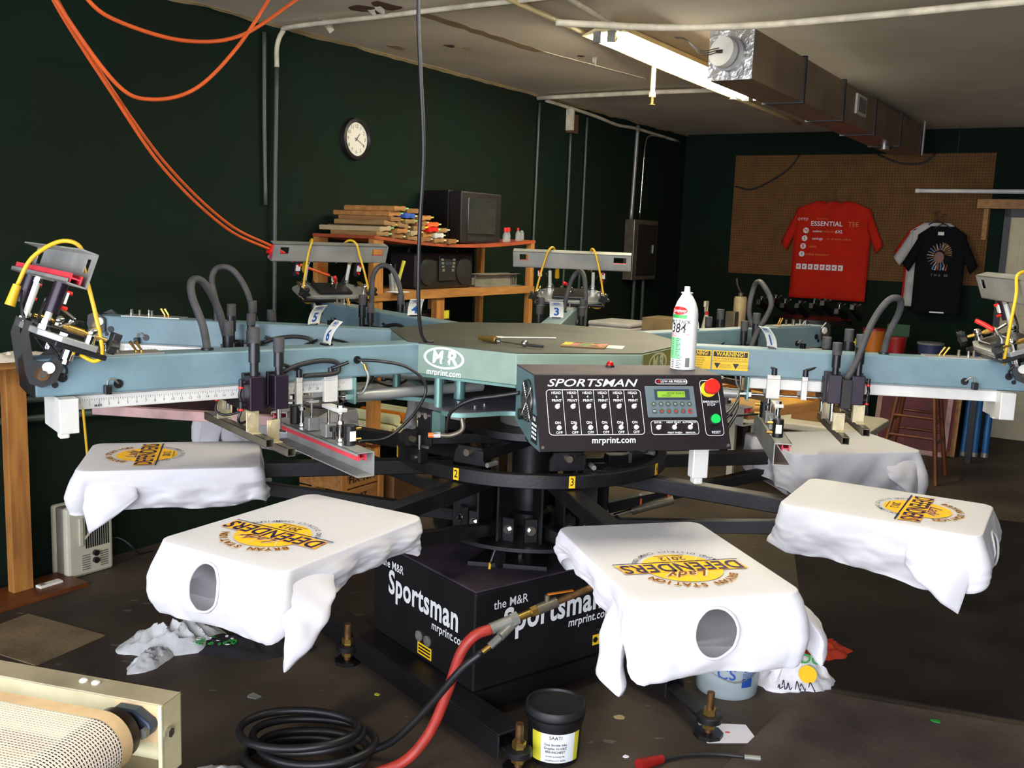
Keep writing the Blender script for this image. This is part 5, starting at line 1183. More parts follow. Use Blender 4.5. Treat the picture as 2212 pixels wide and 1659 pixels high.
def pallet_shirt(deg, label, seed, prm=None, printed=True):
    prm = prm or {}
    o = thing('pallet_t_shirt', label, 't-shirt', (0, 0, 0), rad(deg), 'white shirts stretched over the pallets')
    ri, ro, hw, zt, rc = 0.985, 1.545, 0.205, 0.8555, 0.035
    side = prm.get('side', 0.16); end = prm.get('end', 0.17); hem = prm.get('hem', 0.13)
    # outline points: (x, y, nx, ny, kind weight for outer end, inner end)
    pts = []
    def seg(a, b, n):
        for i in range(n): t = i/n; pts.append((a[0]+(b[0]-a[0])*t, a[1]+(b[1]-a[1])*t, None))
    def cor(cx, cy, a0, n=7):
        for i in range(n): a = rad(a0+90*i/n); pts.append((cx+rc*cos(a), cy+rc*sin(a), (cos(a), sin(a))))
    N1, N2 = 44, 34
    seg((ro, -hw+rc), (ro, hw-rc), N2); cor(ro-rc, hw-rc, 0); seg((ro-rc, hw), (ri+rc, hw), N1); cor(ri+rc, hw-rc, 90)
    seg((ri, hw-rc), (ri, -hw+rc), N2); cor(ri+rc, -hw+rc, 180); seg((ri+rc, -hw), (ro-rc, -hw), N1); cor(ro-rc, -hw+rc, 270)
    n = len(pts)
    P = []
    for i, (x, y, q) in enumerate(pts):
        if q is None:
            if i < N2: q = (1, 0)
            elif i < N2+7+N1: q = (0, 1)
            elif i < 2*N2+14+N1: q = (-1, 0)
            else: q = (0, -1)
        P.append((Vector((x, y, 0)), Vector((q[0], q[1], 0))))
    NS = lambda *a: noise.noise(Vector(a)+Vector((seed*7.3, seed*3.1, seed)))
    rows = 26; vs = []
    for j in range(rows+1):
        for i, (p, q) in enumerate(P):
            we = max(0, q.x); wi = max(0, -q.x); ws = abs(q.y)
            D = we*we*end+wi*wi*hem+ws*ws*side
            fr = (p.x-ri)/(ro-ri)                       # 0 inner, 1 outer
            D *= 1+0.10*NS(p.x*5, p.y*5, 0)+(ws*(0.12*math.sin(fr*5+seed)))
            D -= ws*prm.get('inner_short', 0.05)*(1-fr)**2
            if j <= 4:
                a = j/4*pi/2; out = 0.005*sin(a); dz = 0.005*(1-cos(a))
            else:
                t = (j-4)/(rows-4); dz = 0.005+t*(D-0.005)
                out = 0.005+ws*(0.012*math.sin(t*pi)*prm.get('belly', 0.6)-0.025*t*t)+we*(0.034*math.sin(t*pi*0.62)-0.018*t**3)+wi*(prm.get('flare', 0.022)*t**0.7)
                fold = 0.010*math.sin((p.x*38+p.y*31)+t*3.5+seed*2+2*NS(p.x*3, p.y*3, t))*t*prm.get('fold', 1)
                fold += 0.016*NS(p.x*11, p.y*11, t*3)*t**0.7+0.009*NS(p.x*26, p.y*26, t*9)*t
                out += fold*(0.5 if we > 0.5 else 1)
                out += (we*ws)*2*0.028*t
            vs.append(p+q*out+Vector((0, 0, zt-dz)))
    fs = []
    # neck opening on the outer end: remove faces inside an ellipse, then snap the rim
    nc = prm.get('neck', (0.0, 0.082)); na = prm.get('neck_size', (0.050, 0.050))
    def inside(v, k=1.0): return v.x > ro-0.03 and ((v.y-nc[0])/na[0])**2+((zt-v.z-nc[1])/na[1])**2 < k
    rim = set(); dead = set()
    for j in range(rows):
        for i in range(n):
            q = (j*n+i, j*n+(i+1) % n, (j+1)*n+(i+1) % n, (j+1)*n+i)
            c = (vs[q[0]]+vs[q[1]]+vs[q[2]]+vs[q[3]])/4
            if inside(c): dead.update(q)
            else: fs.append(q)
    used = set(k for f in fs for k in f)
    for k in dead & used:
        v = vs[k]; dy, dz = v.y-nc[0], zt-v.z-nc[1]; m = math.sqrt((dy/na[0])**2+(dz/na[1])**2) or 1
        v.y = nc[0]+dy/m; v.z = zt-(nc[1]+dz/m); rim.add(k)
    # flat top: rings shrinking to the middle line
    top = list(range(n)); nv = len(vs)
    cxs = []
    prev = top
    for r in range(1, 5):
        f = r/4; ring = []
        for i in range(n):
            p = P[i][0]; c = Vector((min(max(p.x, ri+hw), ro-hw), 0, 0)); q = p.lerp(c, f)
            vs.append(Vector((q.x, q.y, zt+0.0012*NS(q.x*20, q.y*20, 4)*(1 if 0 < f < 1 else 0)))); ring.append(len(vs)-1)
        for i in range(n): fs.append((prev[i], ring[i], ring[(i+1) % n], prev[(i+1) % n]))
        prev = ring
    # back of the shirt, sagging below the board; left open at the hem end
    prev = list(range(rows*n, rows*n+n))
    for r in range(1, 6):
        f = r/5; ring = []
        for i in range(n):
            p = vs[rows*n+i]; c = Vector((min(max(p.x, ri+0.10), ro-0.12), 0, p.z)); q = p.lerp(c, f)
            vs.append(Vector((q.x, q.y, q.z-0.030*math.sin(f*pi/2)+0.008*NS(q.x*9, q.y*9, 8)))); ring.append(len(vs)-1)
        for i in range(n):
            if P[i][1].x < -0.3 or P[(i+1) % n][1].x < -0.3: continue
            fs.append((prev[i], prev[(i+1) % n], ring[(i+1) % n], ring[i]))
        prev = ring
    MB().add([tuple(v) for v in vs], fs).build('body', 'shirt_white', o, smooth=50)
    # collar rib around the opening
    rl = sorted(rim, key=lambda k: math.atan2(zt-vs[k].z-nc[1], vs[k].y-nc[0]))
    rp = [vs[k]+Vector((0.002, 0, 0)) for k in rl]
    rp = [(rp[i-1]+rp[i]+rp[(i+1) % len(rp)])/3 for i in range(len(rp))]
    MB().tube(rp+[rp[0], rp[1]], 0.0036, n=6, smooth=False).build('collar', 'shirt_white', o, smooth=True)
    # hanging sleeves
    for s, (dx, out, ln, wd) in ((-1, prm.get('sl_minus', (0.0, 0.03, 0.20, 0.062))), (1, prm.get('sl_plus', (0.0, 0.03, 0.20, 0.062)))):
        sv = []; m = 28; kk = 16
        for j in range(kk+1):
            t = j/kk
            cx = 1.455+dx*t; cy = s*(hw-0.010+out*math.sin(t*pi*0.55)); cz = zt-0.030-ln*t
            aw = wd*(1-0.18*t); bw = 0.010+0.020*math.sin(min(1, t*1.1)*pi*0.6)
            for i in range(m):
                a = 2*pi*i/m; ca, sa = cos(a), sin(a)
                x = cx+aw*ca; y = cy+s*bw*sa*abs(sa)**0.5
                zz = cz-0.75*ca*aw*t**1.3
                f = (0.008*NS(x*15, t*4, s*3)+0.004*math.sin(x*95+t*6+seed))*t**0.6
                sv.append((x+f*0.4, y+f, zz))
        sf = [(j*m+i, j*m+(i+1) % m, (j+1)*m+(i+1) % m, (j+1)*m+i) for j in range(kk) for i in range(m)]
        sf.append(tuple(range(m)))
        MB().add(sv, sf).build('sleeve', 'shirt_white', o, smooth=60, solid=0.002)
    if printed: emblem(o, zt+0.0022)
    return o
pallet_shirt(PAL0+180, 'white printed shirt on the leftmost pallet, above the beige heater', 1, dict(side=0.155, sl_plus=(-0.02, 0.02, 0.115, 0.09), sl_minus=(0, 0.03, 0.12, 0.06), end=0.14))
pallet_shirt(PAL0+225, 'white printed shirt on the near left pallet, round neck opening facing out', 2, dict(side=0.125, end=0.17, sl_plus=(0.045, 0.05, 0.13, 0.095), sl_minus=(0.02, 0.03, 0.12, 0.06), neck=(-0.016, 0.076), neck_size=(0.050, 0.058)))
pallet_shirt(PAL0+270, 'white printed shirt on the near right pallet, in front of the grey bucket', 3, dict(side=0.12, end=0.17, sl_plus=(0.02, 0.085, 0.11, 0.08), sl_minus=(0.02, 0.03, 0.165, 0.055), neck=(-0.018, 0.074), neck_size=(0.054, 0.056)))
pallet_shirt(PAL0+315, 'white printed shirt on the rightmost pallet, one sleeve hanging to a point', 4, dict(side=0.165, end=0.15, sl_minus=(-0.02, 0.03, 0.14, 0.092), sl_plus=(0, 0.02, 0.08, 0.06), inner_short=0.0))
pallet_shirt(PAL0, 'plain white shirt on the back right pallet under print head 1', 5, dict(side=0.19, end=0.19, sl_minus=(0.0, 0.03, 0.12, 0.08), sl_plus=(0, 0.03, 0.12, 0.07), fold=1.6, inner_short=0.0), printed=False)
pallet_shirt(PAL0+45, 'plain white shirt on the far right pallet behind the control panel', 6, printed=False)
pallet_shirt(PAL0+90, 'plain white shirt on the far pallet, seen below the teal hub plate', 7, printed=False)
pallet_shirt(PAL0+135, 'plain white shirt on the back left pallet behind the flood bars', 8, printed=False)
# ------------------------------------------------------------------ screens still clamped in two heads
def screen_frame(k, label, m, mm, r0, r1, z):
    o = thing('screen_frame', label, 'screen frame', (0, 0, z), HEAD[k])
    hw, b, t = 0.29, 0.035, 0.035
    for x0, x1, y0, y1 in ((r0, r1, -hw, -hw+b), (r0, r1, hw-b, hw), (r0, r0+b, -hw+b, hw-b), (r1-b, r1, -hw+b, hw-b)):
        MB().box(x0, x1, y0, y1, 0, t).build('frame_bar', m, o, bevel=0.003)
    MB().box(r0+b, r1-b, -hw+b, hw-b, 0.001, 0.003).build('mesh', mm, o)
screen_frame(5, 'ink stained pink screen frame clamped under print head 5', 'pink_ink', 'screen_dark', 0.885, 1.58, 0.935)
screen_frame(2, 'wooden screen frame with yellow mesh clamped under print head 2', 'lumber_h', 'mesh_yellow', 0.885, 1.58, 0.935)

# ------------------------------------------------------------------ shelf unit on the left wall
def shelf_unit():
    o = rthing('shelf_unit', 'lumber shelf unit with a sagging reddish top board along the left wall', 'shelf', 1.15, -1.76)
    L, D = 1.72, 0.47            # along u, towards the wall (+y)
    def board(name, z, sag, m):
        n = 16; vs = []; fs = []
        for i in range(n+1):
            t = i/n; zz = z-sag*math.sin(t*pi)
            for y, dz in ((0, 0), (D, 0), (D, -0.018), (0, -0.018)): vs.append((L*t, y, zz+dz))
        for i in range(n):
            for j in range(4): a, b = i*4+j, i*4+(j+1) % 4; fs.append((a, b, b+4, a+4))
        fs += [(3, 2, 1, 0), tuple(n*4+j for j in range(4))]
        return MB().add(vs, fs).build(name, m, o)
    board('top_board', 1.605, 0.040, 'plywood_red'); board('middle_board', 1.285, 0.0, 'lumber_h'); board('bottom_board', 0.42, 0.0, 'stool_wood')
    MB().box(0, L, -0.005, 0.0, 1.24, 1.285).build('front_lip', 'lumber_h', o)
    for x in (0.0, L-0.05):
        for y in (0.005, D-0.045): MB().box(x, x+0.085 if x == 0 else x+0.05, y, y+0.04, 0, 1.586 if True else 0).build('post', 'lumber', o, bevel=0.002)
    MB().box(0.6, 0.68, 0.01, 0.05, 0.438, 1.267).build('post', 'lumber', o)
    MB().box(1.10, 1.18, D-0.05, D-0.01, 0.438, 1.267).build('post', 'lumber', o)
shelf_unit()

def squeegees():
    prof = [(-0.055, -0.012), (-0.045, -0.015), (0.0, -0.010), (0.03, -0.014), (0.045, -0.010), (0.045, -0.004), (0.072, -0.004), (0.072, 0.004), (0.045, 0.004), (0.045, 0.010), (0.03, 0.014), (0.0, 0.010), (-0.045, 0.015), (-0.055, 0.012)]
    random.seed(11)
    M0 = Matrix(((1, 0, 0, 0), (0, 0, 1, 0), (0, 1, 0, 0), (0, 0, 0, 1)))
    cols = ['tan_wood', 'tan_wood', 'lumber_h', 'cardboard', 'tan_wood', 'canister_beige']
    words = ['bottom', 'second', 'third', 'fourth', 'fifth', 'top']
    spec = []
    for layer in range(6):
        cnt = (6, 5, 5, 4, 3, 2)[layer]
        for i in range(cnt):
            spec.append((layer, i, 0.08+0.128*i+0.05*layer*(0.6)+random.uniform(-.02, .02)))
    odd = {(4, 1): 'bucket_blue', (2, 3): 'red_plastic', (3, 3): 'cord_orange', (1, 4): 'rag_grey', (5, 0): 'lumber_h', (5, 1): 'cardboard'}
    cw = {'bucket_blue': 'blue edged', 'red_plastic': 'red', 'cord_orange': 'orange', 'rag_grey': 'grey', 'tan_wood': 'tan', 'lumber_h': 'honey coloured', 'cardboard': 'brown', 'canister_beige': 'pale'}
    ords = ['leftmost', 'second from left', 'third from left', 'fourth from left', 'fifth from left', 'rightmost']
    for layer, i, x in spec:
        m = odd.get((layer, i), cols[(layer*5+i*3) % 6])
        zbase = 1.605-0.040*math.sin(min(1, x/1.72)*pi)
        o = rthing('squeegee', '%s wooden squeegee, %s in the %s layer of the shelf pile' % (cw[m], ords[i], words[layer]), 'squeegee', 1.15+x, -1.75, zbase+0.017+0.031*layer, 'squeegees piled on the top shelf', random.uniform(-.10, .10))
        L = random.uniform(0.36, 0.46); back = random.uniform(0.0, 0.03)
        tilt = Matrix.Rotation(random.uniform(-.10, .10), 4, 'Y')
        MB().prism(prof[:5]+prof[9:], back, back+L, tilt @ M0).build('handle', m, o)
        MB().prism(prof[5:9], back+0.002, back+L-0.002, tilt @ M0).build('blade', random.choice(['ink_cream', 'can_green', 'label_yellow', 'ink_cream']), o)
squeegees()

def shelf_things():
    o = rthing('television', 'old black tube television on the top shelf', 'television', 2.30, -1.86, 1.573)
    MB().box(-0.19, 0.27, 0.0, 0.10, 0, 0.33).build('front_bezel', 'tv_black', o, bevel=0.008)
    MB().prism([(-0.20, 0.10), (0.27, 0.10), (0.18, 0.38), (-0.12, 0.38)], 0.01, 0.335).build('rear_case', 'tv_black', o, bevel=0.008)
    MB().box(-0.12, 0.20, -0.006, 0.002, 0.06, 0.29).build('screen', 'tv_screen', o, bevel=0.006)
    MB().box(-0.12, 0.20, -0.004, 0.0, 0.015, 0.045).build('control_strip', 'conduit_black', o)
    o = rthing('boombox', 'black boombox stereo with silver buttons on the middle shelf', 'stereo', 1.96, -1.86, 1.285)
    MB().box(-0.30, 0.30, 0.0, 0.22, 0, 0.225).build('case', 'tv_black', o, bevel=0.02)
    for x in (-0.19, 0.19): MB().lathe([(0.085, 0), (0.085, 0.006), (0.06, 0.012), (0.02, 0.004), (0.00002, 0.004)], n=28, M=Matrix(((1, 0, 0, x), (0, 0, -1, 0.0), (0, 1, 0, 0.11), (0, 0, 0, 1)))).build('speaker', 'conduit_black', o, smooth=40)
    p = MB().box(-0.085, 0.085, -0.014, 0.0, 0.05, 0.21).build('centre_panel', 'conduit_black', o, bevel=0.008)
    for s in (-1, 1):
        for i in range(4): MB().box(s*0.062-0.012-s*0.004*i, s*0.062+0.012-s*0.004*i, -0.019, -0.013, 0.175-0.022*i, 0.19-0.022*i).build('button', 'alu_dull', p, bevel=0.002)
    MB().box(-0.035, 0.035, -0.017, -0.013, 0.15, 0.165).build('display', 'cast_blue', p)
    MB().tube([(-0.26, 0.1, 0.22), (-0.2, 0.1, 0.26), (0.2, 0.1, 0.26), (0.26, 0.1, 0.22)], 0.010).build('carry_handle', 'tv_black', o, smooth=True)
    o = rthing('pen_cup', 'clear cup holding pens on the middle shelf left of the boombox', 'cup', 1.38, -1.80, 1.285)
    MB().lathe([(0.030, 0.002), (0.036, 0.10), (0.033, 0.10), (0.028, 0.005), (0.00002, 0.004)], n=24).build('cup', 'glass', o, smooth=40)
    for i, (dx, m) in enumerate(((-0.012, 'alu'), (0.006, 'black_plastic'))):
        q = tag(MB().cyl((dx, 0.0, 0.006), (dx*2.2, 0.012, 0.16), 0.005).build('pen', m, smooth=40), ('silver', 'black')[i]+' pen standing in the clear cup on the middle shelf', 'pen'); q.matrix_world = o.matrix_world if False else Matrix.Translation(W(1.38, -1.80, 1.285)) @ Matrix.Rotation(ROT, 4, 'Z')
    q = tag(MB().cyl((0.012, 0, 0.008), (0.045, -0.02, 0.15), 0.010).cyl((0.045, -0.02, 0.15), (0.052, -0.024, 0.18), 0.011).build('highlighter', 'label_yellow', smooth=40), 'fat yellow marker leaning out of the clear cup', 'marker'); q.matrix_world = Matrix.Translation(W(1.38, -1.80, 1.285)) @ Matrix.Rotation(ROT, 4, 'Z')
    tag(MB().box(1.30, 1.42, -1.80, -1.72, 1.286, 1.290, ROOM).build('note_sheet', 'paper_white'), 'white paper lying on the middle shelf edge by the pen cup', 'paper')
    for i, (u, m, lb) in enumerate(((2.60, 'red_plastic', 'left of a pair of small clear bottles with red caps on the top shelf'), (2.635, 'red_plastic', 'right of a pair of small clear bottles with red caps on the top shelf'), (2.76, 'red_plastic', 'lone small clear bottle with a thin red cap on the top shelf'), (2.81, None, 'small clear glass jar without a cap at the top shelf end'))):
        z = 1.605-0.040*math.sin((u-1.15)/1.72*pi)
        o = rthing('small_bottle', lb, 'bottle', u, -1.84, z, 'small bottles on the top shelf')
        MB().lathe([(0.016, 0), (0.018, 0.01), (0.017, 0.05), (0.010, 0.066), (0.010, 0.07), (0.00002, 0.07)], n=16).build('bottle_body', 'glass', o, smooth=40)
        if m: MB().cyl((0, 0, 0.07), (0, 0, 0.098 if i < 2 else 0.09), 0.014 if i < 2 else 0.007).build('cap', m, o, smooth=40)
    for i in range(2):
        o = rthing('aluminium_channel', ('front', 'rear')[i]+' aluminium squeegee holder lying on the middle shelf', 'holder', 2.62, -1.84-0.09*i, 1.285)
        MB().box(-0.30, 0.22, 0, 0.05, 0.0, 0.006).box(-0.30, 0.22, 0.044, 0.05, 0.006, 0.085).box(-0.30, 0.22, 0.015, 0.05, 0.08, 0.085).build('channel', 'alu_dull', o, bevel=0.001)
        for x in (0.14, 0.16, 0.18): MB().box(x, x+0.004, 0.042, 0.044, 0.006, 0.08).build('groove', 'conduit_black', o)
    for i, (u, w, h, lb) in enumerate(((1.76, 0.075, 0.20, 'left'), (1.90, 0.075, 0.21, 'right'))):
        o = rthing('ink_carton', '%s of two dark cartons with orange print below the middle shelf' % lb, 'box', u, -1.83, 0.94)
        MB().box(-w, w, 0, 0.14, 0, h).build('carton', 'tv_black', o, bevel=0.002)
        MB().box(-0.03, 0.05, -0.001, 0, 0.03, 0.08).build('carton_label', 'tub_orange', o)
        if i: MB().box(-0.06, 0.06, -0.002, 0, 0.16, 0.21).build('yellow_label', 'label_yellow', o)
        tag(MB().box(u-0.09, u+0.09, -1.96, -1.78, 0.92, 0.94, ROOM).build('carton_ledge', 'stool_wood'), 'short board carrying the %s dark carton' % lb, 'board') if False else None
    tag(MB().box(1.25, 2.83, -2.16, -1.82, 0.922, 0.938, ROOM).build('inner_ledge', 'stool_wood'), 'brown ledge board under the dark cartons inside the shelf unit', 'board')
    o = rthing('clamp_lamp', 'shiny bowl shaped lamp reflector standing behind the hub', 'lamp', 1.62, -1.60, 1.02)
    MB().lathe([(0.010, 0.06), (0.03, 0.055), (0.06, 0.035), (0.075, 0.0), (0.072, 0.0), (0.055, 0.03), (0.02, 0.05)], n=28, M=Matrix.Rotation(rad(70), 4, 'Y')).build('reflector', 'chrome', o, smooth=40)
    MB().tube([(0.06, 0, 0.0), (0.1, 0, -0.05), (0.12, 0, -0.5), (0.12, 0, -1.02)], 0.008).build('stand', 'conduit_black', o, smooth=True)
    random.seed(2)
    for i in range(5):
        o = rthing('fabric_roll', '%s of five pale rolls lying under the shelf unit' % ords5[i], 'roll', 1.34+0.075*i, -1.76, 0.44+0.033, 'pale rolls under the shelf')
        rr = 0.032
        MB().cyl((0, -0.03*(i % 2), 0), (0, 0.34, 0), rr, n=18).build('roll', 'ink_cream', o, smooth=40)
        MB().cyl((0, -0.03*(i % 2)-0.001, 0), (0, -0.03*(i % 2)+0.01, 0), 0.014, n=12).build('core', 'cardboard', o, smooth=40)
    for i in range(4):
        o = rthing('fabric_roll', '%s of four cream rolls in the upper row under the shelf unit' % ords5[i], 'roll', 1.38+0.08*i, -1.76, 0.44+0.033+0.058, 'pale rolls under the shelf')
        MB().cyl((0, 0.0, 0), (0, 0.34, 0), 0.032, n=18).build('roll', 'ink_cream' if i != 1 else 'tub_orange', o, smooth=40)
    # things on the floor in front of the shelf
    o = rthing('wooden_crate', 'stencilled wooden crate on the floor by the shelf leg', 'crate', 0.80, -1.68, 0.0)
    for z in (0.02, 0.125, 0.23): MB().box(0, 0.36, 0, 0.012, z, z+0.095).build('slat', 'lumber_h', o, bevel=0.002)
    for z in (0.02, 0.125, 0.23): MB().box(0, 0.012, 0.012, 0.30, z, z+0.095).build('slat', 'lumber_h', o, bevel=0.002)
    for z in (0.02, 0.125, 0.23): MB().box(0.348, 0.36, 0.012, 0.30, z, z+0.095).build('slat', 'lumber_h', o, bevel=0.002)
    for x in (0.005, 0.315): MB().box(x, x+0.04, -0.012, 0, 0, 0.33).build('corner_post', 'lumber', o)
    MB().box(0.0, 0.36, 0.012, 0.30, 0.0, 0.018).build('crate_floor', 'lumber_h', o)
    MB().text('FIX 10X', 0.06, Matrix(((1, 0, 0, 0.18), (0, 0, -1, -0.0015), (0, 1, 0, 0.275), (0, 0, 0, 1))), 0.02).text('10Z', 0.05, Matrix(((1, 0, 0, 0.18), (0, 0, -1, -0.0015), (0, 1, 0, 0.17), (0, 0, 0, 1))), 0.02).build('stencil', 'ink_black', o)
    o = rthing('red_tray', 'dark red tray on the floor in front of the wooden crate', 'tray', 0.92, -1.62, 0.0)
    MB().box(0, 0.24, 0, 0.05, 0, 0.008).box(0, 0.24, 0, 0.006, 0, 0.07).box(0, 0.006, 0, 0.05, 0, 0.07).box(0.234, 0.24, 0, 0.05, 0, 0.07).build('tray_body', 'tub_red', o, bevel=0.003)
    o = rthing('cardboard_box', 'open cardboard box on the floor behind the left pallet arms', 'box', 1.24, -1.66, 0.0)
    for x0, x1, y0, y1 in ((0, 0.36, 0, 0.006), (0, 0.36, 0.25, 0.256), (0, 0.006, 0.006, 0.25), (0.354, 0.36, 0.006, 0.25)): MB().box(x0, x1, y0, y1, 0, 0.25).build('side', 'cardboard', o)
    MB().box(0.0, 0.36, 0, 0.25, 0, 0.006).build('bottom', 'cardboard', o)
    MB().box(0, 0.36, 0, 0.005, 0, 0.12, Matrix.Translation((0, 0, 0.25)) @ Matrix.Rotation(rad(60), 4, 'X')).build('flap', 'cardboard', o)
    MB().box(0, 0.005, 0, 0.25, 0, 0.12, Matrix.Translation((0, 0, 0.25)) @ Matrix.Rotation(rad(-70), 4, 'Y')).build('flap', 'cardboard', o)
    o = rthing('plastic_bin', 'pale folded bin lid leaning beside the shelf leg under the clamp channel', 'lid', 1.33, -1.62, 0.42-0.05)
    bpy.data.objects.remove(o)
ords5 = ['leftmost', 'second', 'third', 'fourth', 'fifth']
shelf_things()

# ------------------------------------------------------------------ back of the room
def back_area():
    def table(name, label, u, v, lu, lv, h, m, lm):
        o = rthing(name, label, 'table', u, v)
        MB().box(0, lu, -lv, 0, h-0.03, h).build('table_top', m, o, bevel=0.008)
        for x in (0.05, lu-0.05):
            for y in (-0.05, -lv+0.05): MB().box(x-0.02, x+0.02, y-0.02, y+0.02, 0, h-0.03).build('leg', lm, o)
        return o
    table('work_table', 'dark work table behind the press carrying boxes and shirt stacks', 3.5, -1.75, 1.2, 1.05, 0.80, 'stool_wood', 'conduit_black')
    for i in range(6):
        o = tag(MB().box(3.55, 3.95, -1.68+0.0, -1.32, 0.80+0.036*i, 0.834+0.036*i, ROOM).build('folded_shirt', 'tee_grey', bevel=0.012), '%s folded shirt of the pale stack behind print head 3' % (['bottom', 'second', 'third', 'fourth', 'fifth', 'top'][i]), 'folded shirt', 'stack of folded shirts')
    o = tag(MB().box(3.55, 3.85, -1.27, -1.02, 0.80, 0.96, ROOM).build('equipment_box', 'tv_black', bevel=0.01), 'low black box on the work table behind the hub', 'box')
    o = tag(MB().box(3.75, 4.05, -1.32, -1.0, 0.965, 1.06, ROOM).build('carton', 'cardboard_old'), 'worn brown carton lying on top of the low black box', 'box')
    o.location.z = -0.004
    o = tag(MB().box(3.6, 3.85, -0.98, -0.80, 0.80, 0.92, ROOM).build('paper_carton', 'tan_wood', bevel=0.006), 'small tan carton right of the low black box', 'box')
    o = rthing('spray_bottle', 'white trigger spray bottle with a red collar on the work table', 'spray bottle', 4.2, -0.985, 0.80)
    MB().lathe([(0.032, 0), (0.036, 0.02), (0.036, 0.17), (0.018, 0.26), (0.015, 0.28), (0.00002, 0.28)], n=20).build('bottle_body', 'table_white', o, smooth=40)
    MB().cyl((0, 0, 0.28), (0, 0, 0.305), 0.018).build('collar', 'red_plastic', o, smooth=40)
    MB().box(-0.045, 0.015, -0.010, 0.010, 0.34, 0.385).tube([(0, 0, 0.305), (0, 0, 0.34)], 0.012, smooth=False).tube([(-0.03, 0, 0.35), (-0.035, 0, 0.31), (-0.02, 0, 0.29)], 0.006).build('trigger_head', 'table_white', o, bevel=0.004)
    o = rthing('air_canister', 'beige cylindrical canister with a metal lid on the work table', 'canister', 4.60, -0.86, 0.80)
    MB().lathe([(0.05, 0), (0.052, 0.22), (0.052, 0.40), (0.045, 0.415), (0.00002, 0.416)], n=28).build('canister_body', 'canister_beige', o, smooth=40)
    MB().cyl((0, 0, 0.416), (0, 0, 0.445), 0.022).tube([(0, 0, 0.445), (-0.03, 0.02, 0.50), (-0.04, 0.03, 0.56)], 0.006).build('canister_lid', 'steel_dark', o, smooth=40)
    MB().box(-0.16, -0.07, -0.02, 0.06, 0.05, 0.30).build('regulator', 'steel_dark', o, bevel=0.006)
    # manual press: black arms with knobs below the red shirt
    o = rthing('manual_press', 'black manual press with a row of knobbed arms below the red shirt', 'machine', 5.85, -0.62, 0.0)
    MB().cyl((0, 0, 0), (0, 0, 0.95), 0.09, n=20).build('pedestal', 'press_black', o, smooth=40)
    MB().cyl((0, 0, 0.95), (0, 0, 1.0), 0.34, n=28).build('turntable', 'press_black', o, smooth=40)
    for i in range(8):
        y = 0.40-0.115*i; x = -0.30+0.05*math.sin(i*2.1); z = 1.03+0.02*math.sin(i*1.7)
        a = MB().box(-0.30, 0.06, -0.02, 0.02, 0, 0.05, Matrix.Translation((x+0.25, y, z)) @ Matrix.Rotation(rad(14+5*math.sin(i*3)), 4, 'Y')).build('arm', 'press_black', o, bevel=0.004)
        MB().cyl((x+0.05, y, z+0.08), (x+0.05, y, z+0.13), 0.006).build('knob_stem', 'chrome', a, smooth=40)
        MB().cyl((x+0.05, y, z+0.13), (x+0.05, y, z+0.148), 0.026, n=8).build('knob', 'black_plastic', a)
        MB().tube([(x+0.18, y+0.03, z+0.05), (x+0.12, y+0.0, z+0.11), (x+0.06, y-0.05, z+0.14)], 0.007).build('clamp_handle', 'steel_dark', a, smooth=True)
    # side table with ink tubs
    table('ink_table', 'dark table with ink tubs below the black shirt', 5.2, -0.15, 0.8, 1.05, 0.775, 'tv_black', 'conduit_black')
    def tub(name, label, u, v, r, h, m, lidm):
        o = rthing(name, label, 'tub', u, v, 0.775)
        MB().lathe([(r*0.88, 0), (r, h), (r*0.97, h), (r*0.85, 0.006), (0.00002, 0.006)], n=28).build('tub_body', m, o, smooth=40)
        MB().cyl((0, 0, h-0.004), (0, 0, h+0.012), r*1.05, n=28).build('lid', lidm, o, smooth=40)
    tub('ink_tub', 'orange ink tub on the dark table under the hanging shirts', 5.5, 0.0, 0.09, 0.19, 'tub_orange', 'tub_red')
    tub('ink_tub', 'red ink tub on the dark table right of the orange one', 5.55, 0.17, 0.085, 0.13, 'tub_red', 'tub_red')
    tub('ink_tub', 'blue ink tub with a grey lid at the right end of the dark table', 5.5, 0.45, 0.10, 0.11, 'tub_blue', 'ink_grey')
    o = tag(MB().box(0, 0.004, -0.09, 0.09, 0, 0.10).build('green_card', 'green_dark'), 'green card propped behind the red ink tub', 'card'); o.matrix_world = Matrix.Translation(W(5.60, 0.17, 0.917)) @ Matrix.Rotation(ROT, 4, 'Z')
    o = rthing('cloth_flower', 'small yellow star shaped trinket on the table behind head 1', 'trinket', 5.3, -0.09, 0.775)
    MB().cyl((0, 0, 0), (0, 0, 0.07), 0.008).build('stem', 'zinc', o, smooth=40)
    MB().prism([((0.034 if i % 2 == 0 else 0.014)*cos(pi*i/5), (0.034 if i % 2 == 0 else 0.014)*sin(pi*i/5)) for i in range(10)], -0.004, 0.004, Matrix.Translation((0, 0, 0.09)) @ Matrix(((0, 0, 1, 0), (1, 0, 0, 0), (0, 1, 0, 0), (0, 0, 0, 1)))).build('star', 'label_yellow', o)
    # stool, low white table, leaning screens and tubes
    o = rthing('wooden_stool', 'tall round wooden stool behind the right pallets', 'stool', 4.45, 0.58)
    MB().cyl((0, 0, 0.70), (0, 0, 0.735), 0.165, n=28).build('seat', 'stool_wood', o, smooth=40, bevel=0.006)
    L4 = [Vector((sx*0.20, sy*0.20, 0)) for sx, sy in ((-1, -1), (1, -1), (1, 1), (-1, 1))]
    for p in L4: MB().cyl(p, (p.x*0.55, p.y*0.55, 0.70), 0.017, n=12).build('leg', 'stool_wood', o, smooth=40)
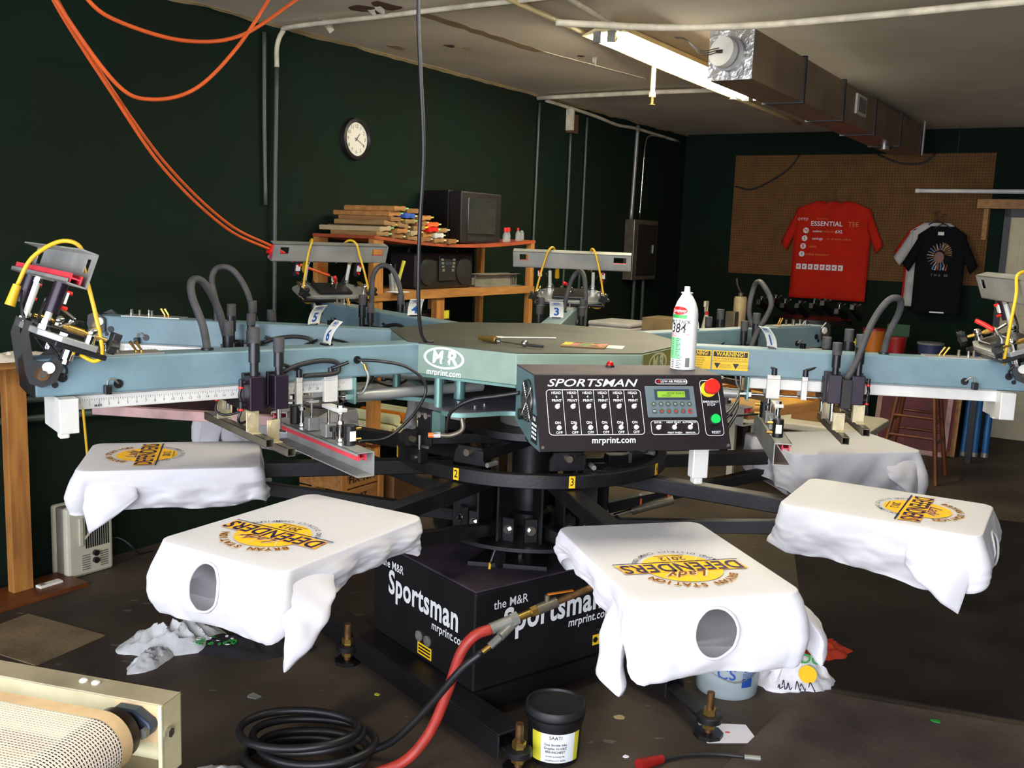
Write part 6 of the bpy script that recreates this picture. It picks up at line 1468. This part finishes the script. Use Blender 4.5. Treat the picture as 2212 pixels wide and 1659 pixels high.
    for zz, r in ((0.28, 0.017), (0.42, 0.017)):
        f = 1-0.45*zz/0.7
        for i in (0, 1, 2, 3): MB().cyl((L4[i].x*f, L4[i].y*f, zz+0.04*(i % 2)), (L4[(i+1) % 4].x*f, L4[(i+1) % 4].y*f, zz+0.04*(i % 2)), 0.010, n=10).build('rung', 'stool_wood', o, smooth=40)
    o = rthing('plastic_table', 'low white plastic table behind the back right pallet', 'table', 3.2, -0.22)
    MB().prism([(0, -0.75), (0.55, -0.75), (0.60, -0.70), (0.60, 0.25), (0.0, 0.25), (-0.05, 0.20), (-0.05, -0.70)], 0.46, 0.51).build('table_top', 'table_white', o, bevel=0.012)
    for x, y in ((0.05, -0.65), (0.5, -0.65), (0.05, 0.15), (0.5, 0.15)): MB().box(x-0.02, x+0.02, y-0.02, y+0.02, 0, 0.46).build('leg', 'table_white', o)
    o = tag(MB().box(3.3, 3.55, 0.0, 0.25, 0.51, 0.70, ROOM).build('tan_carton', 'cardboard', bevel=0.004), 'tan carton standing on the low white table', 'box')
    for i, (m, mm, lb) in enumerate((('pink_ink', 'magenta', 'front screen frame with magenta mesh leaning by the stool'), ('lumber_h', 'tub_red', 'rear wooden screen frame leaning behind the magenta one'))):
        o = rthing('leaning_screen', lb, 'screen frame', 5.30+0.09*i, 0.10+0.05*i)
        M = Matrix.Rotation(rad(12), 4, 'Y'); hw = 0.58; hh = 0.70
        for y0, y1, z0, z1 in ((-hw, -hw+0.04, 0, hh), (-0.04, 0, 0, hh), (-hw+0.04, -0.04, 0, 0.04), (-hw+0.04, -0.04, hh-0.04, hh)): MB().box(0, 0.03, y0, y1, z0, z1, M).build('frame_bar', m, o, bevel=0.002)
        MB().box(0.012, 0.015, -hw+0.04, -0.04, 0.04, hh-0.04, M).build('mesh', mm, o)
    for i in range(3):
        o = rthing('blue_pole', '%s of three blue tubes standing by the cream door' % ('left', 'middle', 'right')[i], 'tube', 5.5+0.03*i, 0.78+0.075*i, 0, 'blue tubes by the door')
        MB().cyl((0.0, 0, 0.03), (0.28, 0.02, 0.95), 0.026, n=16).build('tube', 'blue_tube', o, smooth=40)
        MB().cyl((0.0, 0, 0.0), (0.004, 0, 0.035), 0.030, n=14).build('end_cap', 'alu_dull', o, smooth=40)
back_area()

# ------------------------------------------------------------------ left side: table leg, heater, cords
def left_side():
    o = rthing('lumber_table', 'rough lumber table at the left edge with a single visible leg', 'table', -0.72, -2.16)
    MB().box(-1.3, 0.10, -0.20, 0.05, 1.025, 1.06).build('table_top', 'lumber_h', o, bevel=0.003)
    MB().box(-0.06, 0.03, -0.045, 0.0, 0.02, 1.025).build('leg', 'lumber', o, bevel=0.002)
    MB().box(-0.03, 0.03, 0.0, 0.045, 0.02, 1.025).build('leg', 'lumber', o, bevel=0.002)
    MB().box(-1.25, -1.16, -0.045, 0.0, 0.0, 1.025).build('leg', 'lumber', o, bevel=0.002)
    MB().box(-0.28, 0.22, -0.16, 0.06, 0.0, 0.02).build('foot_plank', 'stool_wood', o, bevel=0.002)
    q = crumple('table_cloth', 'mesh_white', 0.24, 0.10, 0.03, 21); q.location = W(-0.82, -2.02, 1.06); q.rotation_euler[2] = ROT
    tag(q, 'crumpled off white cloth lying on the lumber table at left', 'cloth')
    o = rthing('space_heater', 'beige upright space heater with slotted grille on the floor', 'heater', -0.515, -2.125)
    MB().box(0.0, 0.235, 0.0, 0.045, 0.0, 0.335).build('front_shell', 'heater_beige', o, bevel=0.014)
    MB().box(0.003, 0.232, 0.045, 0.095, 0.006, 0.33).build('middle_band', 'heater_side', o, bevel=0.006)
    MB().box(0.0, 0.235, 0.095, 0.135, 0.0, 0.335).build('back_shell', 'heater_beige', o, bevel=0.014)
    for i in range(11): MB().box(0.09+0.0115*i, 0.096+0.0115*i, -0.002, 0.002, 0.13, 0.285).build('grille_slot', 'ink_black', o)
    b = MB().box(0.07, 0.225, -0.008, -0.002, 0.0, 0.008, Matrix.Translation((0.03, 0, 0.13)) @ Matrix.Rotation(rad(-40), 4, 'Y')); b.build('grille_bar', 'heater_beige', o)
    MB().box(0.055, 0.075, -0.010, 0.0, 0.15, 0.28).build('grille_post', 'heater_beige', o, bevel=0.003)
    for i in range(7):
        for x in (0.07, 0.165): MB().box(x, x+0.04, -0.002, 0.001, 0.03+0.011*i, 0.035+0.011*i).build('vent_slot', 'heater_side', o)
    for z in (0.065, 0.10): MB().cyl((0.137, -0.016, z), (0.137, 0.0, z), 0.014, n=16).build('dial_knob', 'black_plastic', o, smooth=40)
    MB().tube([(0.06, 0.07, 0.33), (0.065, 0.07, 0.36), (0.11, 0.07, 0.365), (0.17, 0.07, 0.365), (0.175, 0.07, 0.33)], 0.008).build('carry_handle', 'heater_side', o, smooth=True)
    MB().tube([(0.235, 0.1, 0.10), (0.30, 0.05, 0.12), (0.36, 0.0, 0.05), (0.42, 0.06, 0.01), (0.50, 0.05, 0.008)], 0.005).build('power_cord', 'black_plastic', o, smooth=True)
    o = thing('hanging_yellow_cord', 'yellow cord with a plug hanging down beside the beige heater', 'cord', W(-0.50, -2.02, 1.10))
    MB().tube([(0, 0, 0.0), (0.005, 0, -0.2), (0.02, 0.0, -0.45), (0.03, 0, -0.60)], 0.006).build('cord', 'yellow_cable', o, smooth=True)
    MB().cyl((0.03, 0, -0.58), (0.032, 0, -0.66), 0.013, r2=0.018).build('plug', 'yellow_cable', o, smooth=40)
    o = rthing('power_strip', 'small white plug adapter on the floor left of the heater', 'adapter', -0.62, -2.10)
    MB().box(-0.06, 0.05, -0.02, 0.02, 0, 0.03).build('adapter_body', 'tag_white', o, bevel=0.004)
    MB().box(-0.05, -0.03, -0.012, 0.012, 0.03, 0.033).build('socket', 'heater_side', o)
    # orange extension cords hung in the air near the left wall
    def cord(pts, label, r=0.0085, m='cord_orange', name='extension_cord'):
        return tag(MB().tube([W(*p) for p in pts], r, n=8, k=10).build(name, m, smooth=True), label, 'cord')
    cord([(-0.80, -1.60, 2.60), (-0.70, -1.60, 2.45), (-0.55, -1.6, 2.395), (-0.25, -1.6, 2.383), (0.05, -1.6, 2.46), (0.38, -1.6, 2.677), (0.44, -1.6, 2.72)], 'orange extension cord in the shallow upper swag at top left')
    cord([(-0.93, -1.60, 2.60), (-0.834, -1.60, 2.423), (-0.59, -1.6, 2.164), (-0.42, -1.6, 2.125), (-0.2, -1.6, 2.20), (0.02, -1.6, 2.40), (0.208, -1.6, 2.641), (0.26, -1.6, 2.72)], 'orange extension cord in the deep lower swag at top left')
    cord([(-0.92, -1.62, 2.60), (-0.82, -1.62, 2.41), (-0.58, -1.66, 2.15), (-0.25, -1.75, 1.86), (0.20, -1.88, 1.62), (0.60, -2.0, 1.515)], 'lower of two red orange cords running diagonally down to the red plug', 0.007, 'cord_orange')
    cord([(-0.90, -1.63, 2.60), (-0.80, -1.63, 2.42), (-0.55, -1.68, 2.15), (-0.20, -1.78, 1.87), (0.25, -1.92, 1.64), (0.62, -2.0, 1.53)], 'upper of two red orange cords running diagonally down to the red plug', 0.007, 'cord_orange')
    o = rthing('red_plug', 'red plug block at the end of the two diagonal orange cords', 'plug', 0.64, -2.0, 1.50)
    MB().box(-0.05, 0.05, -0.02, 0.02, -0.025, 0.025, Matrix.Rotation(rad(25), 4, 'Y')).build('plug_body', 'red_plastic', o, bevel=0.006)
    MB().tube([(0.04, 0, -0.02), (0.15, -0.1, -0.08), (0.3, -0.1, -0.12), (0.45, 0.1, -0.1), (0.55, 0.22, -0.05)], 0.007).build('lead', 'cord_orange', o, smooth=True)
    tag(MB().tube([(-0.40, -0.45, CH), (-0.41, -0.45, 2.34), (-0.40, -0.445, 2.13), (-0.385, -0.44, 1.88), (-0.392, -0.44, 1.64), (-0.392, -0.43, 1.43), (-0.385, -0.40, 1.32), (-0.372, -0.36, 1.28), (-0.35, -0.34, 1.2765)], 0.0065, n=8, k=8).build('drop_cable', 'hose_black', smooth=True), 'black cable hanging from the ceiling down to the press hub', 'cable')

def crumple(name, m, rx, ry, h, seed, n=40, rings=16, sharp=1.0):
    b = MB(); vs = [(0, 0, h)]; fs = []
    NS = lambda *a: noise.noise(Vector(a)+Vector((seed*5.7, seed*2.3, 0)))
    for j in range(1, rings+1):
        t = j/rings
        for i in range(n):
            a = 2*pi*i/n; k = 1+0.28*NS(cos(a)*1.7, sin(a)*1.7, 1)+0.10*NS(cos(a)*5, sin(a)*5, 3)
            x, y = rx*t*k*cos(a), ry*t*k*sin(a)
            rg = 1-abs(NS(x*14/max(rx, .1)*.25, y*14/max(rx, .1)*.25, 5))*2
            z = h*(1-t**2.2)*(0.45+0.55*rg*sharp)+h*0.25*NS(x*25, y*25, 9)*(1-t)
            vs.append((x, y, max(0.002+0.012*(1-t), z)))
    for i in range(n): fs.append((0, 1+i, 1+(i+1) % n))
    for j in range(rings-1):
        for i in range(n): a = 1+j*n+i; c = 1+j*n+(i+1) % n; fs.append((a, a+n, c+n, c))
    base = len(vs)
    vs += [(x, y, 0.0) for x, y, z in vs[1+(rings-1)*n:1+rings*n]]
    for i in range(n): a = 1+(rings-1)*n+i; c = 1+(rings-1)*n+(i+1) % n; fs.append((a, base+i, base+(i+1) % n, c))
    fs.append(tuple(base+i for i in range(n-1, -1, -1)))
    return b.add(vs, fs).build(name, m, smooth=55)
left_side()

# ------------------------------------------------------------------ floor things
def floor_things():
    o = tag(crumple('cleaning_rag', 'rag_grey', 0.20, 0.11, 0.10, 3), 'crumpled pale grey shop rag on the floor below the near left shirt', 'rag'); o.location = (-1.36, 0.06, 0); o.rotation_euler[2] = rad(25)
    o = tag(crumple('cleaning_rag', 'rag_grey', 0.06, 0.12, 0.05, 14), 'small pale rag end trailing from the grey shop rag', 'rag'); o.location = (-1.40, -0.10, 0.0); o.rotation_euler[2] = rad(-20)
    o = thing('discarded_shirt', 'crumpled black shirt with green and white print on the floor', 'shirt', (-1.08, 0.06, 0))
    q = crumple('cloth', 'rag_black', 0.24, 0.11, 0.05, 8); q.parent = o
    random.seed(4); p = MB()
    for i in range(26):
        x, y = -0.12+random.uniform(-.08, .08), -0.045+random.uniform(-.03, .05); r = random.uniform(.006, .013); a = random.uniform(0, 6)
        p.m(i % 3 if i % 3 < 2 else 0).ring(r*0.5, r, 0, 0.002, n=10, M=Matrix.Translation((x, y, 0.034+random.uniform(0, .006))) @ Matrix.Rotation(random.uniform(-.4, .4), 4, 'X'))
    p.build('shirt_print', ['print_green', 'ink_white'], o)
    # black ink tub with label
    o = thing('ink_bucket', 'black lidded tub with a yellow and white label on the floor', 'bucket', (0.097, -0.665, 0.0))
    R = 0.090
    MB().lathe([(R*0.86, 0.0), (R*0.9, 0.01), (R*0.97, 0.135), (R*1.04, 0.138), (R*1.04, 0.150), (R*0.99, 0.152), (R*0.99, 0.160)], n=40).build('tub_body', 'black_plastic', o, smooth=40)
    MB().lathe([(R*1.02, 0.158), (R*1.07, 0.160), (R*1.07, 0.178), (R*1.03, 0.183), (R*0.96, 0.183), (R*0.94, 0.176), (0.00002, 0.176)], n=40).build('lid', 'conduit_black', o, smooth=40)
    def lab(a0, a1, z0, z1, rr): 
        vs = []; n = 16
        for i in range(n+1):
            a = a0+(a1-a0)*i/n
            for z in (z0, z1): r = R*(0.9+0.07*(z-0.01)/0.125)+rr; vs.append((r*cos(a), r*sin(a), z))
        return vs, [(2*i, 2*i+2, 2*i+3, 2*i+1) for i in range(n)]
    A = -pi/2
    p = MB(); p.add(*lab(A-0.95, A+1.0, 0.018, 0.115, 0.0012)); p.m(1).add(*lab(A-0.95, A-0.55, 0.018, 0.115, 0.0016)); p.add(*lab(A+0.75, A+1.0, 0.018, 0.115, 0.0016)); p.m(2)
    for txt, z, s in (('SAATI', 0.103, 0.016), ('One Stroke Inks', 0.080, 0.011), ('Graphic Hi-VAC', 0.068, 0.011), ('850-INCHEST', 0.056, 0.011), ('Screen printing ink', 0.042, 0.008), ('LOUISVILLE KY 40299', 0.028, 0.007)):
        v, f = text_geo(txt, 0.008); p.add([((R*0.955+0.0022)*cos(A+x*s/R), (R*0.955+0.0022)*sin(A+x*s/R), z+y*s) for x, y in v], f)
    p.build('label', ['ink_white', 'label_yellow', 'ink_black'], o)
    # clear bucket with blue print
    o = thing('clear_bucket', 'translucent grey bucket with blue print behind the near right shirt', 'bucket', (0.76, -0.13, 0.0))
    R = 0.122
    MB().lathe([(R*0.9, 0.0), (R*0.92, 0.005), (R, 0.22), (R*1.03, 0.222), (R*1.03, 0.235), (R*0.97, 0.235), (R*0.88, 0.01), (0.00002, 0.008)], n=40).build('bucket_wall', 'bucket_clear', o, smooth=40)
    p = MB()
    def blab(a0, a1, z0, z1):
        vs = []; n = 8
        for i in range(n+1):
            a = a0+(a1-a0)*i/n
            for z in (z0, z1): r = R*(0.92+0.08*z/0.22)+0.0015; vs.append((r*cos(a), r*sin(a), z))
        return vs, [(2*i, 2*i+2, 2*i+3, 2*i+1) for i in range(n)]
    p.add(*blab(A+0.30, A+0.75, 0.11, 0.20)); p.add(*blab(A+0.25, A+0.62, 0.05, 0.085))
    for k in range(4): p.add(*blab(A+0.26, A+0.7, 0.088+0.005*k, 0.090+0.005*k))
    v, f = text_geo('CS', 0.01); p.add([((R*0.97+0.002)*cos(A-0.25+x*0.06/R), (R*0.97+0.002)*sin(A-0.25+x*0.06/R), 0.10+y*0.06) for x, y in v], f)
    p.m(1); v, f = text_geo('X', 0.02); p.add([((R*0.98+0.004)*cos(A+0.52+x*0.06/R), (R*0.98+0.004)*sin(A+0.52+x*0.06/R), 0.155+y*0.06) for x, y in v], f)
    p.build('bucket_print', ['bucket_blue', 'red_strip'], o)
    MB().tube([(-R*1.02, 0, 0.215), (-R*0.9, -0.06, 0.12), (0, -R*1.04, 0.075), (R*0.9, -0.06, 0.12), (R*1.02, 0, 0.215)], 0.002).build('bail_handle', 'alu_dull', o, smooth=True)
    # shopping bag, orange rag, papers
    o = thing('plastic_bag', 'white plastic shopping bag with printed letters on the floor', 'bag', (1.03, -0.05, 0), rad(-8))
    q = crumple('bag_film', 'bag_white', 0.155, 0.115, 0.135, 6, sharp=0.8); q.parent = o
    p = MB()
    F = Matrix.Translation((0.02, -0.085, 0.055)) @ Matrix.Rotation(rad(52), 4, 'X')
    p.cyl((0.02, 0.01, 0.0), (0.02, 0.01, 0.002), 0.033, n=24, M=F); p.m(1).text('OO', 0.05, F @ Matrix.Translation((0.03, 0.065, 0.004)), 0.02, 0.2); p.m(2)
    for k in (0, 1, 2, 4, 5, 7): p.tube([(-0.09+0.016*k, -0.05+0.012*(k % 2), 0.004), (-0.084+0.016*k, -0.038+0.009*((k*2) % 3), 0.005), (-0.082+0.018*k, -0.052, 0.004), (-0.07+0.016*k, -0.044, 0.004)], 0.0018, n=5, M=F)
    p.build('bag_print', ['print_gold', 'print_green', 'print_navy'], o)
    o = tag(crumple('orange_rag', 'rag_orange', 0.13, 0.09, 0.055, 12), 'crumpled orange red rag on the floor behind the plastic bag', 'rag'); o.location = (1.22, 0.22, 0); o.rotation_euler[2] = rad(15)
    o = thing('paper_sheet', 'white printed sheet lying on the floor by the levelling foot', 'paper', (0.69, -0.485, 0.001), rad(-3))
    MB().add([(-0.09, 0.063, 0), (0.074, 0.071, 0), (0.099, -0.051, 0), (-0.077, -0.073, 0)], [(3, 2, 1, 0)]).build('sheet', 'paper_white', o, solid=0.001)
    p = MB().box(-0.055, -0.045, -0.01, 0.03, 0.0007, 0.0012).box(-0.035, -0.03, -0.005, 0.025, 0.0007, 0.0012); p.m(1).box(-0.005, 0.01, 0.003, 0.012, 0.0007, 0.0012)
    p.build('sheet_print', ['ink_grey', 'red_plastic'], o)
    tag(MB().box(-0.22, 0.22, -0.16, 0.16, 0, 0.004, Matrix.Translation((-1.93, 0.06, 0)) @ Matrix.Rotation(rad(-25), 4, 'Z')).build('cardboard_sheet', 'cardboard_old'), 'flat worn cardboard sheet on the floor at the left edge', 'cardboard')
    vs = [(0.60, -0.75), (1.05, -0.13), (1.75, -0.36), (2.6, -0.65), (2.2, -2.2), (0.9, -2.0)]
    tag(MB().prism(vs[::-1], 0.0, 0.006).build('floor_mat', 'mat_brown'), 'large dark brown mat on the floor at lower right', 'mat')
    tag(MB().prism([(1.09, -0.09), (2.35, -0.50), (3.4, 2.2), (1.75, 2.7)], 0.0, 0.004).build('rubber_mat', 'rubber_black'), 'large black rubber mat on the floor right of the press', 'mat')
    random.seed(9)
    for i, (x, y, s, m, lb) in enumerate(((0.335, -0.40, 0.022, 'canister_beige', 'tan scrap of tape on the floor beside the black tub'), (-0.52, -0.30, 0.012, 'label_yellow', 'tiny yellow scrap on the floor left of the press base'), (0.33, -0.66, 0.012, 'paper_white', 'tiny white sliver on the floor right of the black tub'), (-0.95, -0.35, 0.03, 'ink_grey', 'grey scrap on the floor near the conveyor end'), (1.45, -0.35, 0.02, 'print_green', 'green paint chip on the brown mat'))):
        P = [(s*random.uniform(.6, 1.1)*cos(a), s*random.uniform(.4, .9)*sin(a)) for a in (0, .9, 1.8, 2.7, 3.6, 4.5, 5.4)]
        o = tag(MB().prism(P, 0, 0.003).build('floor_scrap', m), lb, 'scrap'); o.location = (x, y, 0.0065 if i in (4,) else 0)
    # hoses: valve tree in front of the base, red and black hose
    o = thing('air_valve', 'brass air valve assembly with a yellow lever in front of the base', 'valve', (-0.117, -0.75, 0.45), 0)
    d = Vector((0.306, 0.12, 0.098))
    pt = lambda t: d*t
    MB().cyl(pt(0.0), pt(0.22), 0.018, n=14).cyl(pt(0.2), pt(0.27), 0.022, n=6).build('hose_coupler', 'alu_dull', o, smooth=40)
    MB().cyl(pt(0.27), pt(0.62), 0.012, n=12).cyl(pt(0.40), pt(0.46), 0.017, n=6).cyl(pt(0.52), pt(0.58), 0.017, n=6).build('brass_nipple', 'brass', o, smooth=40)
    v = MB().cyl(pt(0.46), pt(0.66), 0.017, n=14).cyl(pt(0.56), pt(0.56)+Vector((0, 0, 0.035)), 0.008).build('valve_body', 'steel_dark', o, smooth=40)
    MB().box(0, 0.085, -0.007, 0.007, 0, 0.004, Matrix.Translation(pt(0.56)+Vector((0, 0, 0.035))) @ Matrix.Rotation(rad(-6), 4, 'Y') @ Matrix.Rotation(rad(15), 4, 'Z')).build('lever', 'tub_orange', v, bevel=0.002)
    MB().cyl(pt(0.66), pt(1.55), 0.011, n=12).build('feed_pipe', 'rust_bolt', o, smooth=40)
    MB().cyl(pt(0.24)+Vector((0, 0, -0.01)), (0.03, -0.02, -0.015), 0.014, n=12).cyl((0.03, -0.02, -0.015), (0.0, -0.035, -0.04), 0.012, n=8).build('branch_fitting', 'alu_dull', o, smooth=40)
    MB().cyl((0.0, -0.035, -0.04), (-0.022, -0.045, -0.055), 0.009).build('branch_tip', 'brass', o, smooth=40)
    tag(MB().tube([(-0.117, -0.75, 0.45), (-0.165, -0.77, 0.435), (-0.205, -0.78, 0.38), (-0.24, -0.78, 0.26), (-0.29, -0.79, 0.13), (-0.36, -0.81, 0.045), (-0.46, -0.86, 0.02), (-0.62, -1.0, 0.018), (-0.75, -1.2, 0.018)], 0.0165, n=12, k=10).build('red_hose', 'hose_red', smooth=True), 'thick red air hose curving from the brass valve down to the floor', 'hose')
    cz = 0.014; pts = [(-0.139, -0.795, 0.395), (-0.20, -0.80, 0.34), (-0.30, -0.775, 0.20), (-0.40, -0.74, 0.075), (-0.47, -0.73, 0.03)]
    cx, cy = -0.66, -0.80
    for i in range(1, 76):
        a = 0.35+i*0.42; rr = 0.92+0.16*math.sin(i*0.31)+0.02*math.sin(i*0.77); pts.append((cx+0.19*rr*cos(a), cy+0.13*rr*sin(a), cz+0.004*i*0.42+0.003*math.sin(i*0.9)))
    pts[5:6] = [(-0.50, -0.745, 0.02)]
    tag(MB().tube(pts, 0.0125, n=8, k=5).build('black_hose', 'hose_black', smooth=True), 'coiled black air hose on the floor at the bottom of the picture', 'hose')
    o = tag(crumple('grey_cloth', 'rag_grey', 0.16, 0.12, 0.05, 17), 'grey cloth at the bottom edge beside the coiled hose', 'cloth'); o.location = (-0.86, -0.92, 0); 
    o = thing('short_hose', 'short thin black air hose with a red end lying at the bottom right', 'hose', (0.42, -0.70, 0.010))
    MB().tube([(0, 0, 0), (0.10, 0.045, 0), (0.20, 0.06, 0), (0.30, 0.05, 0)], 0.006).build('hose', 'hose_black', o, smooth=True)
    MB().cyl((0.29, 0.05, 0), (0.34, 0.045, 0), 0.009).build('coupling', 'alu_dull', o, smooth=40)
    MB().cyl((0.02, 0.012, 0.004), (-0.06, -0.04, 0.008), 0.014, r2=0.02).build('handle', 'tub_red', o, smooth=40)
floor_things()

# ------------------------------------------------------------------ conveyor dryer at lower left
def dryer():
    a = rad(-15); o = thing('conveyor_dryer', 'cream conveyor dryer end with a mesh belt at lower left', 'conveyor', (-0.586, -2.125, 0.0), a)
    zt = 0.90; L = 1.6
    side = MB().box(-L, 0, -0.004, 0, zt-0.125, zt).box(-L, 0, -0.05, 0, zt-0.003, zt).build('side_rail', 'dryer_worn', o, bevel=0.001)
    MB().box(-0.004, 0.0, -0.05, 0, zt-0.125, zt-0.001).box(-0.006, 0.001, -0.054, -0.048, zt-0.125, zt).build('end_plate', 'dryer_cream', o, bevel=0.0015)
    MB().box(-L, -0.004, -0.008, -0.004, zt-0.125, zt-0.003).build('rail_liner', 'dryer_cream', o)
    MB().box(-L, -0.004, -0.05, -0.004, zt-0.125, zt-0.121).build('rail_bottom', 'dryer_worn', o)
    for x in (-0.165, -0.142): MB().lathe([(0.007, 0), (0.007, 0.002), (0.004, 0.0045), (0.00002, 0.005)], (x, -0.022, zt), n=14).build('rail_rivet', 'alu', o, smooth=40)
    MB().cyl((0.0, -0.038, zt-0.05), (0.008, -0.038, zt-0.05), 0.008, n=6).build('end_bolt', 'chrome', o)
    # roller, bearing, belt
    rx, rz, rr = -0.085, zt-0.062, 0.048; y0, y1 = -0.072, -0.95
    MB().cyl((rx, y0+0.026, rz), (rx, y1, rz), rr-0.006, n=32).build('roller', 'roller_dark', o, smooth=40)
    MB().cyl((rx, -0.008, rz), (rx, y0+0.03, rz), 0.012, n=14).build('roller_shaft', 'steel_dark', o, smooth=40)
    q = MB().prism([(-0.03, -0.016), (-0.018, -0.026), (0.018, -0.026), (0.045, -0.012), (0.05, 0.0), (0.045, 0.010), (0.018, 0.026), (-0.018, 0.026), (-0.03, 0.016)], 0.008, 0.030, Matrix(((1, 0, 0, rx), (0, 0, -1, 0), (0, 1, 0, rz+0.005), (0, 0, 0, 1))))
    q.build('bearing', 'cast_blue', o, bevel=0.004)
    MB().cyl((rx+0.040, -0.030, rz), (rx+0.040, -0.040, rz), 0.009, n=6).build('bearing_bolt', 'alu_dull', o)
    MB().box(rx-0.03, -0.01, -0.009, -0.0075, rz-0.03, rz+0.035).build('adjust_slot', 'belt_tan', o)
    # belt section (wrap): path from far left on top, round the roller, back below
    path = [(-L, rz+rr)]
    path += [(-L+(rx+L)*i/20, rz+rr) for i in range(1, 20)]
    path += [(rx+rr*sin(t*pi/18), rz+rr*cos(t*pi/18)) for t in range(19)]
    path += [(rx-(rx+L)*i/6*0.5, rz-rr) for i in range(1, 7)]
    s = [0]
    for p, q in zip(path[:-1], path[1:]): s.append(s[-1]+math.hypot(q[0]-p[0], q[1]-p[1]))
    def strip(name, ya, yb, m, dr=0.0, par=o):
        me = bpy.data.meshes.new(name); vs = []; fs = []; uv = []
        for (x, z), t in zip(path, s): vs += [(x, ya, z+dr), (x, yb, z+dr)]
        n = len(path); fs = [(2*i, 2*i+1, 2*i+3, 2*i+2) for i in range(n-1)]
        me.from_pydata(vs, [], fs); ul = me.uv_layers.new(name='belt')
        for li, lp in enumerate(me.loops):
            k = lp.vertex_index; ul.data[li].uv = (s[k//2], vs[k][1])
        me.materials.append(MATS[m]); me.polygons.foreach_set('use_smooth', [True]*len(me.polygons))
        ob = bpy.data.objects.new(name, me); COL.objects.link(ob); ob.parent = par; return ob
    strip('belt_edge', y0, y0-0.026, 'belt_tan', 0.0008)
    strip('belt_mesh', y0-0.026, y1, 'belt_net')
    MB().box(-L, L*0-0.2, y1, -0.055, 0.55, 0.60).build('under_pan', 'dryer_worn', o)
    for x in (-L+0.05, -0.30):
        MB().box(x-0.03, x+0.03, -0.05, -0.008, 0, zt-0.125).build('leg', 'dryer_worn', o)
        MB().box(x-0.03, x+0.03, y1+0.02, y1+0.06, 0, 0.60).build('leg', 'dryer_worn', o)
def belt_net():
    m = mat('belt_net', S(236, 224, 204), 0.6, var=0.05); nt = m.node_tree; N = nt.nodes; L = nt.links; b = N['Principled BSDF']
    uv = N.new('ShaderNodeUVMap'); sx = N.new('ShaderNodeSeparateXYZ'); L.new(uv.outputs[0], sx.inputs[0])
    def band(sock, pitch, frac):
        a = N.new('ShaderNodeMath'); a.operation = 'MULTIPLY'; a.inputs[1].default_value = 1/pitch; L.new(sock, a.inputs[0])
        f = N.new('ShaderNodeMath'); f.operation = 'FRACT'; L.new(a.outputs[0], f.inputs[0])
        g = N.new('ShaderNodeMath'); g.operation = 'LESS_THAN'; g.inputs[1].default_value = frac; L.new(f.outputs[0], g.inputs[0]); return g
    p = band(sx.outputs[0], 0.0062, 0.32); q = band(sx.outputs[1], 0.0058, 0.62)
    mx = N.new('ShaderNodeMath'); mx.operation = 'MAXIMUM'; L.new(p.outputs[0], mx.inputs[0]); L.new(q.outputs[0], mx.inputs[1])
    L.new(mx.outputs[0], b.inputs['Alpha'])
belt_net()
dryer()
